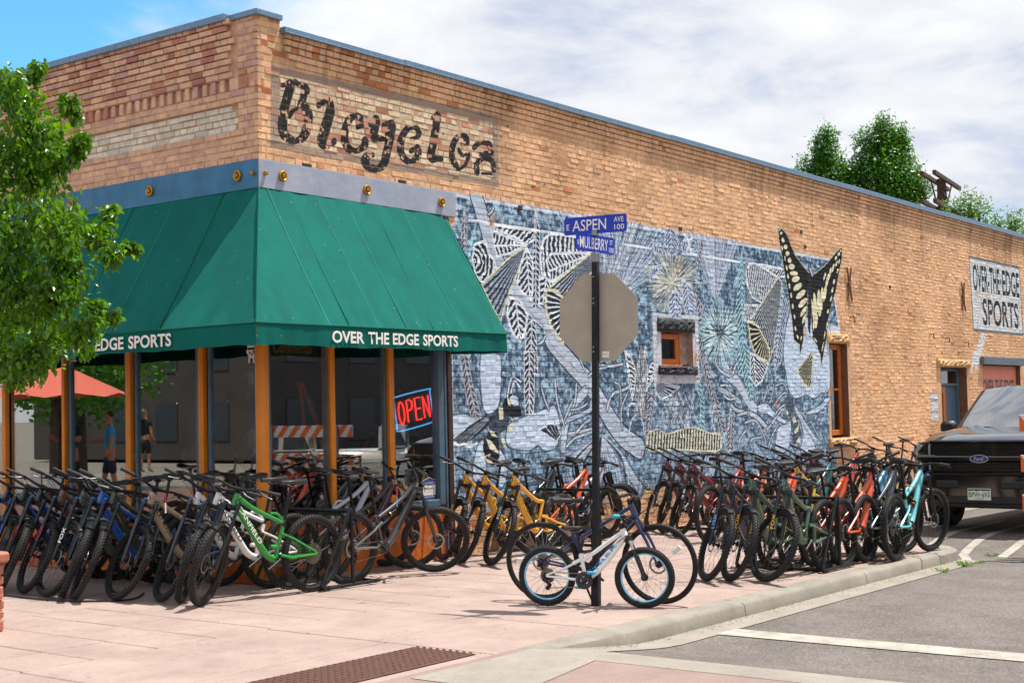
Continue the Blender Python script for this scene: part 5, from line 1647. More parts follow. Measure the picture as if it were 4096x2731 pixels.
def geom(kind):
    g = dict(L=1.22, R=.367, r=.030, HA=65, off=.044, a2c=.575, ht=.115, bb=(-.17, .345), st=(-.262, .665), sad=(-.362, 1.07), bar=.385, stem=.045, rise=.03)
    if kind == 'kid': g.update(L=.86, R=.255, r=.026, HA=69, off=.03, a2c=.36, ht=.085, bb=(-.085, .225), st=(-.128, .46), sad=(-.165, .665), bar=.27, stem=.04, rise=.06)
    if kind == 'hybrid': g.update(L=1.08, R=.352, r=.020, HA=69.5, off=.045, a2c=.43, ht=.13, bb=(-.13, .285), st=(-.245, .62), sad=(-.275, .89), bar=.33, stem=.09, rise=.05)
    K = Vector((-math.cos(R(g['HA'])), 0, math.sin(R(g['HA'])))); F = Vector((K.z, 0, -K.x))
    A = Vector((g['L'] / 2, 0, g['R'])); A0 = A - F * g['off']
    g['K'], g['F'], g['A'], g['A0'] = K, F, A, A0
    g['HB'] = A0 + K * g['a2c']; g['HT'] = g['HB'] + K * g['ht']
    g['C'] = g['HT'] + K * .035 + F * g['stem']
    g['RA'] = Vector((-g['L'] / 2, 0, g['R']))
    return g


def P3(p, y=0.0): return Vector((p[0], y, p[1]))


def frame_mesh(kind, g):
    q = MB(); HB, HT, K = g['HB'], g['HT'], g['K']; bb, st = P3(g['bb']), P3(g['st'])
    def T(*a, r, n=12, flat=1.0, mi=0):
        q.tube(smooth3(a), r if not isinstance(r, (list, tuple)) else spread(r, len(smooth3(a))), n, mi, flat=flat)
    q.tube([HB - K * .004, HB, HT, HT + K * .004], [.024, .028, .026, .022], 14)
    if kind == 'kid':
        T(HT - K * .02, HT - K * .03 + Vector((-.16, 0, -.10)), Vector((-.09, 0, .40)), Vector((-.13, 0, .40)), Vector((-.24, 0, .34)), r=[.019, .018, .016, .014, .012])
        T(HB + K * .02, Vector((.05, 0, .33)), bb, r=[.026, .025, .022])
        T(bb, st, r=[.018, .017]); q.lathe([(.028, -.035), (.028, .035)], 14, 0, Matrix.Translation(bb) @ ROTY)
        for s in (-1, 1):
            T(bb + Vector((-.03, s * .03, 0)), Vector((-.2, s * .04, .235)), g['RA'] + Vector((.01, s * .06, 0)), r=[.014, .013, .009])
            T(Vector((-.12, s * .02, .40)), Vector((-.25, s * .04, .33)), g['RA'] + Vector((.01, s * .06, .01)), r=[.011, .010, .008])
        return q
    if kind == 'hybrid':
        T(HT - K * .02, st + Vector((.0, 0, -.10)), r=[.017, .016]); T(HB + K * .03, bb, r=[.027, .026]); T(bb, st, r=[.017, .017])
        q.lathe([(.026, -.036), (.026, .036)], 14, 0, Matrix.Translation(bb) @ ROTY)
        for s in (-1, 1):
            T(bb + Vector((-.03, s * .03, 0)), g['RA'] + Vector((0, s * .062, 0)), r=[.012, .009]); T(st + Vector((0, s * .02, -.09)), g['RA'] + Vector((0, s * .062, 0)), r=[.009, .007])
        return q
    q.lathe([(.036, -.038), (.036, .038)], 16, 0, Matrix.Translation(bb) @ ROTY)
    T(bb, Vector((-.19, 0, .46)), st, r=[.026, .02, .019])
    if kind == 'link':            # straight tubes, shock hung under the top tube
        T(HT - K * .025, Vector((.10, 0, .83)), st + Vector((.03, 0, .02)), r=[.027, .023, .019])
        T(HB + K * .03, Vector((.10, 0, .60)), Vector((-.05, 0, .40)), bb, r=[.030, .032, .034, .030])
        T(st + Vector((0, 0, .0)), Vector((-.19, 0, .76)), Vector((-.10, 0, .775)), r=[.014, .013, .011])
        T(Vector((-.19, 0, .46)), Vector((-.10, 0, .47)), r=[.022, .018])
    elif kind == 'low':           # low shock, kinked top tube
        T(HT - K * .02, Vector((.16, 0, .85)), Vector((-.12, 0, .69)), st, r=[.029, .026, .022, .019])
        T(HB + K * .035, Vector((.22, 0, .74)), Vector((.0, 0, .43)), Vector((-.10, 0, .345)), bb, r=[.034, .038, .040, .038, .032])
        T(HT - K * .05, HB + Vector((-.05, 0, .01)), r=[.026, .026])
        T(st, Vector((-.16, 0, .66)), Vector((-.08, 0, .715)), r=[.014, .013, .012])
    else:                         # 'arm': boxy tubes meeting in a deep head joint, side brace
        T(HT - K * .015, Vector((.12, 0, .82)), st + Vector((.04, 0, -.02)), r=[.028, .025, .020])
        T(HB + K * .035, Vector((.12, 0, .62)), Vector((-.06, 0, .38)), bb, r=[.034, .036, .038, .032])
        T(HT - K * .06, Vector((.22, 0, .80)), r=[.026, .018])
        T(Vector((-.215, 0, .55)), Vector((-.06, 0, .64)), Vector((.02, 0, .745)), r=[.013, .012, .012])
    return q


def smooth3(a, n=5):
    a = [Vector(x) for x in a]
    if len(a) < 3: return a
    out = []
    for i in range(len(a) - 1):
        p, b, c, d = a[max(i - 1, 0)], a[i], a[i + 1], a[min(i + 2, len(a) - 1)]
        for k in range(n):
            t = k / n
            out.append(.5 * ((2 * b) + (c - p) * t + (2 * p - 5 * b + 4 * c - d) * t * t + (3 * b - p - 3 * c + d) * t ** 3))
    out.append(a[-1])
    return out


def spread(r, n):
    m = len(r) - 1
    out = []
    for i in range(n):
        t = i / max(1, n - 1) * m; k = min(m - 1, int(t)); out.append(r[k] + (r[k + 1] - r[k]) * (t - k))
    return out


def swing_mesh(kind, g):
    q = MB(); RA = g['RA']
    for s in (-1, 1):
        y0, y1 = s * .035, s * .066
        if kind == 'low':
            q.tube(spread3([P3((-.185, .50), y0), P3((-.26, .475), y1), P3((-.45, .41), y1), RA + Vector((-.01, y1, 0))]), [.017, .015, .013, .013], 8)
            q.tube(spread3([P3((-.20, .335), y0), P3((-.30, .325), y1), P3((-.46, .35), y1), RA + Vector((0, y1, 0))]), [.018, .016, .014, .014], 8)
            q.tube([P3((-.235, .48), y1), P3((-.245, .335), y1)], [.015, .017], 8)
        else:
            top = (-.205, .585) if kind == 'link' else (-.205, .60)
            q.tube(spread3([P3(top, y0), P3((-.33, .53), y1), RA + Vector((.03, y1, .03)), RA + Vector((0, y1, 0))]), [.012, .011, .012, .014], 8)
            q.tube(spread3([P3((-.20, .385), y0), P3((-.30, .355), y1), RA + Vector((0, y1, 0))]), [.016, .014, .014], 8)
            q.tube([P3((-.53, .39), y1), P3((-.50, .445), y1)], .008, 6)
    q.tube([P3((-.27, .50 if kind == 'low' else .56), -.062), P3((-.27, .50 if kind == 'low' else .56), .062)], .010, 8)
    return q


def spread3(a): return a


BIKE = {}


def bike_set(kind):
    if kind in BIKE: return BIKE[kind]
    g = geom(kind); K, F, A, A0, HB, HT, C, RA = (g[k] for k in ('K', 'F', 'A', 'A0', 'HB', 'HT', 'C', 'RA'))
    mtb = kind in ('link', 'low', 'arm')
    d = dict(g=g)
    base = mat('frame_paint_base', '808080')
    d['frame'] = frame_mesh(kind, g).mesh('frame', base)
    if mtb: d['swingarm'] = swing_mesh(kind, g).mesh('swingarm', base)
    Ro, r = g['R'], g['r']
    d['tyre'] = tyre_mesh(Ro, r, True if mtb else False)
    if kind == 'kid': d['tyre'] = tyre_mesh(Ro, r, True)
    ri = Ro - 2 * r - .004 + .012
    d['rim'] = rim_mesh(ri, {'kid': M_RIMB, 'hybrid': M_RIM}.get(kind, M_RIM), .014 if mtb else .012, .020)
    d['spokes'] = spokes_mesh(ri - .018, M_SPOKEB if kind == 'hybrid' else (M_HUB if kind == 'kid' else M_SPOKE), 28 if kind != 'kid' else 20)
    d['hub'] = hub_mesh()
    d['disc'] = disc_mesh(.09 if mtb else .08)
    d['cassette'] = cassette_mesh(.10 if mtb else .065)
    # fork
    q = MB(); st = MB(); ln = g['a2c']
    w = .064 if mtb else (.05 if kind == 'kid' else .046)
    if kind == 'hybrid':
        for s in (-1, 1): q.tube([A + Vector((0, s * .05, 0)) + K * .0, A0 + K * .22 + F * .03 + Vector((0, s * .048, 0)), HB - K * .03 + Vector((0, s * .036, 0)), HB - K * .008 + Vector((0, s * .01, 0))], [.009, .015, .017, .018], 8)
        q.tube([HB - K * .03 + Vector((0, -.03, 0)), HB - K * .005, HB - K * .03 + Vector((0, .03, 0))], .017, 8)
    else:
        lo = ln * .70
        for s in (-1, 1):
            y = Vector((0, s * w, 0))
            q.tube([A + y - K * .028, A + y - K * .01, A + y + K * lo * .5, A + y + K * lo], [.012, .017, .0195, .0215] if mtb else [.01, .014, .015, .016], 10)
            q.tube([A + y * 1.25, A + y * .6], .011, 8)
            st.tube([A + y + K * (lo - .02), A + y + K * (ln - .004)], .0172 if mtb else .012, 10)
            q.tube([A + y + K * (ln - .03), A + y + K * (ln + .016)], .0225 if mtb else .017, 10)
        pa = [A + Vector((0, s * w, 0)) + K * (lo - .02) - F * .016 * 0 for s in (-1, 1)]
        ar = Ro + .016
        q.tube([pa[0], A + K * (ar + .005) + Vector((0, -w * .8, 0)), A + K * (ar + .022) + Vector((0, -w * .35, 0)), A + K * (ar + .024), A + K * (ar + .022) + Vector((0, w * .35, 0)), A + K * (ar + .005) + Vector((0, w * .8, 0)), pa[1]], .0125 if mtb else .009, 8)
        q.tube([A + K * ln + Vector((0, -w, 0)), HB - K * .02 + Vector((0, -w * .4, 0)), HB - K * .012, HB - K * .02 + Vector((0, w * .4, 0)), A + K * ln + Vector((0, w, 0))], [.02, .023, .025, .023, .02], 10)
        d['stanchion'] = st.mesh('stanchion', M_STANC if kind == 'kid' else M_STAN)
        cp = MB()
        for s in (-1, 1): cp.tube([A + Vector((0, s * w, 0)) + K * (ln + .012), A + Vector((0, s * w, 0)) + K * (ln + .026)], .017, 10)
        d['fork_cap'] = cp.mesh('fork_cap', M_KNOBB)
    d['fork'] = q.mesh('fork', base)
    if mtb:
        q = MB(); pts = []; v = []; f = []
        for i in range(13):
            a = R(-20 + 75 * i / 12); c_ = A + (K * math.cos(a) - F * math.sin(a)) * (Ro + .013) if False else A + Vector((math.sin(R(-25) + a * -1 + R(25)) * 0, 0, 0)) + (K * math.cos(a - R(22)) + F * -math.sin(a - R(22))) * (Ro + .014)
            for j in range(5):
                y = (j - 2) / 2 * .040; v.append(c_ + Vector((0, y, 0)) - (c_ - A).normalized() * (abs(j - 2) / 2) ** 2 * .014)
        for i in range(12):
            for j in range(4):
                k = i * 5 + j; f.append((k, k + 1, k + 6, k + 5))
        q.add(v, f, 0, True); d['mudguard'] = q.mesh('mudguard', M_FORK)
    # handlebar
    q = MB(); b = g['bar']; rz = g['rise']
    pts = [C + Vector((-.05 if kind != 'kid' else -.07, -b, rz)), C + Vector((-.015, -b * .5, rz)), C + Vector((0, -.09, rz * .3)), C + Vector((0, -.04, 0)), C, C + Vector((0, .04, 0)), C + Vector((0, .09, rz * .3)), C + Vector((-.015, b * .5, rz)), C + Vector((-.05 if kind != 'kid' else -.07, b, rz))]
    q.tube(pts, [.011, .011, .013, .0155, .0155, .0155, .013, .011, .011], 10)
    q.tube([HT + K * .002, HT + K * .034, HT + K * .052], [.024, .021, .018], 12)
    q.tube([HT + K * .034, C], [.021, .019], 10); q.tube([C + Vector((0, -.025, 0)), C + Vector((0, .025, 0))], .022, 10)
    d['handlebar'] = q.mesh('handlebar', M_BARM)
    for s in (-1, 1):
        q = MB(); p0 = C + Vector((-.05 if kind != 'kid' else -.07, s * b, rz)); p1 = C + Vector((-.015, s * b * .5, rz)); dr = (p1 - p0).normalized()
        gl = .135 if mtb else .10
        rr = [.0175, .0165, .0158, .0162, .0158, .0162, .018]
        q.tube([p0 - dr * .004 + dr * gl * i / 6 for i in range(7)], rr, 10)
        d['grip', s] = q.mesh('grip', base)
        L_ = lever_mesh(s); L_.transform(Matrix.Translation(C + Vector((0, 0, rz))) @ Matrix.Scale(b / .385, 4)); d['lever', s] = L_
    q = MB()
    dt = HB + Vector((-.08, 0, -.06))
    for (y0, bulge, y1) in ((.24, .17, .02), (-.24, .19, -.02), (.20, .13, .015), (-.19, .15, -.012)):
        s = 1 if y0 > 0 else -1
        yy = y0 * b / .385
        q.tube(smooth3([C + Vector((.02, yy, rz - .01)), C + Vector((bulge * .75, yy * .75, .0)), C + Vector((bulge * .8, yy * .3, -.07)), HB + F * .05 + Vector((0, s * .03, .03)), dt + Vector((0, y1 * 2, .02))], 5), .0024, 5)
    q.tube(smooth3([HB + F * .05 + Vector((0, .03, .0)), A + K * .42 + Vector((0, w + .015, 0)), A + K * .15 + Vector((-.03, w + .012, 0))], 5), .0024, 5)
    d['cables'] = q.mesh('cables', M_CABLE)
    # saddle and post
    sd = P3(g['sad']); st_ = P3(g['st'])
    d['saddle'] = saddle_mesh()
    if kind == 'kid': d['saddle'].transform(Matrix.Scale(.85, 4))
    q = MB(); dr = (sd - st_).normalized()
    q.tube([st_ - dr * .01, st_ + dr * .03], .021 if mtb else .018, 12); q.tube([st_ + dr * .0, sd - dr * .03], .0155 if mtb else .0135, 12)
    if mtb: q.tube([st_ + dr * .03, st_ + dr * .055, st_ + dr * .06], [.019, .019, .0155], 12)
    q.tube([sd - dr * .035 + Vector((-.03, 0, 0)), sd - dr * .035 + Vector((.03, 0, .004))], .016, 8)
    d['seatpost'] = q.mesh('seatpost', M_BARM)
    # drive
    bb = P3(g['bb']); cl = .17 if kind != 'kid' else .11
    q = MB(); cr = .062 if mtb else (.055 if kind == 'kid' else .08)
    q.lathe([(cr - .02, -.046), (cr, -.046), (cr, -.049), (cr - .02, -.049)], 32, 0, Matrix.Translation(bb) @ ROTY @ Matrix.Scale(-1, 4, (0, 0, 1)), closed=True)
    for k in range(5):
        a = 2 * math.pi * k / 5; q.tube([bb + Vector((0, -.047, 0)), bb + Vector((math.cos(a) * (cr - .012), -.047, math.sin(a) * (cr - .012)))], .007, 5)
    ca = R(-28) if mtb else (R(-140) if kind == 'kid' else R(-40))
    q.tube([bb + Vector((0, -.068, 0)), bb + Vector((0, .068, 0))], .012, 8)
    for s in (-1, 1):
        e = Vector((math.cos(ca), 0, math.sin(ca))) * cl * (1 if s > 0 else -1)
        q.tube([bb + Vector((0, s * .04, 0)), bb + Vector((0, s * .065, 0))], .017, 10)
        q.tube([bb + Vector((0, s * .068, 0)), bb + e * .5 + Vector((0, s * .075, 0)), bb + e + Vector((0, s * .078, 0))], [.016, .012, .013], 8, flat=.6)
    if kind == 'kid': q.lathe([(.05, -.052), (.075, -.052), (.075, -.056), (.05, -.056)], 30, 0, Matrix.Translation(bb) @ ROTY @ Matrix.Scale(-1, 4, (0, 0, 1)), closed=True)
    d['crankset'] = q.mesh('crankset', M_CRANK)
    q = MB(); yc = -.047; rc = .045 if mtb else .035
    a_ = bb + Vector((0, yc, cr)); b_ = RA + Vector((0, yc, rc)); c_ = RA + Vector((.03, yc, -.135 if mtb else -.10)); e_ = bb + Vector((0, yc, -cr))
    q.tube([a_, b_], .0042, 5); q.tube([c_, e_], .0042, 5); q.tube([RA + Vector((0, yc, -rc)), RA + Vector((.045, yc, -.075)), c_], .0042, 5)
    d['chain'] = q.mesh('chain', M_CHAIN)
    q = MB()
    for (p, rr) in ((RA + Vector((.035, yc, -.075)), .020), (RA + Vector((.02, yc, -.135 if mtb else -.10)), .020)): q.lathe([(.004, -.004), (rr, -.004), (rr, .004), (.004, .004)], 12, 0, Matrix.Translation(p) @ ROTY, closed=True)
    q.tube([RA + Vector((-.01, yc - .012, -.02)), RA + Vector((.035, yc - .012, -.075)), RA + Vector((.02, yc - .012, -.135 if mtb else -.10))], [.012, .010, .006], 6); q.tube([RA + Vector((-.02, yc - .02, -.025)), RA + Vector((.03, yc - .02, -.04))], .016, 6)
    d['derailleur'] = q.mesh('derailleur', M_BARM)
    if mtb:
        q = MB()
        s0, s1 = {'link': ((-.10, .545), (.06, .60)), 'low': ((-.19, .46), (-.06, .40)), 'arm': ((-.165, .62), (.02, .70))}[kind]
        s0, s1 = P3(s0), P3(s1)
        q.tube([s0, s0.lerp(s1, .5), s0.lerp(s1, .52), s1], [.014, .014, .026, .026], 12); q.tube([s1.lerp(s0, .25) + Vector((0, 0, .03)), s1.lerp(s0, .02) + Vector((0, 0, .035))], .016, 8); q.tube([s0.lerp(s1, .52), s0.lerp(s1, .60)], .029, 12, 1)
        d['shock'] = q.mesh('shock', [M_SHOCK, M_SPRING])
    BIKE[kind] = d
    return d


FRAME_MATS = {}


def paint(h, rough=.28):
    if h not in FRAME_MATS:
        FRAME_MATS[h] = mat('frame_paint_' + h, h, rough, .0, var=.07, vs=7, coat=.7)
    return FRAME_MATS[h]


TEXTS = {}
SMAT = lambda g, ang: Matrix.Translation(g['HB']) @ Matrix.Rotation(ang, 4, g['K']) @ Matrix.Translation(-g['HB'])


def bike(label, kind, col, F, head, steer=0, lean=0, group=None, fork=None, swing=None, cat='bicycle', text=None, tcol='16171a', grips=None, forktext=None, ftcol='c8a23a', guard=True, tyre_m=None, fcaps=True, saddle_m=None):
    d = bike_set(kind); g = d['g']; h = R(head); mtb = kind in ('link', 'low', 'arm')
    dx, dy = math.cos(h), math.sin(h)
    rx_, ry_ = F[0] - g['L'] / 2 * dx, F[1] - g['L'] / 2 * dy
    name = {'kid': 'childrens_bicycle', 'hybrid': 'city_bicycle'}.get(kind, 'mountain_bike')
    t = thing(name, label, cat, (rx_, ry_, gz(rx_) + F[2] if len(F) > 2 else gz(rx_)), 0, group)
    t.rotation_euler = (R(lean), math.atan(.012 * dx), h)
    fm = paint(col)
    Sm = SMAT(g, R(steer))
    mtb = kind in ('link', 'low', 'arm')
    link('frame', d['frame'], t, mat=fm)
    if mtb: link('swingarm', d['swingarm'], t, mat=paint(swing) if swing else fm); link('shock', d['shock'], t)
    fk = link('fork', d['fork'], t, mat=paint(fork) if fork else (fm if kind == 'hybrid' else M_FORK)); fk.matrix_local = Sm
    if 'stanchion' in d: link('stanchion', d['stanchion'], fk)
    if 'fork_cap' in d and mtb and fcaps: link('fork_cap', d['fork_cap'], fk)
    if mtb and guard: link('mudguard', d['mudguard'], fk)
    hb = link('handlebar', d['handlebar'], t); hb.matrix_local = Sm
    for s in (-1, 1):
        link('grip', d['grip', s], hb, mat=grips or M_GRIP); link('brake_lever', d['lever', s], hb)
    c = link('cables', d['cables'], t); c.matrix_local = Sm
    up = rnd.choice((-.05, -.02, 0, .02, .04)) if mtb else 0      # saddles at the height the last rider left them
    pd = (P3(g['sad']) - P3(g['st'])).normalized() * up
    sp = link('seatpost', d['seatpost'], t, loc=pd)
    sd = link('saddle', d['saddle'], t, loc=Vector((g['sad'][0], 0, g['sad'][1])) + pd)
    sd.rotation_euler = (0, R(rnd.uniform(-4, 2)), 0)
    link('crankset', d['crankset'], t); link('chain', d['chain'], t); link('derailleur', d['derailleur'], t)
    for front in (True, False):
        w = link('wheel', d['rim'], t)
        rot = Matrix.Rotation(rnd.uniform(0, 6), 4, 'Y')
        w.matrix_local = (Sm @ Matrix.Translation(g['A']) if front else Matrix.Translation(g['RA'])) @ rot
        link('tyre', d['tyre'], w); link('spokes', d['spokes'], w); link('hub', d['hub'], w)
        if kind != 'kid': link('brake_disc', d['disc'], w)
        if not front: link('cassette', d['cassette'], w)
    if text:
        a = g['HB'] + g['K'] * .03; b = Vector((.0, 0, .43)) if kind == 'low' else (Vector((.05, 0, .33)) if kind == 'kid' else Vector((.02, 0, .49)))
        if kind == 'kid': b = P3(g['bb'])
        ax = (b - a); L_ = ax.length; ax.normalize()
        rr = {'low': .040, 'kid': .026, 'hybrid': .027}.get(kind, .036)
        for s in (1, -1):
            key = (text, kind)
            if key not in TEXTS:
                me = fit_text(text, L_ * .86 if kind != 'kid' else L_ * .62, rr * 1.15, .012); me.materials.append(mat('lettering_ink', 'ffffff')); TEXTS[key] = me
            up = Vector((-ax.z, 0, ax.x)) if False else None
            if s > 0:
                x = ax; o0 = a + ax * L_ * .08
            else:
                x = -ax; o0 = a + ax * L_ * (.94 if kind != 'kid' else .80)
            nrm = Vector((0, s, 0)); y = nrm.cross(x)
            M = Matrix(((x.x, y.x, nrm.x, 0), (x.y, y.y, nrm.y, 0), (x.z, y.z, nrm.z, 0), (0, 0, 0, 1)))
            M.translation = o0 + nrm * (rr + .0015) - y * rr * .57
            o = link('lettering', TEXTS[key], t, mat=mat('ink_' + tcol, tcol, .4, var=.02)); o.matrix_local = M
    if forktext:
        key = ('fork', forktext)
        if key not in TEXTS:
            me = fit_text(forktext, .15, .030, .012); me.materials.append(mat('lettering_ink', 'ffffff')); TEXTS[key] = me
        for s in (-1, 1):
            # on the front of each fork leg, reading upwards
            x = g['K']; nrm = g['F'] * .75 + Vector((0, s * .66, 0)); nrm.normalize(); y = nrm.cross(x)
            M = Matrix(((x.x, y.x, nrm.x, 0), (x.y, y.y, nrm.y, 0), (x.z, y.z, nrm.z, 0), (0, 0, 0, 1)))
            M.translation = g['A'] + Vector((0, s * .064, 0)) + g['K'] * .14 + nrm * .0225 - y * .015
            o = link('fork_lettering', TEXTS[key], fk, mat=mat('ink_' + ftcol, ftcol, .4, var=.02)); o.matrix_local = M
    return t


def gp(x, y): return tuple(ground((x, y))[:2])


def gh(x, y, head, hz=.95):
    """front wheel contact of a bike whose head tube top shows at pixel x, y"""
    p = ground((x, y), hz); h = R(head)
    return (p[0] + .31 * math.cos(h), p[1] + .31 * math.sin(h))


GA, GB = 'mountain bikes racked along the shop front', 'mountain bikes facing right at the corner rack'
GC, GD = 'yellow mountain bikes below the mural', 'mountain bikes racked against the mural'
GE, GF = 'dark red mountain bikes by the wall', 'mountain bikes facing left by the kerb'
GG, GH, GI = 'orange mountain bikes by the kerb', 'sky blue mountain bikes by the kerb', 'mountain bikes at the far end of the wall'
# row in front of the shop window, nearest first
bike('bright green mountain bike with white lettering at the near end of the window row', 'link', '1c8a2c', gp(828, 2423), 176, 33, -1, GA, text='CANFIELD', tcol='eef0ea', fcaps=False)
bike('white mountain bike directly behind the bright green one', 'link', 'e4e4e2', gp(755, 2411), 177, 44, -1, GA, text='CANFIELD', tcol='17181a', fcaps=False)
bike('white mountain bike between the other white one and the tan and orange one', 'link', 'dfe0e0', gp(676, 2406), 178, 70, -1, GA, text='CANFIELD', tcol='17181a', fork='1d2733')
bike('tan mountain bike with an orange headtube before the window post', 'low', 'b09a7e', gp(492, 2398), 181, 76, -1, GA, text='ROCKY MOUNTAIN', tcol='1a1a1a', fork='171c26', swing='1f4f86')
bike('dark olive mountain bike left of the tan and orange one', 'low', '2f3a26', gp(336, 2397), 179, 62, -1, GA, text='ROCKY MOUNTAIN', tcol='11130f')
bike('royal blue mountain bike left of the dark olive one', 'low', '1d5fc4', gp(287, 2390), 178, 58, -1, GA)
bike('grey green mountain bike with white fork lettering beside the royal blue one', 'low', '4b5a50', gp(214, 2385), 180, 80, -1, GA, forktext='FOX', ftcol='e3e6e8')
bike('brown mountain bike fading to red with a pale headtube', 'low', '6b4a3c', gp(128, 2372), 178, 74, -1, GA, forktext='FOX', ftcol='c5384a')
bike('black mountain bike with blue frame lettering next to the brown one', 'low', '1c2622', gp(38, 2369), 178, 62, -1, GA, text='SANTA CRUZ', tcol='2f5fd0', forktext='FOX', ftcol='c5384a')
bike('black mountain bike with blue frame lettering second from the left edge', 'low', '1f2a2a', gp(-22, 2361), 179, 60, -1, GA, text='SANTA CRUZ', tcol='2f5fd0', forktext='FOX', ftcol='2f7fe0')
bike('black mountain bike cut off by the left edge of the picture', 'low', '14202c', gp(-92, 2354), 178, 58, -1, GA, fork='12325c')
# facing right at the corner
bike('dark grey and plum mountain bike facing right by the black rack', 'arm', '3f3a40', gp(1735, 2294), -3, -42, 2, GB, swing='5c5c60', guard=False, fcaps=False, text='SPECIALIZED', tcol='1c1b1d', fork='2b2523')
bike('plum mountain bike hidden behind the dark grey one', 'arm', '35222a', gp(1640, 2277), -2, -38, 2, GB, guard=False, fcaps=False)
bike('silver mountain bike with its curved top tube nearest the corner window', 'link', 'c3c6d2', gp(1545, 2267), -1, -34, 2, GB, guard=False)
# yellow trio
bike('yellow mountain bike nearest the sign post', 'low', 'e0a01c', gp(1985, 2262), 179, 60, -1, GC, text='SANTA CRUZ', tcol='7d6a1d', forktext='FOX', ftcol='b9c9cf')
bike('yellow mountain bike in the middle of the yellow three', 'low', 'e0a01c', gp(1866, 2254), 179, 57, -1, GC, text='SANTA CRUZ', tcol='7d6a1d', forktext='FOX', ftcol='b9c9cf')
bike('yellow mountain bike next to the timber trim', 'low', 'e0a01c', gp(1793, 2242), 179, 60, -1, GC, forktext='FOX', ftcol='c9a53a')
# behind the post, facing right
bike('lilac silver mountain bike right behind the sign post', 'link', 'b4b0c6', gp(2470, 2143), 0, -28, 0, GD, guard=False)
bike('lilac silver mountain bike partly hidden behind the sign post', 'link', 'b4b0c6', (6.15, -.52 + .62 * 0 + .25), 1, -24, 0, GD, guard=False)
bike('orange mountain bike leaning close to the mural wall', 'link', 'd2541c', (5.62, -.38), 0, -20, 0, GD, guard=False)
bike('black mountain bike tucked between the orange one and the mural', 'arm', '232427', (5.20, -.16), 0, -15, 0, GD, guard=False)
# dark red trio
bike('dark red mountain bike nearest of the three dark red ones', 'link', '7c1420', gp(2726, 2150), 178, 58, -1, GE, text='SCOTT', tcol='c9b9a0', forktext='36', ftcol='cfd3d8')
bike('dark red mountain bike in the middle of the dark red three', 'link', '7c1420', gp(2672, 2135), 178, 56, -1, GE, text='SCOTT', tcol='c9b9a0')
bike('dark red mountain bike closest to the mural', 'link', '7c1420', gp(2622, 2123), 178, 58, -1, GE, text='SCOTT', tcol='c9b9a0')
# kerb rack, facing left
bike('grey purple mountain bike on the left of the kerb rack', 'arm', '4a4452', gp(2850, 2325), 177, 53, -1, GF, forktext='LYRIK', ftcol='5fa6e0', fcaps=False)
bike('sage green mountain bike with yellow fork lettering beside the grey purple one', 'low', '4f6b55', gp(2943, 2326), 178, 52, -1, GF, forktext='FOX', ftcol='d6a63a', text='SANTA CRUZ', tcol='8a8a4a')
bike('sage green mountain bike nearest the kerb', 'low', '4f6b55', gp(3080, 2329), 179, 62, -1, GF, forktext='FOX', ftcol='d6a63a', text='SANTA CRUZ', tcol='8a8a4a')
# kerb rack, facing right
bike('orange mountain bike nearest the kerb with a white bottle cage', 'arm', 'd65326', gp(3545, 2227), 1, 48, -1, GG, guard=False)
bike('orange mountain bike in the middle of the kerb three', 'arm', 'd65326', gp(3440, 2224), 0, 46, -1, GG, guard=False)
bike('orange mountain bike farthest from the kerb of its three', 'arm', 'd65326', (4.82, -3.72), 0, 44, -1, GG, guard=False)
bike('sky blue mountain bike behind the orange ones', 'link', '5d9fc0', gp(3588, 2204), 1, -14, 0, GH, guard=False, forktext='FOX', ftcol='b9dff0')
bike('pale turquoise mountain bike at the kerb end', 'link', '6fc3c8', gp(3727, 2204), 2, -14, 0, GH, guard=False, text='JULIANA', tcol='2c7f8c')
bike('grey mountain bike wedged between the two blue ones', 'arm', '39404a', gp(3625, 2209), 1, -12, 0, GH, guard=False)
# third rack along the wall
bike('crimson mountain bike facing right behind the dark red trio', 'arm', 'a3202c', gh(2963, 1862, 0), 0, -20, 1, GI, guard=False)
bike('bright orange mountain bike facing right below the caterpillar', 'arm', 'e2551b', gh(3055, 1857, 0), 0, -20, 1, GI, guard=False)
bike('scarlet mountain bike leftmost of the three scarlet ones', 'low', 'c8281c', gh(3120, 1848, 179), 179, 56, -1, GI)
bike('scarlet mountain bike in the middle of the three scarlet ones', 'low', 'c8281c', gh(3178, 1844, 179), 179, 56, -1, GI)
bike('scarlet mountain bike rightmost of the three scarlet ones', 'low', 'c8281c', gh(3238, 1844, 179), 179, 56, -1, GI)
bike('pale yellow mountain bike hidden behind the sage green ones', 'link', 'd9c24a', (6.2, -2.75), 179, 56, -1, GI)
bike('red mountain bike beneath the tall orange window', 'arm', 'c03024', gh(3424, 1812, 0), 0, -20, 1, GI, guard=False)
bike('black mountain bike right of the tall window sill', 'arm', '26282c', gh(3481, 1808, 178), 178, 56, -1, GI)
bike('dark grey mountain bike before the plain brick wall', 'arm', '50504f', gh(3550, 1798, 178), 178, 56, -1, GI)
bike('silver headed mountain bike just left of the black pickup', 'arm', '7b7c80', gh(3655, 1800, 178), 178, 56, -1, GI)
bike('black mountain bike half hidden by the pickup mirror', 'arm', '2b2c30', (16.9, -.9), 178, 56, -1, GI)
bike('teal mountain bike deep in the third rack', 'low', '17626a', (8.5, -2.5), 0, -20, 1, GI, guard=False)
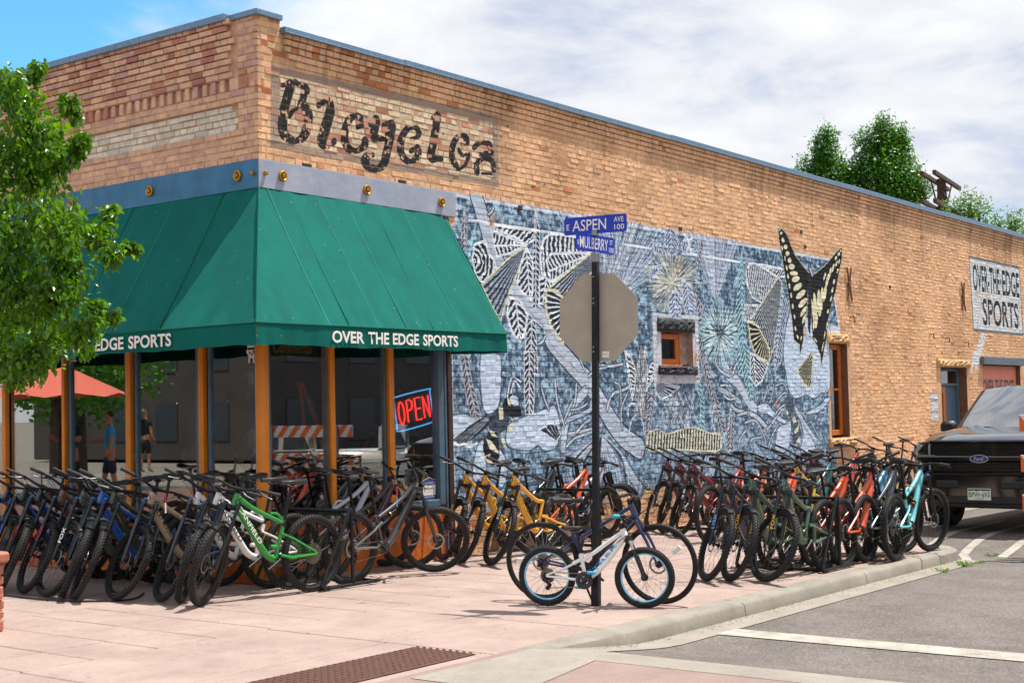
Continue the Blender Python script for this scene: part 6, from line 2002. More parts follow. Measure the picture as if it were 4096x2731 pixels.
# the two leaning on the sign post
M_TEAL = mat('teal_grip', '3fa3a0', .6, var=.1)
kb = bike("child's white bicycle with pale blue rims leaning on the sign post", 'kid', 'e9e9e6', gp(2580, 2431), -71, 6, -3, text='TREK', tcol='2b9fd6', grips=M_TEAL)
hb_ = bike('dark blue city bicycle with thin tyres behind the white childs bicycle', 'hybrid', '14205c', gp(2645, 2418), -76, -4, 3, text=None)
kg = BIKE['kid']['g']
q = MB(); q.tube([P3((-.11, .22), .03), P3((-.06, .05), .10), P3((-.03, -.01), .13)], [.011, .009, .011], 8)
link('kickstand', q.mesh('kickstand', M_BLK), kb)
M_PBLUE = mat('blue_pedal_plastic', '2f9fc4', .45, var=.15, vs=20)
ca = R(-140)
for s in (-1, 1):
    e = Vector((math.cos(ca), 0, math.sin(ca))) * .11 * (1 if s > 0 else -1)
    p = P3(kg['bb']) + e + Vector((0, s * .12, 0))
    q = MB(); q.bbox((p.x - .035, p.y - .035, p.z - .012), (p.x + .035, p.y + .035, p.z + .012), .006); link('pedal', q.mesh('pedal', M_PBLUE), kb)
q = MB(); q.lathe([(.28 - .092, -.010), (.28 - .086, -.012), (.28 - .082, -.0125)], 40, 0, ROTY)
for w in [c for c in hb_.children if c.name.startswith('wheel')]:
    q = MB(); q.bbox((.16, -.006, -.02), (.25, .012, .02), .004); link('reflector', q.mesh('reflector', M_WHITE), w)


# paper tags tied to the handlebars
M_TAG = mat('paper_tag', 'd8cfb8', .8, var=.05); M_RIB = mat('red_ribbon', 'c01f26', .6); M_RIBP = mat('pink_ribbon', 'e0407a', .6)
for (x, y, hz, lab, m_) in ((113, 1985, .95, 'cream price tag on a red ribbon at the far left handlebars', M_RIB), (192, 1985, .95, 'cream price tag hanging before the brown bicycle headtube', M_RIB), (256, 1985, .95, 'cream price tag on a pink ribbon beside the brown headtube', M_RIBP), (310, 1975, .97, 'white price tag on a red ribbon over the grey green bicycle', M_RIB), (662, 2010, .95, 'long white price tag on a red ribbon by the tan bicycle', M_RIB), (1588, 1985, .98, 'small blue tag on the dark grey bicycle handlebar', M_RIB)):
    p = ground((x, y), hz - .05); t = thing('price_tag', lab, 'price tag', tuple(p), R(215), 'paper tags on the handlebars')
    q = MB(); q.tube([(0, 0, .09), (.004, 0, .05), (0, 0, 0)], .007, 5); link('ribbon', q.mesh('ribbon', m_), t)
    q = MB(); q.bbox((-.022, -.001, -.095), (.022, .001, 0), .0006); link('paper', q.mesh('paper', M_TAG if 'blue' not in lab else mat('blue_tag', '2f9fd0')), t)


# ------------------------------------------------------------------ racks
def rack(label, x, y0, y1, n):
    t = thing('bike_rack', label, 'bike rack', (x, (y0 + y1) / 2, gz(x)), 0, 'black steel bike racks')
    q = MB(); a, b = y0 - (y0 + y1) / 2, y1 - (y0 + y1) / 2
    for s in (-1, 1):
        q = MB(); q.tube([(s * .33, a - .02, .03), (s * .33, b + .02, .03)], .020, 10); link('base_rail', q.mesh('base_rail', M_BLK), t)
    q = MB(); q.tube([(0, a, .74), (0, b, .74)], .018, 10); link('top_rail', q.mesh('top_rail', M_BLK), t)
    for e in (a, b):
        q = MB(); q.tube(smooth3([(-.36, e, .035), (-.40, e, .06), (-.38, e, .12), (-.04, e, .70), (0, e, .745), (.012, e, .70), (.02, e, .035)], 4), .018, 10)
        q.tube([(-.40, e, .03), (.40, e, .03)], .018, 10)
        link('end_frame', q.mesh('end_frame', M_BLK), t)
    for i in range(n):
        e = a + (b - a) * (i + .5) / n
        q = MB(); q.tube([(.0, e, .03), (0, e, .74)], .011, 8); link('upright', q.mesh('upright', M_BLK), t)
    return t


rack('black steel bike rack by the green bicycle at the shop corner', .15, -1.06, -.15, 3)
rack('black steel bike rack behind the yellow bicycles', 4.35, -1.20, -.30, 4)
rack('black steel bike rack holding the sage green and orange bicycles by the kerb', 3.80, -4.52, -3.55, 4)
rack('black steel bike rack between the dark red and crimson bicycles', 8.0, -1.35, -.4, 4)
# ------------------------------------------------------------------ street sign post
PX, PY = .239, -3.846
PZ = gz(PX)
post = thing('sign_post', 'black square sign post with a grey octagonal sign back and two blue street name signs', 'sign post', (PX, PY, PZ))
M_POST = mat('black_post_steel', '1b1d22', .45, .4, var=.3, vs=14, bump=.1, bs=40)
M_SIGNB = mat('bare_aluminium_sign_back', 'a79d8e', .55, .1, var=.08, vs=6, bump=.05, bs=90)
M_SBLUE = mat('street_sign_blue', '1036b0', .45, var=.08, vs=8)
q = MB(); q.bbox((-.026, -.026, .25), (.026, .026, 3.0), .004, M=Matrix.Rotation(R(8), 4, 'Z'))
link('post', q.mesh('post', M_POST), post)
q = MB(); q.bbox((-.034, -.034, -.05), (.034, .034, .31), .004, M=Matrix.Rotation(R(8), 4, 'Z')); link('ground_sleeve', q.mesh('ground_sleeve', M_POST), post)
q = MB()
MS = Matrix.Translation((.034, -.006, 2.48)) @ Matrix.Rotation(R(6), 4, 'Z') @ Matrix(((0, 0, 1, 0), (1, 0, 0, 0), (0, 1, 0, 0), (0, 0, 0, 1)))
oc = [(.412 * math.cos(R(22.5 + 45 * i)), .412 * math.sin(R(22.5 + 45 * i))) for i in range(8)]
q.prism(oc, .003, MS)
sg = link('stop_sign', q.mesh('stop_sign', M_SIGNB), post)
q = MB(); q.prism([(x * .985, y * .985) for x, y in oc], .001, MS @ Matrix.Translation((0, 0, .0034))); link('sign_face', q.mesh('sign_face', mat('stop_red', 'a3161c', .4)), sg)
tm = fit_text('STOP', .56, .25, .01); tm.materials.append(M_WHITE)
o = link('lettering', tm, sg); o.matrix_local = MS @ Matrix.Translation((-.28, -.125, .006))
q = MB(); q.bbox((-.002, -.115, 2.13), (-.0005, -.045, 2.185), .0004, M=Matrix.Translation((.031, 0, 0)) @ Matrix.Rotation(R(6), 4, 'Z')); st_ = link('sticker', q.mesh('sticker', M_WHITE), sg)
tm = fit_text('City of Fruita', .058, .010); tm.materials.append(M_BLK)
o = link('lettering', tm, sg); o.matrix_local = Matrix.Translation((.0285, -.052, 2.155)) @ Matrix.Rotation(R(6), 4, 'Z') @ frame((0, 0, 0), (0, -1, 0), (0, 0, 1))
for z in (2.83, 2.64, 2.60, 2.22, 2.18):
    q = MB(); q.lathe([(.0001, 0), (.009, 0), (.008, .006), (.0001, .007)], 10, 0, Matrix.Translation((-.028, 0, z)) @ Matrix.Rotation(R(-90), 4, 'Y')); link('bolt', q.mesh('bolt', M_STEEL), post)


def name_sign(z0, w, h, xd, off, texts, lab):
    q = MB(); x = Vector((*xd, 0)).normalized(); M = frame((off[0], off[1], z0), x, (0, 0, 1))
    pl = []
    r = .022
    for cx, cy, a0 in ((w / 2 - r, r, -90), (w / 2 - r, h - r, 0), (-w / 2 + r, h - r, 90), (-w / 2 + r, r, 180)):
        pl += [(cx + r * math.cos(R(a0 + 30 * k)), cy + r * math.sin(R(a0 + 30 * k))) for k in range(4)]
    q.prism(pl, .003, M)
    s = link('street_name_sign', q.mesh('street_name_sign', M_SBLUE), post, label=lab)
    for (txt, xa, xb, ya, yb) in texts:
        tm = fit_text(txt, xb - xa, yb - ya, .006); tm.materials.append(M_WHITE)
        for side in (0, 1):
            o = link('lettering', tm, s)
            o.matrix_local = M @ (Matrix.Translation((xa, ya, .0036)) if not side else Matrix.Translation((-xa, ya, -.0008)) @ Matrix.Rotation(R(180), 4, 'Y'))
    return s


# Aspen faces the crossing street, Mulberry sits below it at a right angle
name_sign(3.21, .62, .155, (.08, -1), (-.002, 0), (('E', -.285, -.258, .045, .095), ('ASPEN', -.225, .11, .03, .128), ('AVE', .185, .28, .088, .132), ('100', .19, .285, .022, .068)), 'upper blue sign reading E ASPEN AVE 100')
name_sign(3.045, .56, .15, (1, -.06), (0, -.002), (('S', -.262, -.238, .05, .09), ('MULBERRY', -.228, .18, .025, .125), ('ST', .205, .25, .085, .125), ('100', .195, .265, .015, .06)), 'lower blue sign reading S MULBERRY ST 100')
q = MB(); q.bbox((-.03, -.03, 2.96), (.03, .03, 3.045), .005); q.bbox((-.025, -.025, 3.19), (.025, .025, 3.235), .005); link('bracket', q.mesh('bracket', M_STEEL), post)
post.rotation_mode = 'QUATERNION'; post.rotation_quaternion = Vector((0, 0, 1)).rotation_difference(Vector((.6 * .024, -.8 * .024, 1)))

# ------------------------------------------------------------------ stone pillar at the left edge
pil = thing('stone_pillar', 'low pillar of stacked red sandstone blocks at the left edge', 'pillar', (-3.62, -.38, gz(-3.5) - .08))
M_RED = mat('red_sandstone', 'b0705a', .9, var=.25, vs=6, bump=.8, bs=18)
rr = random.Random(3); z = 0
while z < .56:
    h = rr.uniform(.07, .12); o_ = rr.uniform(-.02, .01)
    for (a, b_) in ((-.25, rr.uniform(-.05, .08)), (None, .26)):
        if a is None: a = prevb + .008
        q = MB(); q.bbox((a, -.25 + o_, z), (b_ + (o_ if b_ == .26 else 0), .25 + o_, z + h - .008), .014); link('stone', q.mesh('stone', M_RED), pil); prevb = b_
    z += h
q = MB(); q.bbox((-.29, -.29, z), (.29, .29, z + .085), .018); link('cap_stone', q.mesh('cap_stone', M_RED), pil)

# black cable lying along the row of wheels
pts = [ground(p, .012) for p in ((-60, 2372), (60, 2384), (150, 2394), (260, 2402), (380, 2403), (470, 2400), (540, 2392), (575, 2372))]
q = MB(); q.tube(smooth3(pts), .009, 6)
o = link('cable', q.mesh('cable', M_CABLE), None, 'black security cable lying on the pavement along the front wheels', 'cable')

# ------------------------------------------------------------------ barricade at the right edge
M_BORA = mat('reflective_orange', 'e0611c', .5, var=.05, vs=9); M_BWHT = mat('reflective_white', 'd9d7d2', .5, var=.06, vs=9)


def barricade(label, p, rz, Lb=2.4, zs=(.55, 1.02, 1.5), grp=None, col=None):
    t = thing('road_barricade', label, 'barricade', p, rz, grp)
    for z in zs:
        q = MB(); q.bbox((0, -.012, z), (Lb, .012, z + .2), .003); bd = link('board', q.mesh('board', M_BWHT), t)
        q = MB(); n = int(Lb / .3)
        for i in range(n + 1):
            xs = [.3 * i - .1, .3 * i + .05, .3 * i - .15, .3 * i - .3]
            x = .3 * i
            pl = [(max(0, min(Lb, a)), b) for a, b in ((x - .2, z + .2), (x - .05, z + .2), (x + .15, z), (x, z))]
            if pl[1][0] - pl[0][0] < .01 and pl[2][0] - pl[3][0] < .01: continue
            for s in (-1, 1):
                v = [(a, s * .0135, b) for a, b in pl]; q.add(v, [(0, 1, 2, 3) if s > 0 else (3, 2, 1, 0)])
        link('stripe', q.mesh('stripe', col or M_BORA), bd)
    for x in (.35, Lb - .35):
        q = MB(); q.bbox((x - .022, -.035 - .02, .05), (x + .022, -.013, zs[-1] + .2), .004); q.bbox((x - .025, -.6, .0), (x + .025, .6, .05), .005); link('stand', q.mesh('stand', M_STEEL), t)
    return t


barricade('orange and white striped barricade cut off by the right edge', (7.14, -5.41, gz(7) - .13), R(-90 + 4), 2.4)

# ------------------------------------------------------------------ black pickup
M_CAR = mat('black_car_paint', '050609', .10, var=.05, vs=3, coat=1.0, spec=.5)
M_CARP = mat('black_car_plastic', '17181a', .5, var=.15, vs=20, bump=.1, bs=120)
M_GRL = mat('grille_black', '101012', .25, .2, var=.2, coat=.4)
M_LENS = mat('lamp_lens', 'a8aeb4', .15, .35, var=.45, vs=9, coat=1.0)
M_CHROME = mat('chrome', 'd6d8da', .25, .6, var=.05)
M_AMBER = mat('amber_lens', 'd0541c', .3, var=.1)
M_WSH = glass_mat('windscreen_glass', (.30, .36, .34), .40)


def loft(secs, m, name, par, cap=True):
    """half sections (x, [(y, z)...]) mirrored about y=0 and joined"""
    q = MB(); v = []; f = []; rows = []
    for (x, hp) in secs:
        row = [(x if not callable(x) else x(y), -y, z) for (y, z) in reversed(hp)] + [(x, y, z) for (y, z) in hp if y > 1e-6]
        rows.append(row)
    n = len(rows[0])
    for r_ in rows: v += r_
    for i in range(len(rows) - 1):
        for j in range(n - 1):
            a = i * n + j; f.append((a, a + 1, a + n + 1, a + n))
    if cap:
        f.append(tuple(range(n))); f.append(tuple(reversed(range((len(rows) - 1) * n, len(rows) * n))))
    q.add(v, f, 0, True)
    return link(name, q.mesh(name, m), par)


tr = thing('pickup_truck', 'black pickup truck parked facing us beside the bikes', 'pickup truck', (8.42, -4.50, gz(8.4) + hg(8.42)), R(178))
# local +x is the nose; the truck runs back to negative x
hood = [(-.06, [(0, 1.13), (.45, 1.125), (.72, 1.10), (.80, 1.05), (.86, .98), (.88, .80), (.86, .72)]),
        (-.22, [(0, 1.19), (.45, 1.185), (.75, 1.16), (.88, 1.09), (.95, .98), (.97, .78), (.96, .62)]),
        (-.55, [(0, 1.22), (.42, 1.215), (.52, 1.245), (.80, 1.215), (.94, 1.13), (1.005, .80), (1.0, .58)]),
        (-1.0, [(0, 1.25), (.42, 1.25), (.53, 1.285), (.82, 1.25), (.955, 1.15), (1.015, .80), (1.01, .52)]),
        (-1.45, [(0, 1.27), (.42, 1.27), (.54, 1.305), (.84, 1.265), (.965, 1.16), (1.015, .80), (1.01, .48)])]
loft(hood, M_CAR, 'bonnet', tr)
loft([(-1.45, [(0, 1.24), (.85, 1.23), (.955, 1.16), (1.0, .8), (.98, .42)]), (-3.9, [(0, 1.24), (.85, 1.23), (.955, 1.17), (1.0, .8), (.98, .42)]), (-5.75, [(0, 1.24), (.85, 1.24), (.955, 1.19), (1.0, .8), (.98, .5)])], M_CAR, 'body_side', tr)
loft([(-1.42, [(0, 1.255), (.80, 1.25), (.90, 1.20)]), (-1.50, [(0, 1.27), (.80, 1.26), (.90, 1.20)])], M_CARP, 'cowl', tr, False)
# cab: pillars, roof and glass
roof = [(-2.16, [(0, 1.895), (.5, 1.885), (.66, 1.855), (.69, 1.82)]), (-2.5, [(0, 1.945), (.5, 1.935), (.69, 1.895), (.725, 1.84)]), (-3.2, [(0, 1.955), (.5, 1.945), (.70, 1.905), (.735, 1.845)]), (-3.85, [(0, 1.935), (.5, 1.925), (.69, 1.885), (.72, 1.84)])]
loft(roof, M_CAR, 'roof', tr)
for s in (-1, 1):
    for pts, rr_ in (([(-1.46, s * .87, 1.24), (-1.8, s * .80, 1.53), (-2.18, s * .69, 1.845)], [.045, .038, .045]), ([(-2.9, s * .90, 1.23), (-2.95, s * .72, 1.85)], .05), ([(-3.95, s * .88, 1.23), (-3.85, s * .70, 1.85)], .07)):
        q = MB(); q.tube(pts, rr_, 8); link('cab_pillar', q.mesh('cab_pillar', M_CAR), tr)
q = MB(); v = []; f = []
for i in range(7):
    t = i / 6
    for j in range(9):
        u = j / 8 * 2 - 1; w = .845 + (.665 - .845) * t
        bow = .10 * (1 - u * u)
        v.append((-1.50 - .68 * t + bow * .9 - .10 * 0 - .04 * math.sin(math.pi * t) * -1, u * w, 1.262 + .60 * t + .035 * (1 - u * u) * t))
for i in range(6):
    for j in range(8):
        k = i * 9 + j; f.append((k, k + 1, k + 10, k + 9))
q.add(v, f, 0, True); link('windscreen', q.mesh('windscreen', M_WSH), tr)
q = MB()
for s in (-1, 1): q.add([(-1.75, s * .90, 1.24), (-2.9, s * .90, 1.24), (-2.92, s * .74, 1.82), (-2.25, s * .72, 1.82)], [(0, 1, 2, 3)]); q.add([(-2.98, s * .90, 1.24), (-3.88, s * .89, 1.24), (-3.82, s * .72, 1.82), (-3.0, s * .735, 1.82)], [(0, 1, 2, 3)])
q.add([(-3.92, -.84, 1.24), (-3.92, .84, 1.24), (-3.84, .68, 1.84), (-3.84, -.68, 1.84)], [(0, 1, 2, 3)])
link('side_glass', q.mesh('side_glass', M_WSH), tr)
q = MB(); q.bbox((-3.8, -.80, .7), (-1.7, .80, 1.18), .03); q.bbox((-2.8, .15, 1.1), (-2.5, .65, 1.62), .05); q.bbox((-2.8, -.65, 1.1), (-2.5, -.15, 1.62), .05); q.bbox((-1.75, -.78, 1.1), (-1.55, .78, 1.235), .03)
link('cabin_interior', q.mesh('cabin_interior', M_DARK), tr)
# face: grille, lamps, bumper
q = MB(); q.bbox((-.12, -.66, .70), (-.02, .66, 1.10), .02)
gr = link('grille', q.mesh('grille', M_GRL), tr)
for z in (1.035, .995, .955, .785, .745, .705):
    q = MB(); q.bbox((-.03, -.60, z), (.0, .60, z + .016), .004); link('grille_bar', q.mesh('grille_bar', M_GRL), gr)
q = MB(); q.bbox((-.05, -.87, .825), (.03, .87, .925), .03); q.bbox((-.04, -.68, 1.07), (.02, .68, 1.12), .015); q.bbox((-.05, -.68, .675), (.015, .68, .71), .012)
link('grille_surround', q.mesh('grille_surround', M_CAR), gr)
q = MB(); q.lathe([(.0001, .012), (.105, .010), (.118, .004), (.118, 0)], 32, 0, Matrix.Translation((.03, 0, .875)) @ Matrix.Rotation(R(90), 4, 'Y') @ Matrix.Diagonal((.42, 1, 1, 1)))
em = link('emblem', q.mesh('emblem', mat('emblem_blue', '14306e', .25, .2, coat=.6)), gr)
q = MB(); q.tube([(.035, .118 * math.cos(2 * math.pi * k / 36), .875 + .0495 * math.sin(2 * math.pi * k / 36)) for k in range(36)], .005, 6, closed=True); link('emblem_ring', q.mesh('emblem_ring', M_CHROME), em)
tm = fit_text('Ford', .13, .05, 0.0, shear=.25); tm.materials.append(M_CHROME)
o = link('lettering', tm, em); o.matrix_local = frame((.0435, -.065, .852), (0, 1, 0), (0, 0, 1))
for s in (-1, 1):
    q = MB(); q.add([(-.04, s * .68, .72), (-.16, s * .90, .74), (-.30, s * .975, .80), (-.34, s * .97, 1.04), (-.16, s * .90, 1.09), (-.04, s * .68, 1.09)], [(0, 1, 2, 3, 4, 5)])
    q.add([(-.12, s * .66, .72), (-.12, s * .66, 1.09)], [])
    hl = link('headlight', q.mesh('headlight', M_LENS), tr)
    q = MB(); q.bbox((-.30, min(s * .70, s * .93), .73), (-.16, max(s * .70, s * .93), 1.08), .02); link('lamp_bowl', q.mesh('lamp_bowl', mat('lamp_silver', 'c4c8cc', .25, .6, var=.4, vs=14)), hl)
    q = MB(); q.bbox((-.14, min(s * .72, s * .84), .95), (-.09, max(s * .72, s * .84), 1.05), .015); q.bbox((-.13, min(s * .72, s * .88), .75), (-.10, max(s * .72, s * .88), .80), .01); link('projector', q.mesh('projector', M_CHROME), hl)
    q = MB(); q.bbox((-.13, min(s * .70, s * .73), .76), (-.075, max(s * .70, s * .73), .98), .006); link('marker', q.mesh('marker', M_AMBER), hl)
    q = MB(); q.tube(smooth3([(-.20, s * .93, 1.0), (-1.85, s * 1.0, 1.22), (-1.9, s * 1.10, 1.24)][1:] + [(-1.9, s * 1.12, 1.26)]), .03, 6); q.bbox((-1.98, min(s * 1.02, s * 1.26), 1.17), (-1.84, max(s * 1.02, s * 1.26), 1.40), .045); link('wing_mirror', q.mesh('wing_mirror', M_CARP), tr)
bump = [(.06, [(0, .66), (.55, .66), (.70, .655), (.70, .655), (.70, .42), (.55, .40), (0, .40)]), (.02, [(0, .69), (.6, .69), (.82, .68), (.86, .66), (.86, .42), (.80, .38), (0, .36)]), (-.16, [(0, .69), (.7, .69), (.93, .68), (.97, .66), (.97, .42), (.94, .36), (0, .34)]), (-.42, [(0, .69), (.7, .69), (.98, .68), (1.01, .66), (1.01, .46), (.98, .40), (0, .34)])]
loft(bump, M_CAR, 'bumper', tr)
q = MB()
for s in (-1, 1): q.bbox((.03, min(s * .28, s * .58), .50), (.075, max(s * .28, s * .58), .60), .015)
q.bbox((.02, -.56, .30), (.05, .56, .42), .015); q.bbox((-.3, -.7, .24), (.0, .7, .36), .02)
link('lower_valance', q.mesh('lower_valance', M_CARP), tr)
for s in (-1, 1):
    q = MB(); q.bbox((-.02, min(s * .74, s * .86), .50), (.028, max(s * .74, s * .86), .59), .012); link('fog_lamp', q.mesh('fog_lamp', mat('fog_lens', '8f9498', .2, .5)), tr)
q = MB(); q.bbox((.062, -.1525, .47), (.078, .1525, .622), .004); lp = link('number_plate', q.mesh('number_plate', mat('plate_white', 'd6dad4', .4, var=.04)), tr)
q = MB(); pk = [(-.145, .615), (-.145, .595), (-.11, .588), (-.07, .598), (-.03, .586), (.02, .598), (.06, .588), (.10, .597), (.145, .586), (.145, .615)]
q.add([(.0795, y, z) for y, z in pk], [tuple(range(10))]); link('plate_mountains', q.mesh('plate_mountains', mat('plate_green', '1f5a35', .4)), lp)
for txt, a, b_, z0, z1 in (('BPW·693', -.138, .138, .508, .575), ('COLORADO', -.065, .065, .482, .498)):
    tm = fit_text(txt, b_ - a, z1 - z0, .01); tm.materials.append(mat('plate_green', '1f5a35', .4)); o = link('lettering', tm, lp); o.matrix_local = frame((.0796, a, z0), (0, 1, 0), (0, 0, 1))
q = MB()
for (y0, y1) in ((-.62, .05), (.12, .70)): q.tube([(-1.40, y0 * -1, 1.275), (-1.44, (-y0 - y1) / 2, 1.305), (-1.46, -y1, 1.295)], [.014, .012, .009], 6)
link('wiper', q.mesh('wiper', M_CARP), tr)
q = MB(); q.tube([(-2.6, 0, 1.95), (-2.7, 0, 1.985), (-2.78, 0, 1.965)], [.02, .028, .02], 8, flat=1.6); link('roof_aerial', q.mesh('roof_aerial', M_CARP), tr)


def car_wheel(par, x, y, r, w=.26):
    q = MB(); q.lathe([(r * .62, -w / 2), (r * .9, -w / 2), (r, -w * .36), (r, w * .36), (r * .9, w / 2), (r * .62, w / 2)], 32, 0, Matrix.Translation((x, y, r)) @ ROTY, closed=True)
    wh = link('wheel', q.mesh('wheel', M_TYRE), par)
    q = MB(); q.lathe([(.0001, -.06), (r * .2, -.08), (r * .58, -.04), (r * .63, -w * .45), (r * .63, w * .45), (r * .58, .04), (r * .2, .08), (.0001, .06)], 20, 0, Matrix.Translation((x, y, r)) @ ROTY); link('rim', q.mesh('rim', M_STEEL), wh)


for (x, y) in ((-.95, .84), (-.95, -.84), (-4.65, .84), (-4.65, -.84)): car_wheel(tr, x, y, .405, .28)
q = MB(); q.bbox((-5.4, -.55, .36), (-.4, .55, .52), .03); q.tube([(-4.65, -.8, .40), (-4.65, .8, .40)], .06, 8); q.tube([(-.95, -.8, .38), (-.95, .8, .38)], .05, 8); link('chassis', q.mesh('chassis', M_CARP), tr)

for c in tr.children:                                   # the truck stands tall: nose and body ride above the wheels
    k = c.name.split('.')[0]
    c.location.z += {'grille': .10, 'headlight': .10, 'bumper': .09, 'lower_valance': .09, 'fog_lamp': .09, 'bonnet': .085, 'cowl': .05, 'body_side': .05, 'windscreen': .03, 'wiper': .05, 'wing_mirror': .04, 'chassis': .05, 'number_plate': -.03}.get(k, 0)

# ------------------------------------------------------------------ trees
def leaf_mat(name, c1, c2, trans=.35, gloss=.35):
    m = bpy.data.materials.new(name); m.use_nodes = True
    nt = m.node_tree; L = nt.links.new; b = nt.nodes['Principled BSDF']; o = nt.nodes['Material Output']
    g = N(nt, 'ShaderNodeNewGeometry'); oi = N(nt, 'ShaderNodeObjectInfo')
    n = N(nt, 'ShaderNodeTexNoise', i_Scale=3.2, i_Detail=3.0); L(g.outputs['Position'], n.inputs['Vector'])
    n2 = N(nt, 'ShaderNodeTexWhiteNoise', noise_dimensions='1D'); L(g.outputs['Random Per Island'], n2.inputs['W'])
    ad = N(nt, 'ShaderNodeMath', operation='MULTIPLY_ADD', i_1=.55); L(n2.outputs['Value'], ad.inputs[0])
    mu = N(nt, 'ShaderNodeMath', operation='MULTIPLY', i_1=.5); L(n.outputs['Fac'], mu.inputs[0]); L(mu.outputs[0], ad.inputs[2])
    mx = N(nt, 'ShaderNodeMix', data_type='RGBA'); mx.inputs[6].default_value = lin(c1); mx.inputs[7].default_value = lin(c2); L(ad.outputs[0], mx.inputs[0])
    L(mx.outputs[2], b.inputs['Base Color']); b.inputs['Roughness'].default_value = gloss; b.inputs['Specular IOR Level'].default_value = .5
    t = N(nt, 'ShaderNodeBsdfTranslucent'); hs = N(nt, 'ShaderNodeHueSaturation', i_Value=2.2, i_Saturation=1.1, i_Hue=.48); L(mx.outputs[2], hs.inputs['Color']); L(hs.outputs[0], t.inputs[0])
    ms = N(nt, 'ShaderNodeMixShader'); ms.inputs[0].default_value = trans
    L(b.outputs[0], ms.inputs[1]); L(t.outputs[0], ms.inputs[2]); L(ms.outputs[0], o.inputs['Surface'])
    return m


M_LEAF = leaf_mat('pear_leaf', '183c0d', '5d8f22', .42, .28)
M_LEAF2 = leaf_mat('poplar_leaf', '1f4f14', '538c28', .35, .4)
M_LEAF3 = leaf_mat('pale_leaf', '2f5a22', '6f9440', .35, .45)
M_BARK = mat('grey_brown_bark', '4c4036', .9, var=.3, vs=14, bump=.7, bs=30)


def leaf_geo(l, w, r):
    b_ = r.uniform(.15, .45) * l; c = r.uniform(.1, .3) * w
    return [(0, 0, 0), (l * .35, -w / 2, c - b_ * .1), (l * .4, 0, -b_ * .12), (l * .35, w / 2, c - b_ * .1), (l * .75, -w * .33, c * .7 - b_ * .55), (l * .78, 0, -b_ * .6), (l * .75, w * .33, c * .7 - b_ * .55), (l, 0, -b_)], [(0, 1, 2), (0, 2, 3), (1, 4, 5, 2), (2, 5, 6, 3), (4, 7, 5), (5, 7, 6)]


def place(v, f, p, r, droop):
    M = Matrix.Translation(p) @ Matrix.Rotation(r.uniform(0, 6.28), 4, 'Z') @ Matrix.Rotation(r.gauss(droop, .55), 4, 'Y') @ Matrix.Rotation(r.gauss(0, .6), 4, 'X')
    return M


pear = thing('street_tree', 'leafy green street tree filling the left edge before the shop', 'tree', (-5.35, -1.75, gz(-5)))
rt = random.Random(21)
PD = []
for (x, y, r, n) in ((15, 330, 95, 60), (120, 285, 45, 26), (50, 430, 110, 80), (150, 520, 105, 90), (285, 440, 52, 44), (40, 650, 170, 170), (180, 690, 115, 110), (305, 545, 46, 34), (265, 640, 62, 55), (50, 900, 210, 230), (230, 900, 130, 130), (360, 950, 70, 62), (430, 850, 46, 30), (455, 990, 62, 52), (525, 990, 32, 26), (330, 1060, 70, 50), (60, 1200, 210, 230), (240, 1170, 110, 110), (380, 1240, 58, 50), (455, 1255, 36, 26), (170, 1370, 110, 120), (30, 1430, 90, 90), (300, 1340, 70, 70), (355, 1400, 30, 22), (60, 1480, 60, 60), (150, 1440, 90, 100), (20, 1300, 110, 120), (-150, 700, 250, 220), (-170, 1100, 280, 260), (-150, 1400, 160, 120)):
    dep = 9.1 + rt.uniform(-.35, .55)
    c = Vector(CAM + dep * ray((x, y))); PD.append((c, r * dep / FPX, n))
twigs = MB(); leaves = []
for (c, rad, n) in PD:
    hub = Vector((-5.2, -1.75, max(1.9, c.z - .8)))
    if n > 140: twigs.tube(smooth3([hub, hub.lerp(c, .3) + Vector((.05, -.12, .22)), hub.lerp(c, .7) + Vector((-.04, .1, .05)), c, c + (c - hub).normalized() * rad * .8], 5), spread([.014, .010, .007, .005, .003], 21), 5)
    for k in range(max(2, n // 22)):
        e = c + Vector((rt.gauss(0, .55), rt.gauss(0, .55), rt.gauss(0, .55))) * rad
        twigs.tube([c, c.lerp(e, .6) + Vector((0, 0, .03)), e], [.007, .005, .003], 4)
        for _ in range(int(n * 5.4 / max(2, n // 22))):
            t = rt.random() ** .6
            p = c.lerp(e, t) + Vector((rt.gauss(0, 1), rt.gauss(0, 1), rt.gauss(0, 1))) * rad * .33
            leaves.append(p)
leaves.sort(key=lambda p: (p - Vector(CAM)).length)
lm = [MB() for _ in range(5)]
for b_ in lm: v, f = leaf_geo(1, .62, rt); b_.add(v, f, 0, True)
lme = [b_.mesh('leaf', M_LEAF) for b_ in lm]
bulk = MB(); fold = Vector(pear.location)
for i, p in enumerate(leaves):
    l = rt.uniform(.030, .064)
    if i < 300 and i % 1 == 0 and len(leaves) > 300:
        o = link('leaf', rt.choice(lme), pear); o.matrix_local = Matrix.Translation(-fold) @ place(None, None, p, rt, .75) @ Matrix.Scale(l, 4)
    else:
        v, f = leaf_geo(l, l * rt.uniform(.52, .7), rt); M = Matrix.Translation(-fold) @ place(None, None, p, rt, .75)
        bulk.add([tuple(M @ Vector(q_)) for q_ in v], f, 0, True)
link('foliage', bulk.mesh('foliage', M_LEAF), pear, kind='stuff')
tw = link('twigs', twigs.mesh('twigs', M_BARK), pear, kind='stuff'); tw.matrix_local = Matrix.Translation(-fold)
q = MB(); q.tube([(0, 0, -.1), (0, 0, .1), (.02, 0, 1.2), (.12, .0, 2.2), (.2, .02, 3.6)], [.10, .075, .062, .055, .02], 10); link('trunk', q.mesh('trunk', M_BARK), pear)


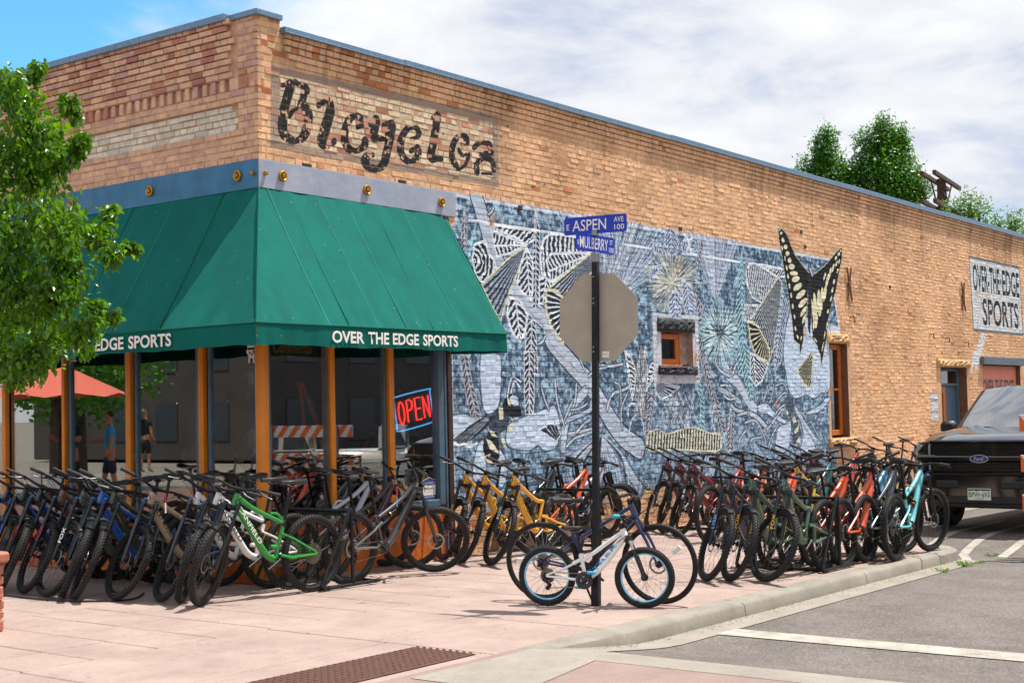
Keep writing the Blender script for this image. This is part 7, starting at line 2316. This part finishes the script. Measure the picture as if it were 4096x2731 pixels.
def far_tree(label, base, lobes, n, lsz, m, seed, grp):
    r = random.Random(seed); t = thing('tree', label, 'tree', base, 0, grp)
    q = MB(); bz = Vector(base)
    for (c, rx_, rz_) in lobes:
        k = int(n * rx_ * rz_)
        for _ in range(k):
            d_ = Vector((r.gauss(0, 1), r.gauss(0, 1), r.gauss(0, 1))).normalized() * (r.random() ** .38)
            p = Vector(c) + Vector((d_.x * rx_, d_.y * rx_, d_.z * rz_)) - bz
            cl = r.uniform(.6, 1.3) * lsz
            for _ in range(3):
                pp = p + Vector((r.gauss(0, 1), r.gauss(0, 1), r.gauss(0, 1))) * lsz * .8
                a = Vector((r.gauss(0, 1), r.gauss(0, 1), r.gauss(0, 1))).normalized(); b_ = a.orthogonal().normalized()
                q.add([pp, pp + a * cl * .5 + b_ * cl * .35, pp + a * cl, pp + a * cl * .5 - b_ * cl * .35], [(0, 1, 2, 3)])
    link('crown', q.mesh('crown', m), t)
    q = MB(); top = max(c[2] for c, _, _ in lobes) - bz.z
    q.tube([(0, 0, -.5), (.05, 0, top * .5), (0, .1, top)], [.28, .2, .05], 8)
    for (c, rx_, rz_) in lobes:
        c_ = Vector(c) - bz; q.tube([(0, 0, max(1, c_.z - 2.2 * rx_)), tuple(c_)], [.09, .03], 5)
    link('trunk', q.mesh('trunk', M_BARK), t)
    return t


def far(px, dep): return tuple(CAM + dep * ray(px))


GT = 'trees rising behind the roof'
D1 = 42
far_tree('narrow dark green poplar behind the roof, left of the pair', (*far((3290, 900), D1)[:2], -.3), [(far((3300, 610), D1), .45, .75), (far((3320, 700), D1), .62, .7), (far((3240, 690), D1), .42, .55), (far((3285, 760), D1), .7, .6), (far((3200, 720), D1), .35, .3), (far((3310, 540), D1), .22, .35)], 1900, .10, M_LEAF2, 1, GT)
far_tree('tallest dark green poplar behind the roof with several spires', (*far((3530, 1000), D1)[:2], -.3), [(far((3535, 500), D1), .25, .45), (far((3530, 580), D1), .55, .7), (far((3470, 610), D1), .42, .8), (far((3590, 610), D1), .42, .9), (far((3610, 560), D1), .2, .5), (far((3540, 700), D1), 1.1, .9), (far((3440, 700), D1), .6, .5), (far((3620, 740), D1), .6, .6), (far((3680, 760), D1), .35, .5), (far((3560, 790), D1), 1.0, .5), (far((3400, 700), D1), .35, .3)], 1700, .10, M_LEAF2, 2, GT)
far_tree('loose pale green tree right of the utility pole', (*far((3900, 1000), 38)[:2], -.3), [(far((3880, 810), 38), .42, .4), (far((3920, 850), 38), .5, .35), (far((3850, 850), 38), .4, .3), (far((3800, 830), 38), .3, .25), (far((3870, 890), 38), .6, .3)], 800, .085, M_LEAF3, 3, GT)
far_tree('loose pale green tree at the right edge above the roof', (*far((4060, 1000), 38)[:2], -.3), [(far((4060, 880), 38), .4, .3), (far((3990, 895), 38), .35, .28), (far((4100, 920), 38), .5, .3), (far((4030, 930), 38), .5, .25)], 800, .085, M_LEAF3, 4, GT)

# ------------------------------------------------------------------ utility pole
pp = far((3772, 900), 40); pole = thing('utility_pole', 'weathered wooden utility pole with double crossarms behind the roof', 'utility pole', (pp[0], pp[1], -.5))
M_POLE = mat('weathered_pole_wood', '4d3a2c', .9, var=.35, vs=6, bump=.5, bs=20)
zt = far((3770, 715), 40)[2] + .5
q = MB(); q.tube([(0, 0, 0), (0, 0, zt)], [.17, .13], 12); link('pole', q.mesh('pole', M_POLE), pole)
ax_ = Vector((.78, -.62, 0)); AM = lambda z: Matrix.Translation((0, 0, z)) @ Matrix.Rotation(R(8), 4, 'Z')
for z, L_ in ((zt - .06, 1.8), (zt - .86, 1.85)):
    for s in (-1, 1):
        q = MB(); q.bbox((-L_, s * .17 - .05, -.06), (L_, s * .17 + .05, .06), .008, M=AM(z)); link('crossarm', q.mesh('crossarm', M_POLE), pole)
        q = MB()
        for e in (-1, 1): q.tube([tuple(AM(z) @ Vector((e * .55, s * .18, -.05))), tuple(AM(z) @ Vector((0, s * .15, -.65)))], .025, 6)
        link('brace', q.mesh('brace', M_POLE), pole)
wires = MB()
e0 = AM(zt - .1) @ Vector((.25, .1, -.1)) + Vector(pole.location)
g1 = Vector(far((3868, 885), 36)); wires.tube([e0, e0.lerp(g1, .5) - Vector((0, 0, .02)), g1 + (g1 - e0) * 1.2], .008, 4)
link('guy_wire', wires.mesh('guy_wire', M_STEEL), None, 'thin guy wire running down from the utility pole', 'wire')

# ------------------------------------------------------------------ weeds in the gutter
for i, (x, y, s, lab) in enumerate(((3770, 2285, .42, 'low green weed tuft in the gutter nearest the kerb end'), (3862, 2262, .6, 'taller straggly weed in the gutter left of the white lines'), (3925, 2250, .3, 'tiny weed tuft just right of the straggly weed'), (3968, 2228, .5, 'weed tuft at the tip of the white lane line'), (2290, 2620, .3, 'small weed at the corner of the asphalt'), (2620, 2632, .3, 'small weed along the crossing edge'))):
    p = ground((x, y), -.13); r = random.Random(i); q = MB()
    for k in range(46):
        a = r.uniform(0, 6.28); d = r.uniform(.0, .13) * s; h = r.uniform(.02, .10) * s
        c = Vector((d * math.cos(a), d * math.sin(a), 0)); t_ = Vector((math.cos(a), math.sin(a), 0)); n_ = Vector((-t_.y, t_.x, 0))
        w = .010 * s
        q.add([c - n_ * w, c + n_ * w, c + t_ * h * .6 + n_ * w + Vector((0, 0, h * .8)), c + t_ * h * 1.2 + Vector((0, 0, h)), c + t_ * h * .6 - n_ * w + Vector((0, 0, h * .8))], [(0, 1, 2, 3, 4)])
    link('weed', q.mesh('weed', M_LEAF3), None, lab, 'weed', 'weeds in the gutter', loc=tuple(p))
tg = thing('tree_grate', 'rusty iron tree grate in the pavement under the orange bikes', 'tree grate', (4.9, -4.1, gz(4.9)))
q = MB()
for rr_ in (.2, .26, .32, .38, .44, .5, .56): q.lathe([(rr_, .0), (rr_ + .03, .0), (rr_ + .03, .006), (rr_, .006)], 36, 0, closed=True)
link('ring', q.mesh('ring', M_RUST), tg, kind='stuff')
# ------------------------------------------------------------------ behind the shop glass
M_NEONR = mat('neon_red', 'ff4a3a', .4, emit='ff2a1c', es=1.6); M_NEONB = mat('neon_blue', '7cc8ff', .4, emit='4aa6f0', es=.7)
ns = thing('neon_open_sign', 'red neon OPEN sign in a blue neon border behind the right window', 'neon sign', (2.36, .30, 1.46)); ns.rotation_euler = (0, R(-9), 0)
q = MB(); q.bbox((0, 0, 0), (.72, .03, .47), .008); link('backing', q.mesh('backing', M_BLK), ns)
q = MB(); q.tube(smooth3([(.03, -.02, .08), (.03, -.02, .40), (.07, -.02, .44), (.65, -.02, .44), (.69, -.02, .40), (.69, -.02, .08), (.65, -.02, .035), (.07, -.02, .035), (.03, -.02, .08)], 3), .009, 6); link('neon_border', q.mesh('neon_border', M_NEONB), ns)
def letter(*strokes):
    q = MB()
    for s in strokes: q.tube([(x, -.022, z) for x, z in s], .010, 6)
    link('neon_letter', q.mesh('neon_letter', M_NEONR), ns)
letter([(.135 + .05 * math.cos(t * math.pi / 8), .24 + .13 * math.sin(t * math.pi / 8)) for t in range(17)])
letter([(.24, .11), (.24, .37), (.30, .37), (.335, .34), (.335, .28), (.30, .25), (.24, .25)])
letter([(.49, .37), (.39, .37), (.39, .11), (.49, .11)], [(.39, .24), (.48, .24)])
letter([(.54, .11), (.54, .37), (.64, .11), (.64, .37)])
cs = thing('window_sign', 'dark olive shop sign with yellow Continental lettering at the top of a window', 'sign', (.19, .06, 2.30))
q = MB(); q.bbox((0, 0, 0), (.69, .012, .21), .004); link('panel', q.mesh('panel', mat('olive_sign', '3a3a26', .5)), cs)
M_YEL = mat('sign_yellow', 'd59a1c', .5)
for txt, x, z, w, h in (('Continental', .03, .075, .56, .115), ('The Tire Choice of World Champions', .12, .028, .42, .026)):
    tm = fit_text(txt, w, h, .012 if h > .1 else 0); tm.materials.append(M_YEL); o = link('lettering', tm, cs); o.matrix_local = frame((x, -.003, z), (1, 0, 0), (0, 0, 1))
sk = thing('shield_sticker', 'white and blue security shield sticker low in the right window', 'sticker', (2.52, .030, .72))
q = MB(); q.prism([(0, .21), (.06, .225), (.115, .245), (.17, .225), (.23, .21), (.225, .0), (.115, -.015), (.005, .0)], .002, frame((0, 0, 0), (1, 0, 0), (0, 0, 1))); link('panel', q.mesh('panel', M_WHITE), sk)
M_STB = mat('sticker_blue', '20407f', .5)
q = MB(); q.add([(.004, -.0035, .155), (.226, -.0035, .155), (.228, -.0035, .207), (.17, -.0035, .222), (.115, -.0035, .24), (.06, -.0035, .222), (.002, -.0035, .207)], [tuple(range(7))]); q.add([(.006, -.0035, .002), (.115, -.0035, -.012), (.224, -.0035, .002), (.225, -.0035, .035), (.005, -.0035, .035)], [tuple(range(5))]); link('blue_field', q.mesh('blue_field', M_STB), sk)
for txt, x, z, w, h, m_ in (('24 HOUR PROTECTION', .015, .165, .2, .024, M_WHITE), ('Monitronics', .05, .098, .15, .028, M_BLK), ('Monitored Security Systems', .02, .062, .17, .013, M_BLK), ('1-866-664-8766', .02, .008, .19, .02, M_WHITE)):
    tm = fit_text(txt, w, h); tm.materials.append(m_); o = link('lettering', tm, sk); o.matrix_local = frame((x, -.0045, z), (1, 0, 0), (0, 0, 1))
# cow sticker and street number on the front glass
cw = thing('cow_sticker', 'white cow shaped sticker high on the front window by the corner post', 'sticker', (.03, .26, 2.27))
pts = [(0, .12), (.02, .15), (.04, .135), (.07, .14), (.12, .135), (.135, .10), (.15, .02), (.13, .06), (.125, .0), (.105, .0), (.10, .05), (.06, .05), (.055, .0), (.035, .0), (.035, .07), (.02, .095)]
q = MB(); q.prism(pts, .002, frame((0, 0, 0), (0, -1, 0), (0, 0, 1))); link('cow', q.mesh('cow', M_WHITE), cw)
q = MB(); q.prism([(.02, .16), (.15, .16), (.15, .19), (.02, .19)], .002, frame((0, 0, 0), (0, -1, 0), (0, 0, 1))); link('strip', q.mesh('strip', M_WHITE), cw)
for (a, b_) in ((.06, .105), (.09, .09), (.115, .115)):
    q = MB(); q.lathe([(.0001, 0), (.013, 0)], 10, 0, frame((-.0028, -a, b_), (0, -1, 0), (0, 0, 1))); link('spot', q.mesh('spot', M_BLK), cw)
nb = thing('street_number', 'white street number 202 high on the front window', 'house number', (.03, 3.235, 2.40))
tm = fit_text('202', .11, .09, .01); tm.materials.append(M_WHITE); o = link('lettering', tm, nb); o.matrix_local = frame((0, 0, 0), (0, -1, 0), (0, 0, 1))
for (y, z, w, h, lab, big) in ((3.70, .93, .36, .17, 'white printed notice to campers taped inside the front window', True), (4.02, .95, .2, .15, 'small framed notice taped beside the campers notice', False)):
    t = thing('paper_notice', lab, 'notice', (.03, y, z))
    q = MB(); q.prism([(0, 0), (w, 0), (w, h), (0, h)], .002, frame((0, 0, 0), (0, -1, 0), (0, 0, 1))); link('sheet', q.mesh('sheet', mat('paper_grey', 'a9aaa8', .8)), t)
    if big:
        tm = fit_text('ATTENTION CAMPERS', .28, .025); tm.materials.append(M_BLK); o = link('lettering', tm, t); o.matrix_local = frame((-.003, -.04, .12), (0, -1, 0), (0, 0, 1))
# hung frames
for lab, kind, c, p, rot in (('orange bike frame hanging upright inside the corner window', 'link', 'd5531c', (1.62, .95, 1.72), (0, R(-78), R(20))), ('small red bike frame hanging above the neon sign', 'arm', 'b01f2a', (2.72, .7, 1.62), (0, R(-20), R(0))),
                             ('sky blue bike frame on display behind the front window', 'arm', '2f86b4', (.9, 2.0, .95), (0, R(-8), R(95))), ('grey green bike frame on display left of the blue frame', 'low', '5f7f6d', (.9, 2.85, .95), (0, R(-5), R(95)))):
    d = bike_set(kind); t = thing('display_bicycle', lab, 'bike frame', p); t.rotation_euler = rot
    f_ = link('frame', d['frame'], t, mat=paint(c)); f_.location = (0, 0, -.6); f2 = link('swingarm', d['swingarm'], t, mat=paint(c)); f2.location = (0, 0, -.6)
# driftwood
M_DRIFT = mat('driftwood', '8a5a38', .85, var=.35, vs=5, bump=.6, bs=12)
q = MB(); r = random.Random(8); n, m = 22, 12; v = []; f = []
for i in range(n):
    for j in range(m + 1):
        t = j / m; a = 2 * math.pi * i / n
        rr = (.34 - .16 * t + .10 * math.sin(3 * a + 6 * t) + .07 * math.sin(7 * a - 9 * t) + .05 * math.sin(11 * a + 14 * t)) * (1 if j < m else .2)
        v.append((rr * math.cos(a) + .12 * t, rr * math.sin(a) * 1.3, t * 1.25 + .1 * math.sin(2 * a)))
for i in range(n):
    for j in range(m):
        f.append((i * (m + 1) + j, ((i + 1) % n) * (m + 1) + j, ((i + 1) % n) * (m + 1) + j + 1, i * (m + 1) + j + 1))
q.add(v, f, 0, True)
link('driftwood', q.mesh('driftwood', M_DRIFT), None, 'twisted brown driftwood lump standing behind the front window', 'driftwood', loc=(.75, 1.55, .65))
q = MB(); q.bbox((.45, .55, .03), (1.3, 3.6, .62), .01); link('display_plinth', q.mesh('display_plinth', M_DARK), None, 'dark display plinth under the frames behind the front window', 'plinth')


# ------------------------------------------------------------------ figures
def skin_mesh(name, pts, edges, radii, m, root=0):
    me = bpy.data.meshes.new(name); me.from_pydata(pts, edges, []); me.update()
    o = bpy.data.objects.new(name, me); COL.objects.link(o)
    sk_ = o.modifiers.new('skin', 'SKIN'); sk_.use_smooth_shade = True
    if not me.skin_vertices: me.skin_vertices.new(name='')
    for i, r in enumerate(radii):
        d = me.skin_vertices[0].data[i]; d.radius = r if isinstance(r, tuple) else (r, r); d.use_root = (i == root)
    sb = o.modifiers.new('sub', 'SUBSURF'); sb.levels = 1; sb.render_levels = 1
    out = bpy.data.meshes.new_from_object(o.evaluated_get(bpy.context.evaluated_depsgraph_get()))
    bpy.data.objects.remove(o); bpy.data.meshes.remove(me)
    out.name = name; out.materials.clear(); out.materials.append(m)
    return out


M_SKIN = mat('skin', 'b07a5c', .55, var=.08, vs=9)


def person(label, p, rz, shirt, trousers, hair, arms=((.30, .10, 1.15), (.26, .30, 1.1)), short=True, name='person', skin=None, stride=.12, cap=None, group=None, cat='person'):
    t = thing(name, label, cat, p, rz, group); sk_ = skin or M_SKIN
    # faces +Y
    P = [(0, 0, .95), (0, .0, 1.12), (0, .01, 1.32), (0, 0, 1.47), (0, .01, 1.54), (0, .02, 1.63), (0, .015, 1.72)]
    Rr = [(.15, .10), (.13, .095), (.15, .10), (.075, .06), (.05, .05), (.075, .09), (.07, .08)]
    E = [(i, i + 1) for i in range(6)]
    def add(par, pt, r):
        P.append(pt); Rr.append(r); E.append((par, len(P) - 1)); return len(P) - 1
    for s, (ex, ey, ez), sy in ((-1, arms[0], stride), (1, arms[1], -stride)):
        a = add(2, (s * .17, 0, 1.41), .062); b = add(a, (s * (.17 + ex * .25), -.02 + ey * .2, 1.17), .045); c = add(b, (s * ex, ey, ez), .03); h = add(c, (s * ex, ey + .07, ez - .03), (.035, .02))
        for k in range(4): add(h, (s * (ex - .027 + .018 * k), ey + .14 - .012 * abs(k - 1.5), ez - .06), .0085)
        add(c, (s * (ex - .05), ey + .07, ez + .01), .009)
        l = add(0, (s * .095, 0, .86), .085); k_ = add(l, (s * .10, sy * .6 + .02, .49), .058); an = add(k_, (s * .10, sy, .09), .038); add(an, (s * .11, sy + .15, .03), (.04, .03))
    link('body', skin_mesh('body', P, E, Rr, sk_), t)
    sp = [(0, 0, .93), (0, 0, 1.12), (0, .01, 1.32), (0, 0, 1.46)]; sr = [(.165, .12), (.155, .115), (.17, .12), (.09, .075)]; se = [(0, 1), (1, 2), (2, 3)]
    for s, (ex, ey, ez) in ((-1, arms[0]), (1, arms[1])):
        sp += [(s * .17, 0, 1.41), (s * (.17 + ex * .18), -.01 + ey * .12, 1.25)]; sr += [.078, .07]; n_ = len(sp); se += [(2, n_ - 2), (n_ - 2, n_ - 1)]
    link('shirt', skin_mesh('shirt', sp, se, sr, shirt), t)
    tp_ = [(0, 0, .96), (0, 0, .88)]; trr = [(.16, .115), (.15, .11)]; te = [(0, 1)]
    for s, sy in ((-1, stride), (1, -stride)):
        tp_ += [(s * .095, 0, .82), (s * .10, sy * .6 + .02, .50)] + ([] if short else [(s * .10, sy, .12)]); trr += [.10, .085] + ([] if short else [.06])
        n_ = len(tp_) - (2 if short else 3); te += [(1, n_), (n_, n_ + 1)] + ([] if short else [(n_ + 1, n_ + 2)])
    link('trousers', skin_mesh('trousers', tp_, te, trr, trousers), t)
    if hair is not None: link('hair', skin_mesh('hair', [(0, -.02, 1.60), (0, -.01, 1.70), (0, .01, 1.745)], [(0, 1), (1, 2)], [(.07, .075), (.085, .09), (.06, .07)], hair), t)
    q = MB()
    for s in (-1, 1): q.lathe([(.0001, .006), (.009, .004), (.011, 0)], 8, 0, Matrix.Translation((s * .03, .098, 1.64)) @ Matrix.Rotation(R(-90), 4, 'X'))
    link('eyes', q.mesh('eyes', M_BLK), t, kind='stuff')
    q = MB(); q.tube([(0, .095, 1.645), (0, .118, 1.61), (0, .10, 1.60)], [.008, .013, .010], 6); q.tube([(-.022, .098, 1.575), (0, .104, 1.574), (.022, .098, 1.575)], .005, 5); link('nose_and_mouth', q.mesh('nose_and_mouth', sk_), t)
    return t


M_HAIR = mat('dark_hair', '1c1512', .6, var=.2)
M_SILV = mat('mannequin_silver', '8e949b', .35, .5, var=.1)
mq = person('silver mannequin in a purple top and dark patterned shorts by the corner post', (.62, .78, .55), R(60), mat('purple_top', '5a1f73', .7, var=.15), mat('patterned_shorts', '5c1f35', .8, var=.5, vs=40, var2='1c2a4a'), None, ((.30, .02, .90), (.30, .02, .90)), True, 'mannequin', M_SILV, 0, cat='mannequin')
person('man in a bright turquoise shirt holding papers, reflected in the front window', (-7.15, 12.05, gz(-7)), R(-60), mat('turquoise_shirt', '1f9fc4', .8, var=.08), mat('navy_shorts', '1b2540', .8), M_HAIR, ((.25, .30, 1.15), (.30, .05, .95)))
person('woman in a dark vest with white sleeves drinking, reflected in the front window', (-6.75, 12.75, gz(-7)), R(-110), mat('dark_vest', '17181d', .8), mat('black_trousers', '15161a', .8), M_HAIR, ((.22, .32, 1.3), (.2, .3, 1.25)), False)
person('man in black with a grey cap seen from behind, reflected in the front window', (-14.6, 20.4, gz(-14)), R(80), mat('black_shirt', '141518', .8), mat('dark_shorts', '20241f', .8), mat('grey_cap', '8d8a84', .8), ((.26, .0, .95), (.26, .0, .95)), stride=.05)

# ------------------------------------------------------------------ across the street: what the shop windows mirror
M_CORAL = mat('coral_umbrella_cloth', 'e0705a', .8, var=.06)
um = thing('patio_umbrella', 'coral patio umbrella across the corner, mirrored in the front window', 'umbrella', (-6.6, 12.9, gz(-6.6)))
q = MB(); q.tube([(0, 0, 0), (0, 0, 2.75)], .025, 8); link('umbrella_pole', q.mesh('umbrella_pole', M_WOODD), um)
q = MB(); n = 8
q.add([(0, 0, 2.72)] + [(1.45 * math.cos(2 * math.pi * k / n), 1.45 * math.sin(2 * math.pi * k / n), 2.02) for k in range(n)] + [(1.45 * math.cos(2 * math.pi * (k + .5) / n) * .90, 1.45 * math.sin(2 * math.pi * (k + .5) / n) * .90, 2.10) for k in range(n)], [(0, 1 + k, 9 + k) for k in range(n)] + [(0, 9 + k, 1 + (k + 1) % n) for k in range(n)])
link('umbrella_cloth', q.mesh('umbrella_cloth', M_CORAL), um)


def box_car(label, p, rz, col, kind):
    t = thing('parked_suv' if kind == 'suv' else 'parked_truck', label, 'car', p, rz)
    c = mat('car_' + col, col, .25, var=.04, coat=.8); gl = mat('car_glass_dark', '1a2226', .08, coat=.5)
    loft([(2.35, [(0, .95), (.75, .94), (.86, .80), (.88, .45)]), (2.2, [(0, 1.03), (.78, 1.02), (.92, .85), (.93, .42)]), (1.0, [(0, 1.10), (.78, 1.08), (.94, .95), (.95, .40)]), (-2.2, [(0, 1.10), (.78, 1.08), (.94, .95), (.95, .42)]), (-2.35, [(0, 1.05), (.75, 1.03), (.88, .9), (.9, .5)])], c, 'body', t)
    b0 = -2.25 if kind == 'suv' else -.4
    loft([(1.0, [(0, 1.10), (.78, 1.08)]), (.35, [(0, 1.74), (.62, 1.70), (.80, 1.12)]), (b0 + .15, [(0, 1.80), (.64, 1.76), (.82, 1.12)]), (b0, [(0, 1.74), (.62, 1.68), (.82, 1.10)])][1:], c, 'cabin', t)
    q = MB()
    for s in (-1, 1):
        xs = [.45, -.35, -1.15, -2.0] if kind == 'suv' else [.45, -.3]
        for a, b_ in zip(xs[:-1], xs[1:]): q.add([(a - .06, s * .812, 1.17), (b_ + .06, s * .815, 1.17), (b_ + .08, s * .70, 1.62), (a - (.25 if a == .45 else .06), s * .69, 1.60)], [(0, 1, 2, 3)])
    link('window', q.mesh('window', gl), t)
    q = MB(); q.add([(1.02, -.74, 1.12), (1.02, .74, 1.12), (.42, .60, 1.69), (.42, -.60, 1.69)], [(0, 1, 2, 3)]); link('windscreen', q.mesh('windscreen', gl), t)
    q = MB()
    for s in (-1, 1):
        q.bbox((-2.3, min(s * .945, s * .965), .78), (2.2, max(s * .945, s * .965), .82), .004); q.bbox((.0, min(s * .95, s * .98), .95), (.16, max(s * .95, s * .98), .98), .004)
    link('trim', q.mesh('trim', M_CHROME), t)
    q = MB(); q.bbox((2.3, -.85, .45), (2.5, .85, .62), .03); q.bbox((-2.5, -.85, .45), (-2.3, .85, .62), .03); link('bumper', q.mesh('bumper', M_CHROME), t)
    for (x, y) in ((1.45, .82), (1.45, -.82), (-1.45, .82), (-1.45, -.82)): car_wheel(t, x, y, .37, .24)
    return t


box_car('old beige sports utility vehicle across the street, mirrored in the side window', (15.9, -15.6, -.35), R(53), 'e6dcc4', 'suv')
box_car('white pickup truck across the street, mirrored in the side window', (20.0, -15.9, -.4), R(53), 'd5d6d6', 'truck')
barricade('red and white striped barricade across the street, mirrored in the side window', (6.85, -7.5, gz(7) - .13), R(52), 1.7, (.78,), None, mat('barricade_red', 'a02a22', .5))
for lab, lo, hi, c in (('long dark brick building across the side street', (4, -42, -.6), (75, -34, 9), '4b413a'), ('long dark building added across the main street to dim the window reflections', (-46, 2, -.6), (-38, 60, 7.5), '3d3833')):  # main street building: added out of view, coloured dark, to dim the window reflections
    t = thing('street_building', lab, 'building', lo)
    mb = mat('street_wall_' + c, c, .9, var=.2, vs=.6, bump=.2, bs=8)
    q = MB(); d = [h - l for h, l in zip(hi, lo)]; q.bbox((0, 0, 0), d, .05); link('wall', q.mesh('wall', mb), t)
    q = MB(); q.bbox((-.2, -.2, d[2] - .5), (d[0] + .2, d[1] + .2, d[2] + .1), .05); link('cornice', q.mesh('cornice', mb), t)
    k = 0
    L_ = d[0] if d[0] > d[1] else d[1]
    for i in range(int(L_ / 4)):
        q = MB(); a = 1.2 + i * 4
        for z in (1.0, 4.6):
            if d[0] > d[1]: q.bbox((a, d[1], z), (a + 1.8, d[1] + .05, z + 2), .02)
            else: q.bbox((d[0], a, z), (d[0] + .05, a + 1.8, z + 2), .02)
        link('window', q.mesh('window', mat('far_window_glass', '20282e', .15)), t)
for k, (x, y, s) in enumerate(((-13, 22, 2.6), (-18, 28, 3.0), (-9.5, 27, 2.4), (-22, 20, 2.8))):
    far_tree(('dark leafy tree across the main street, nearest the umbrella', 'dark leafy tree across the main street, second in line', 'dark leafy tree across the main street, right of the others', 'dark leafy tree across the main street, farthest out')[k], (x, y, -.2), [((x, y, 4.2), s * 1.0, s * .9), ((x + .8, y - .6, 3.4), s * .6, s * .45), ((x - .7, y + .5, 5.2), s * .55, s * .55)], 260, .2, M_LEAF2, 40 + k, 'trees across the main street')
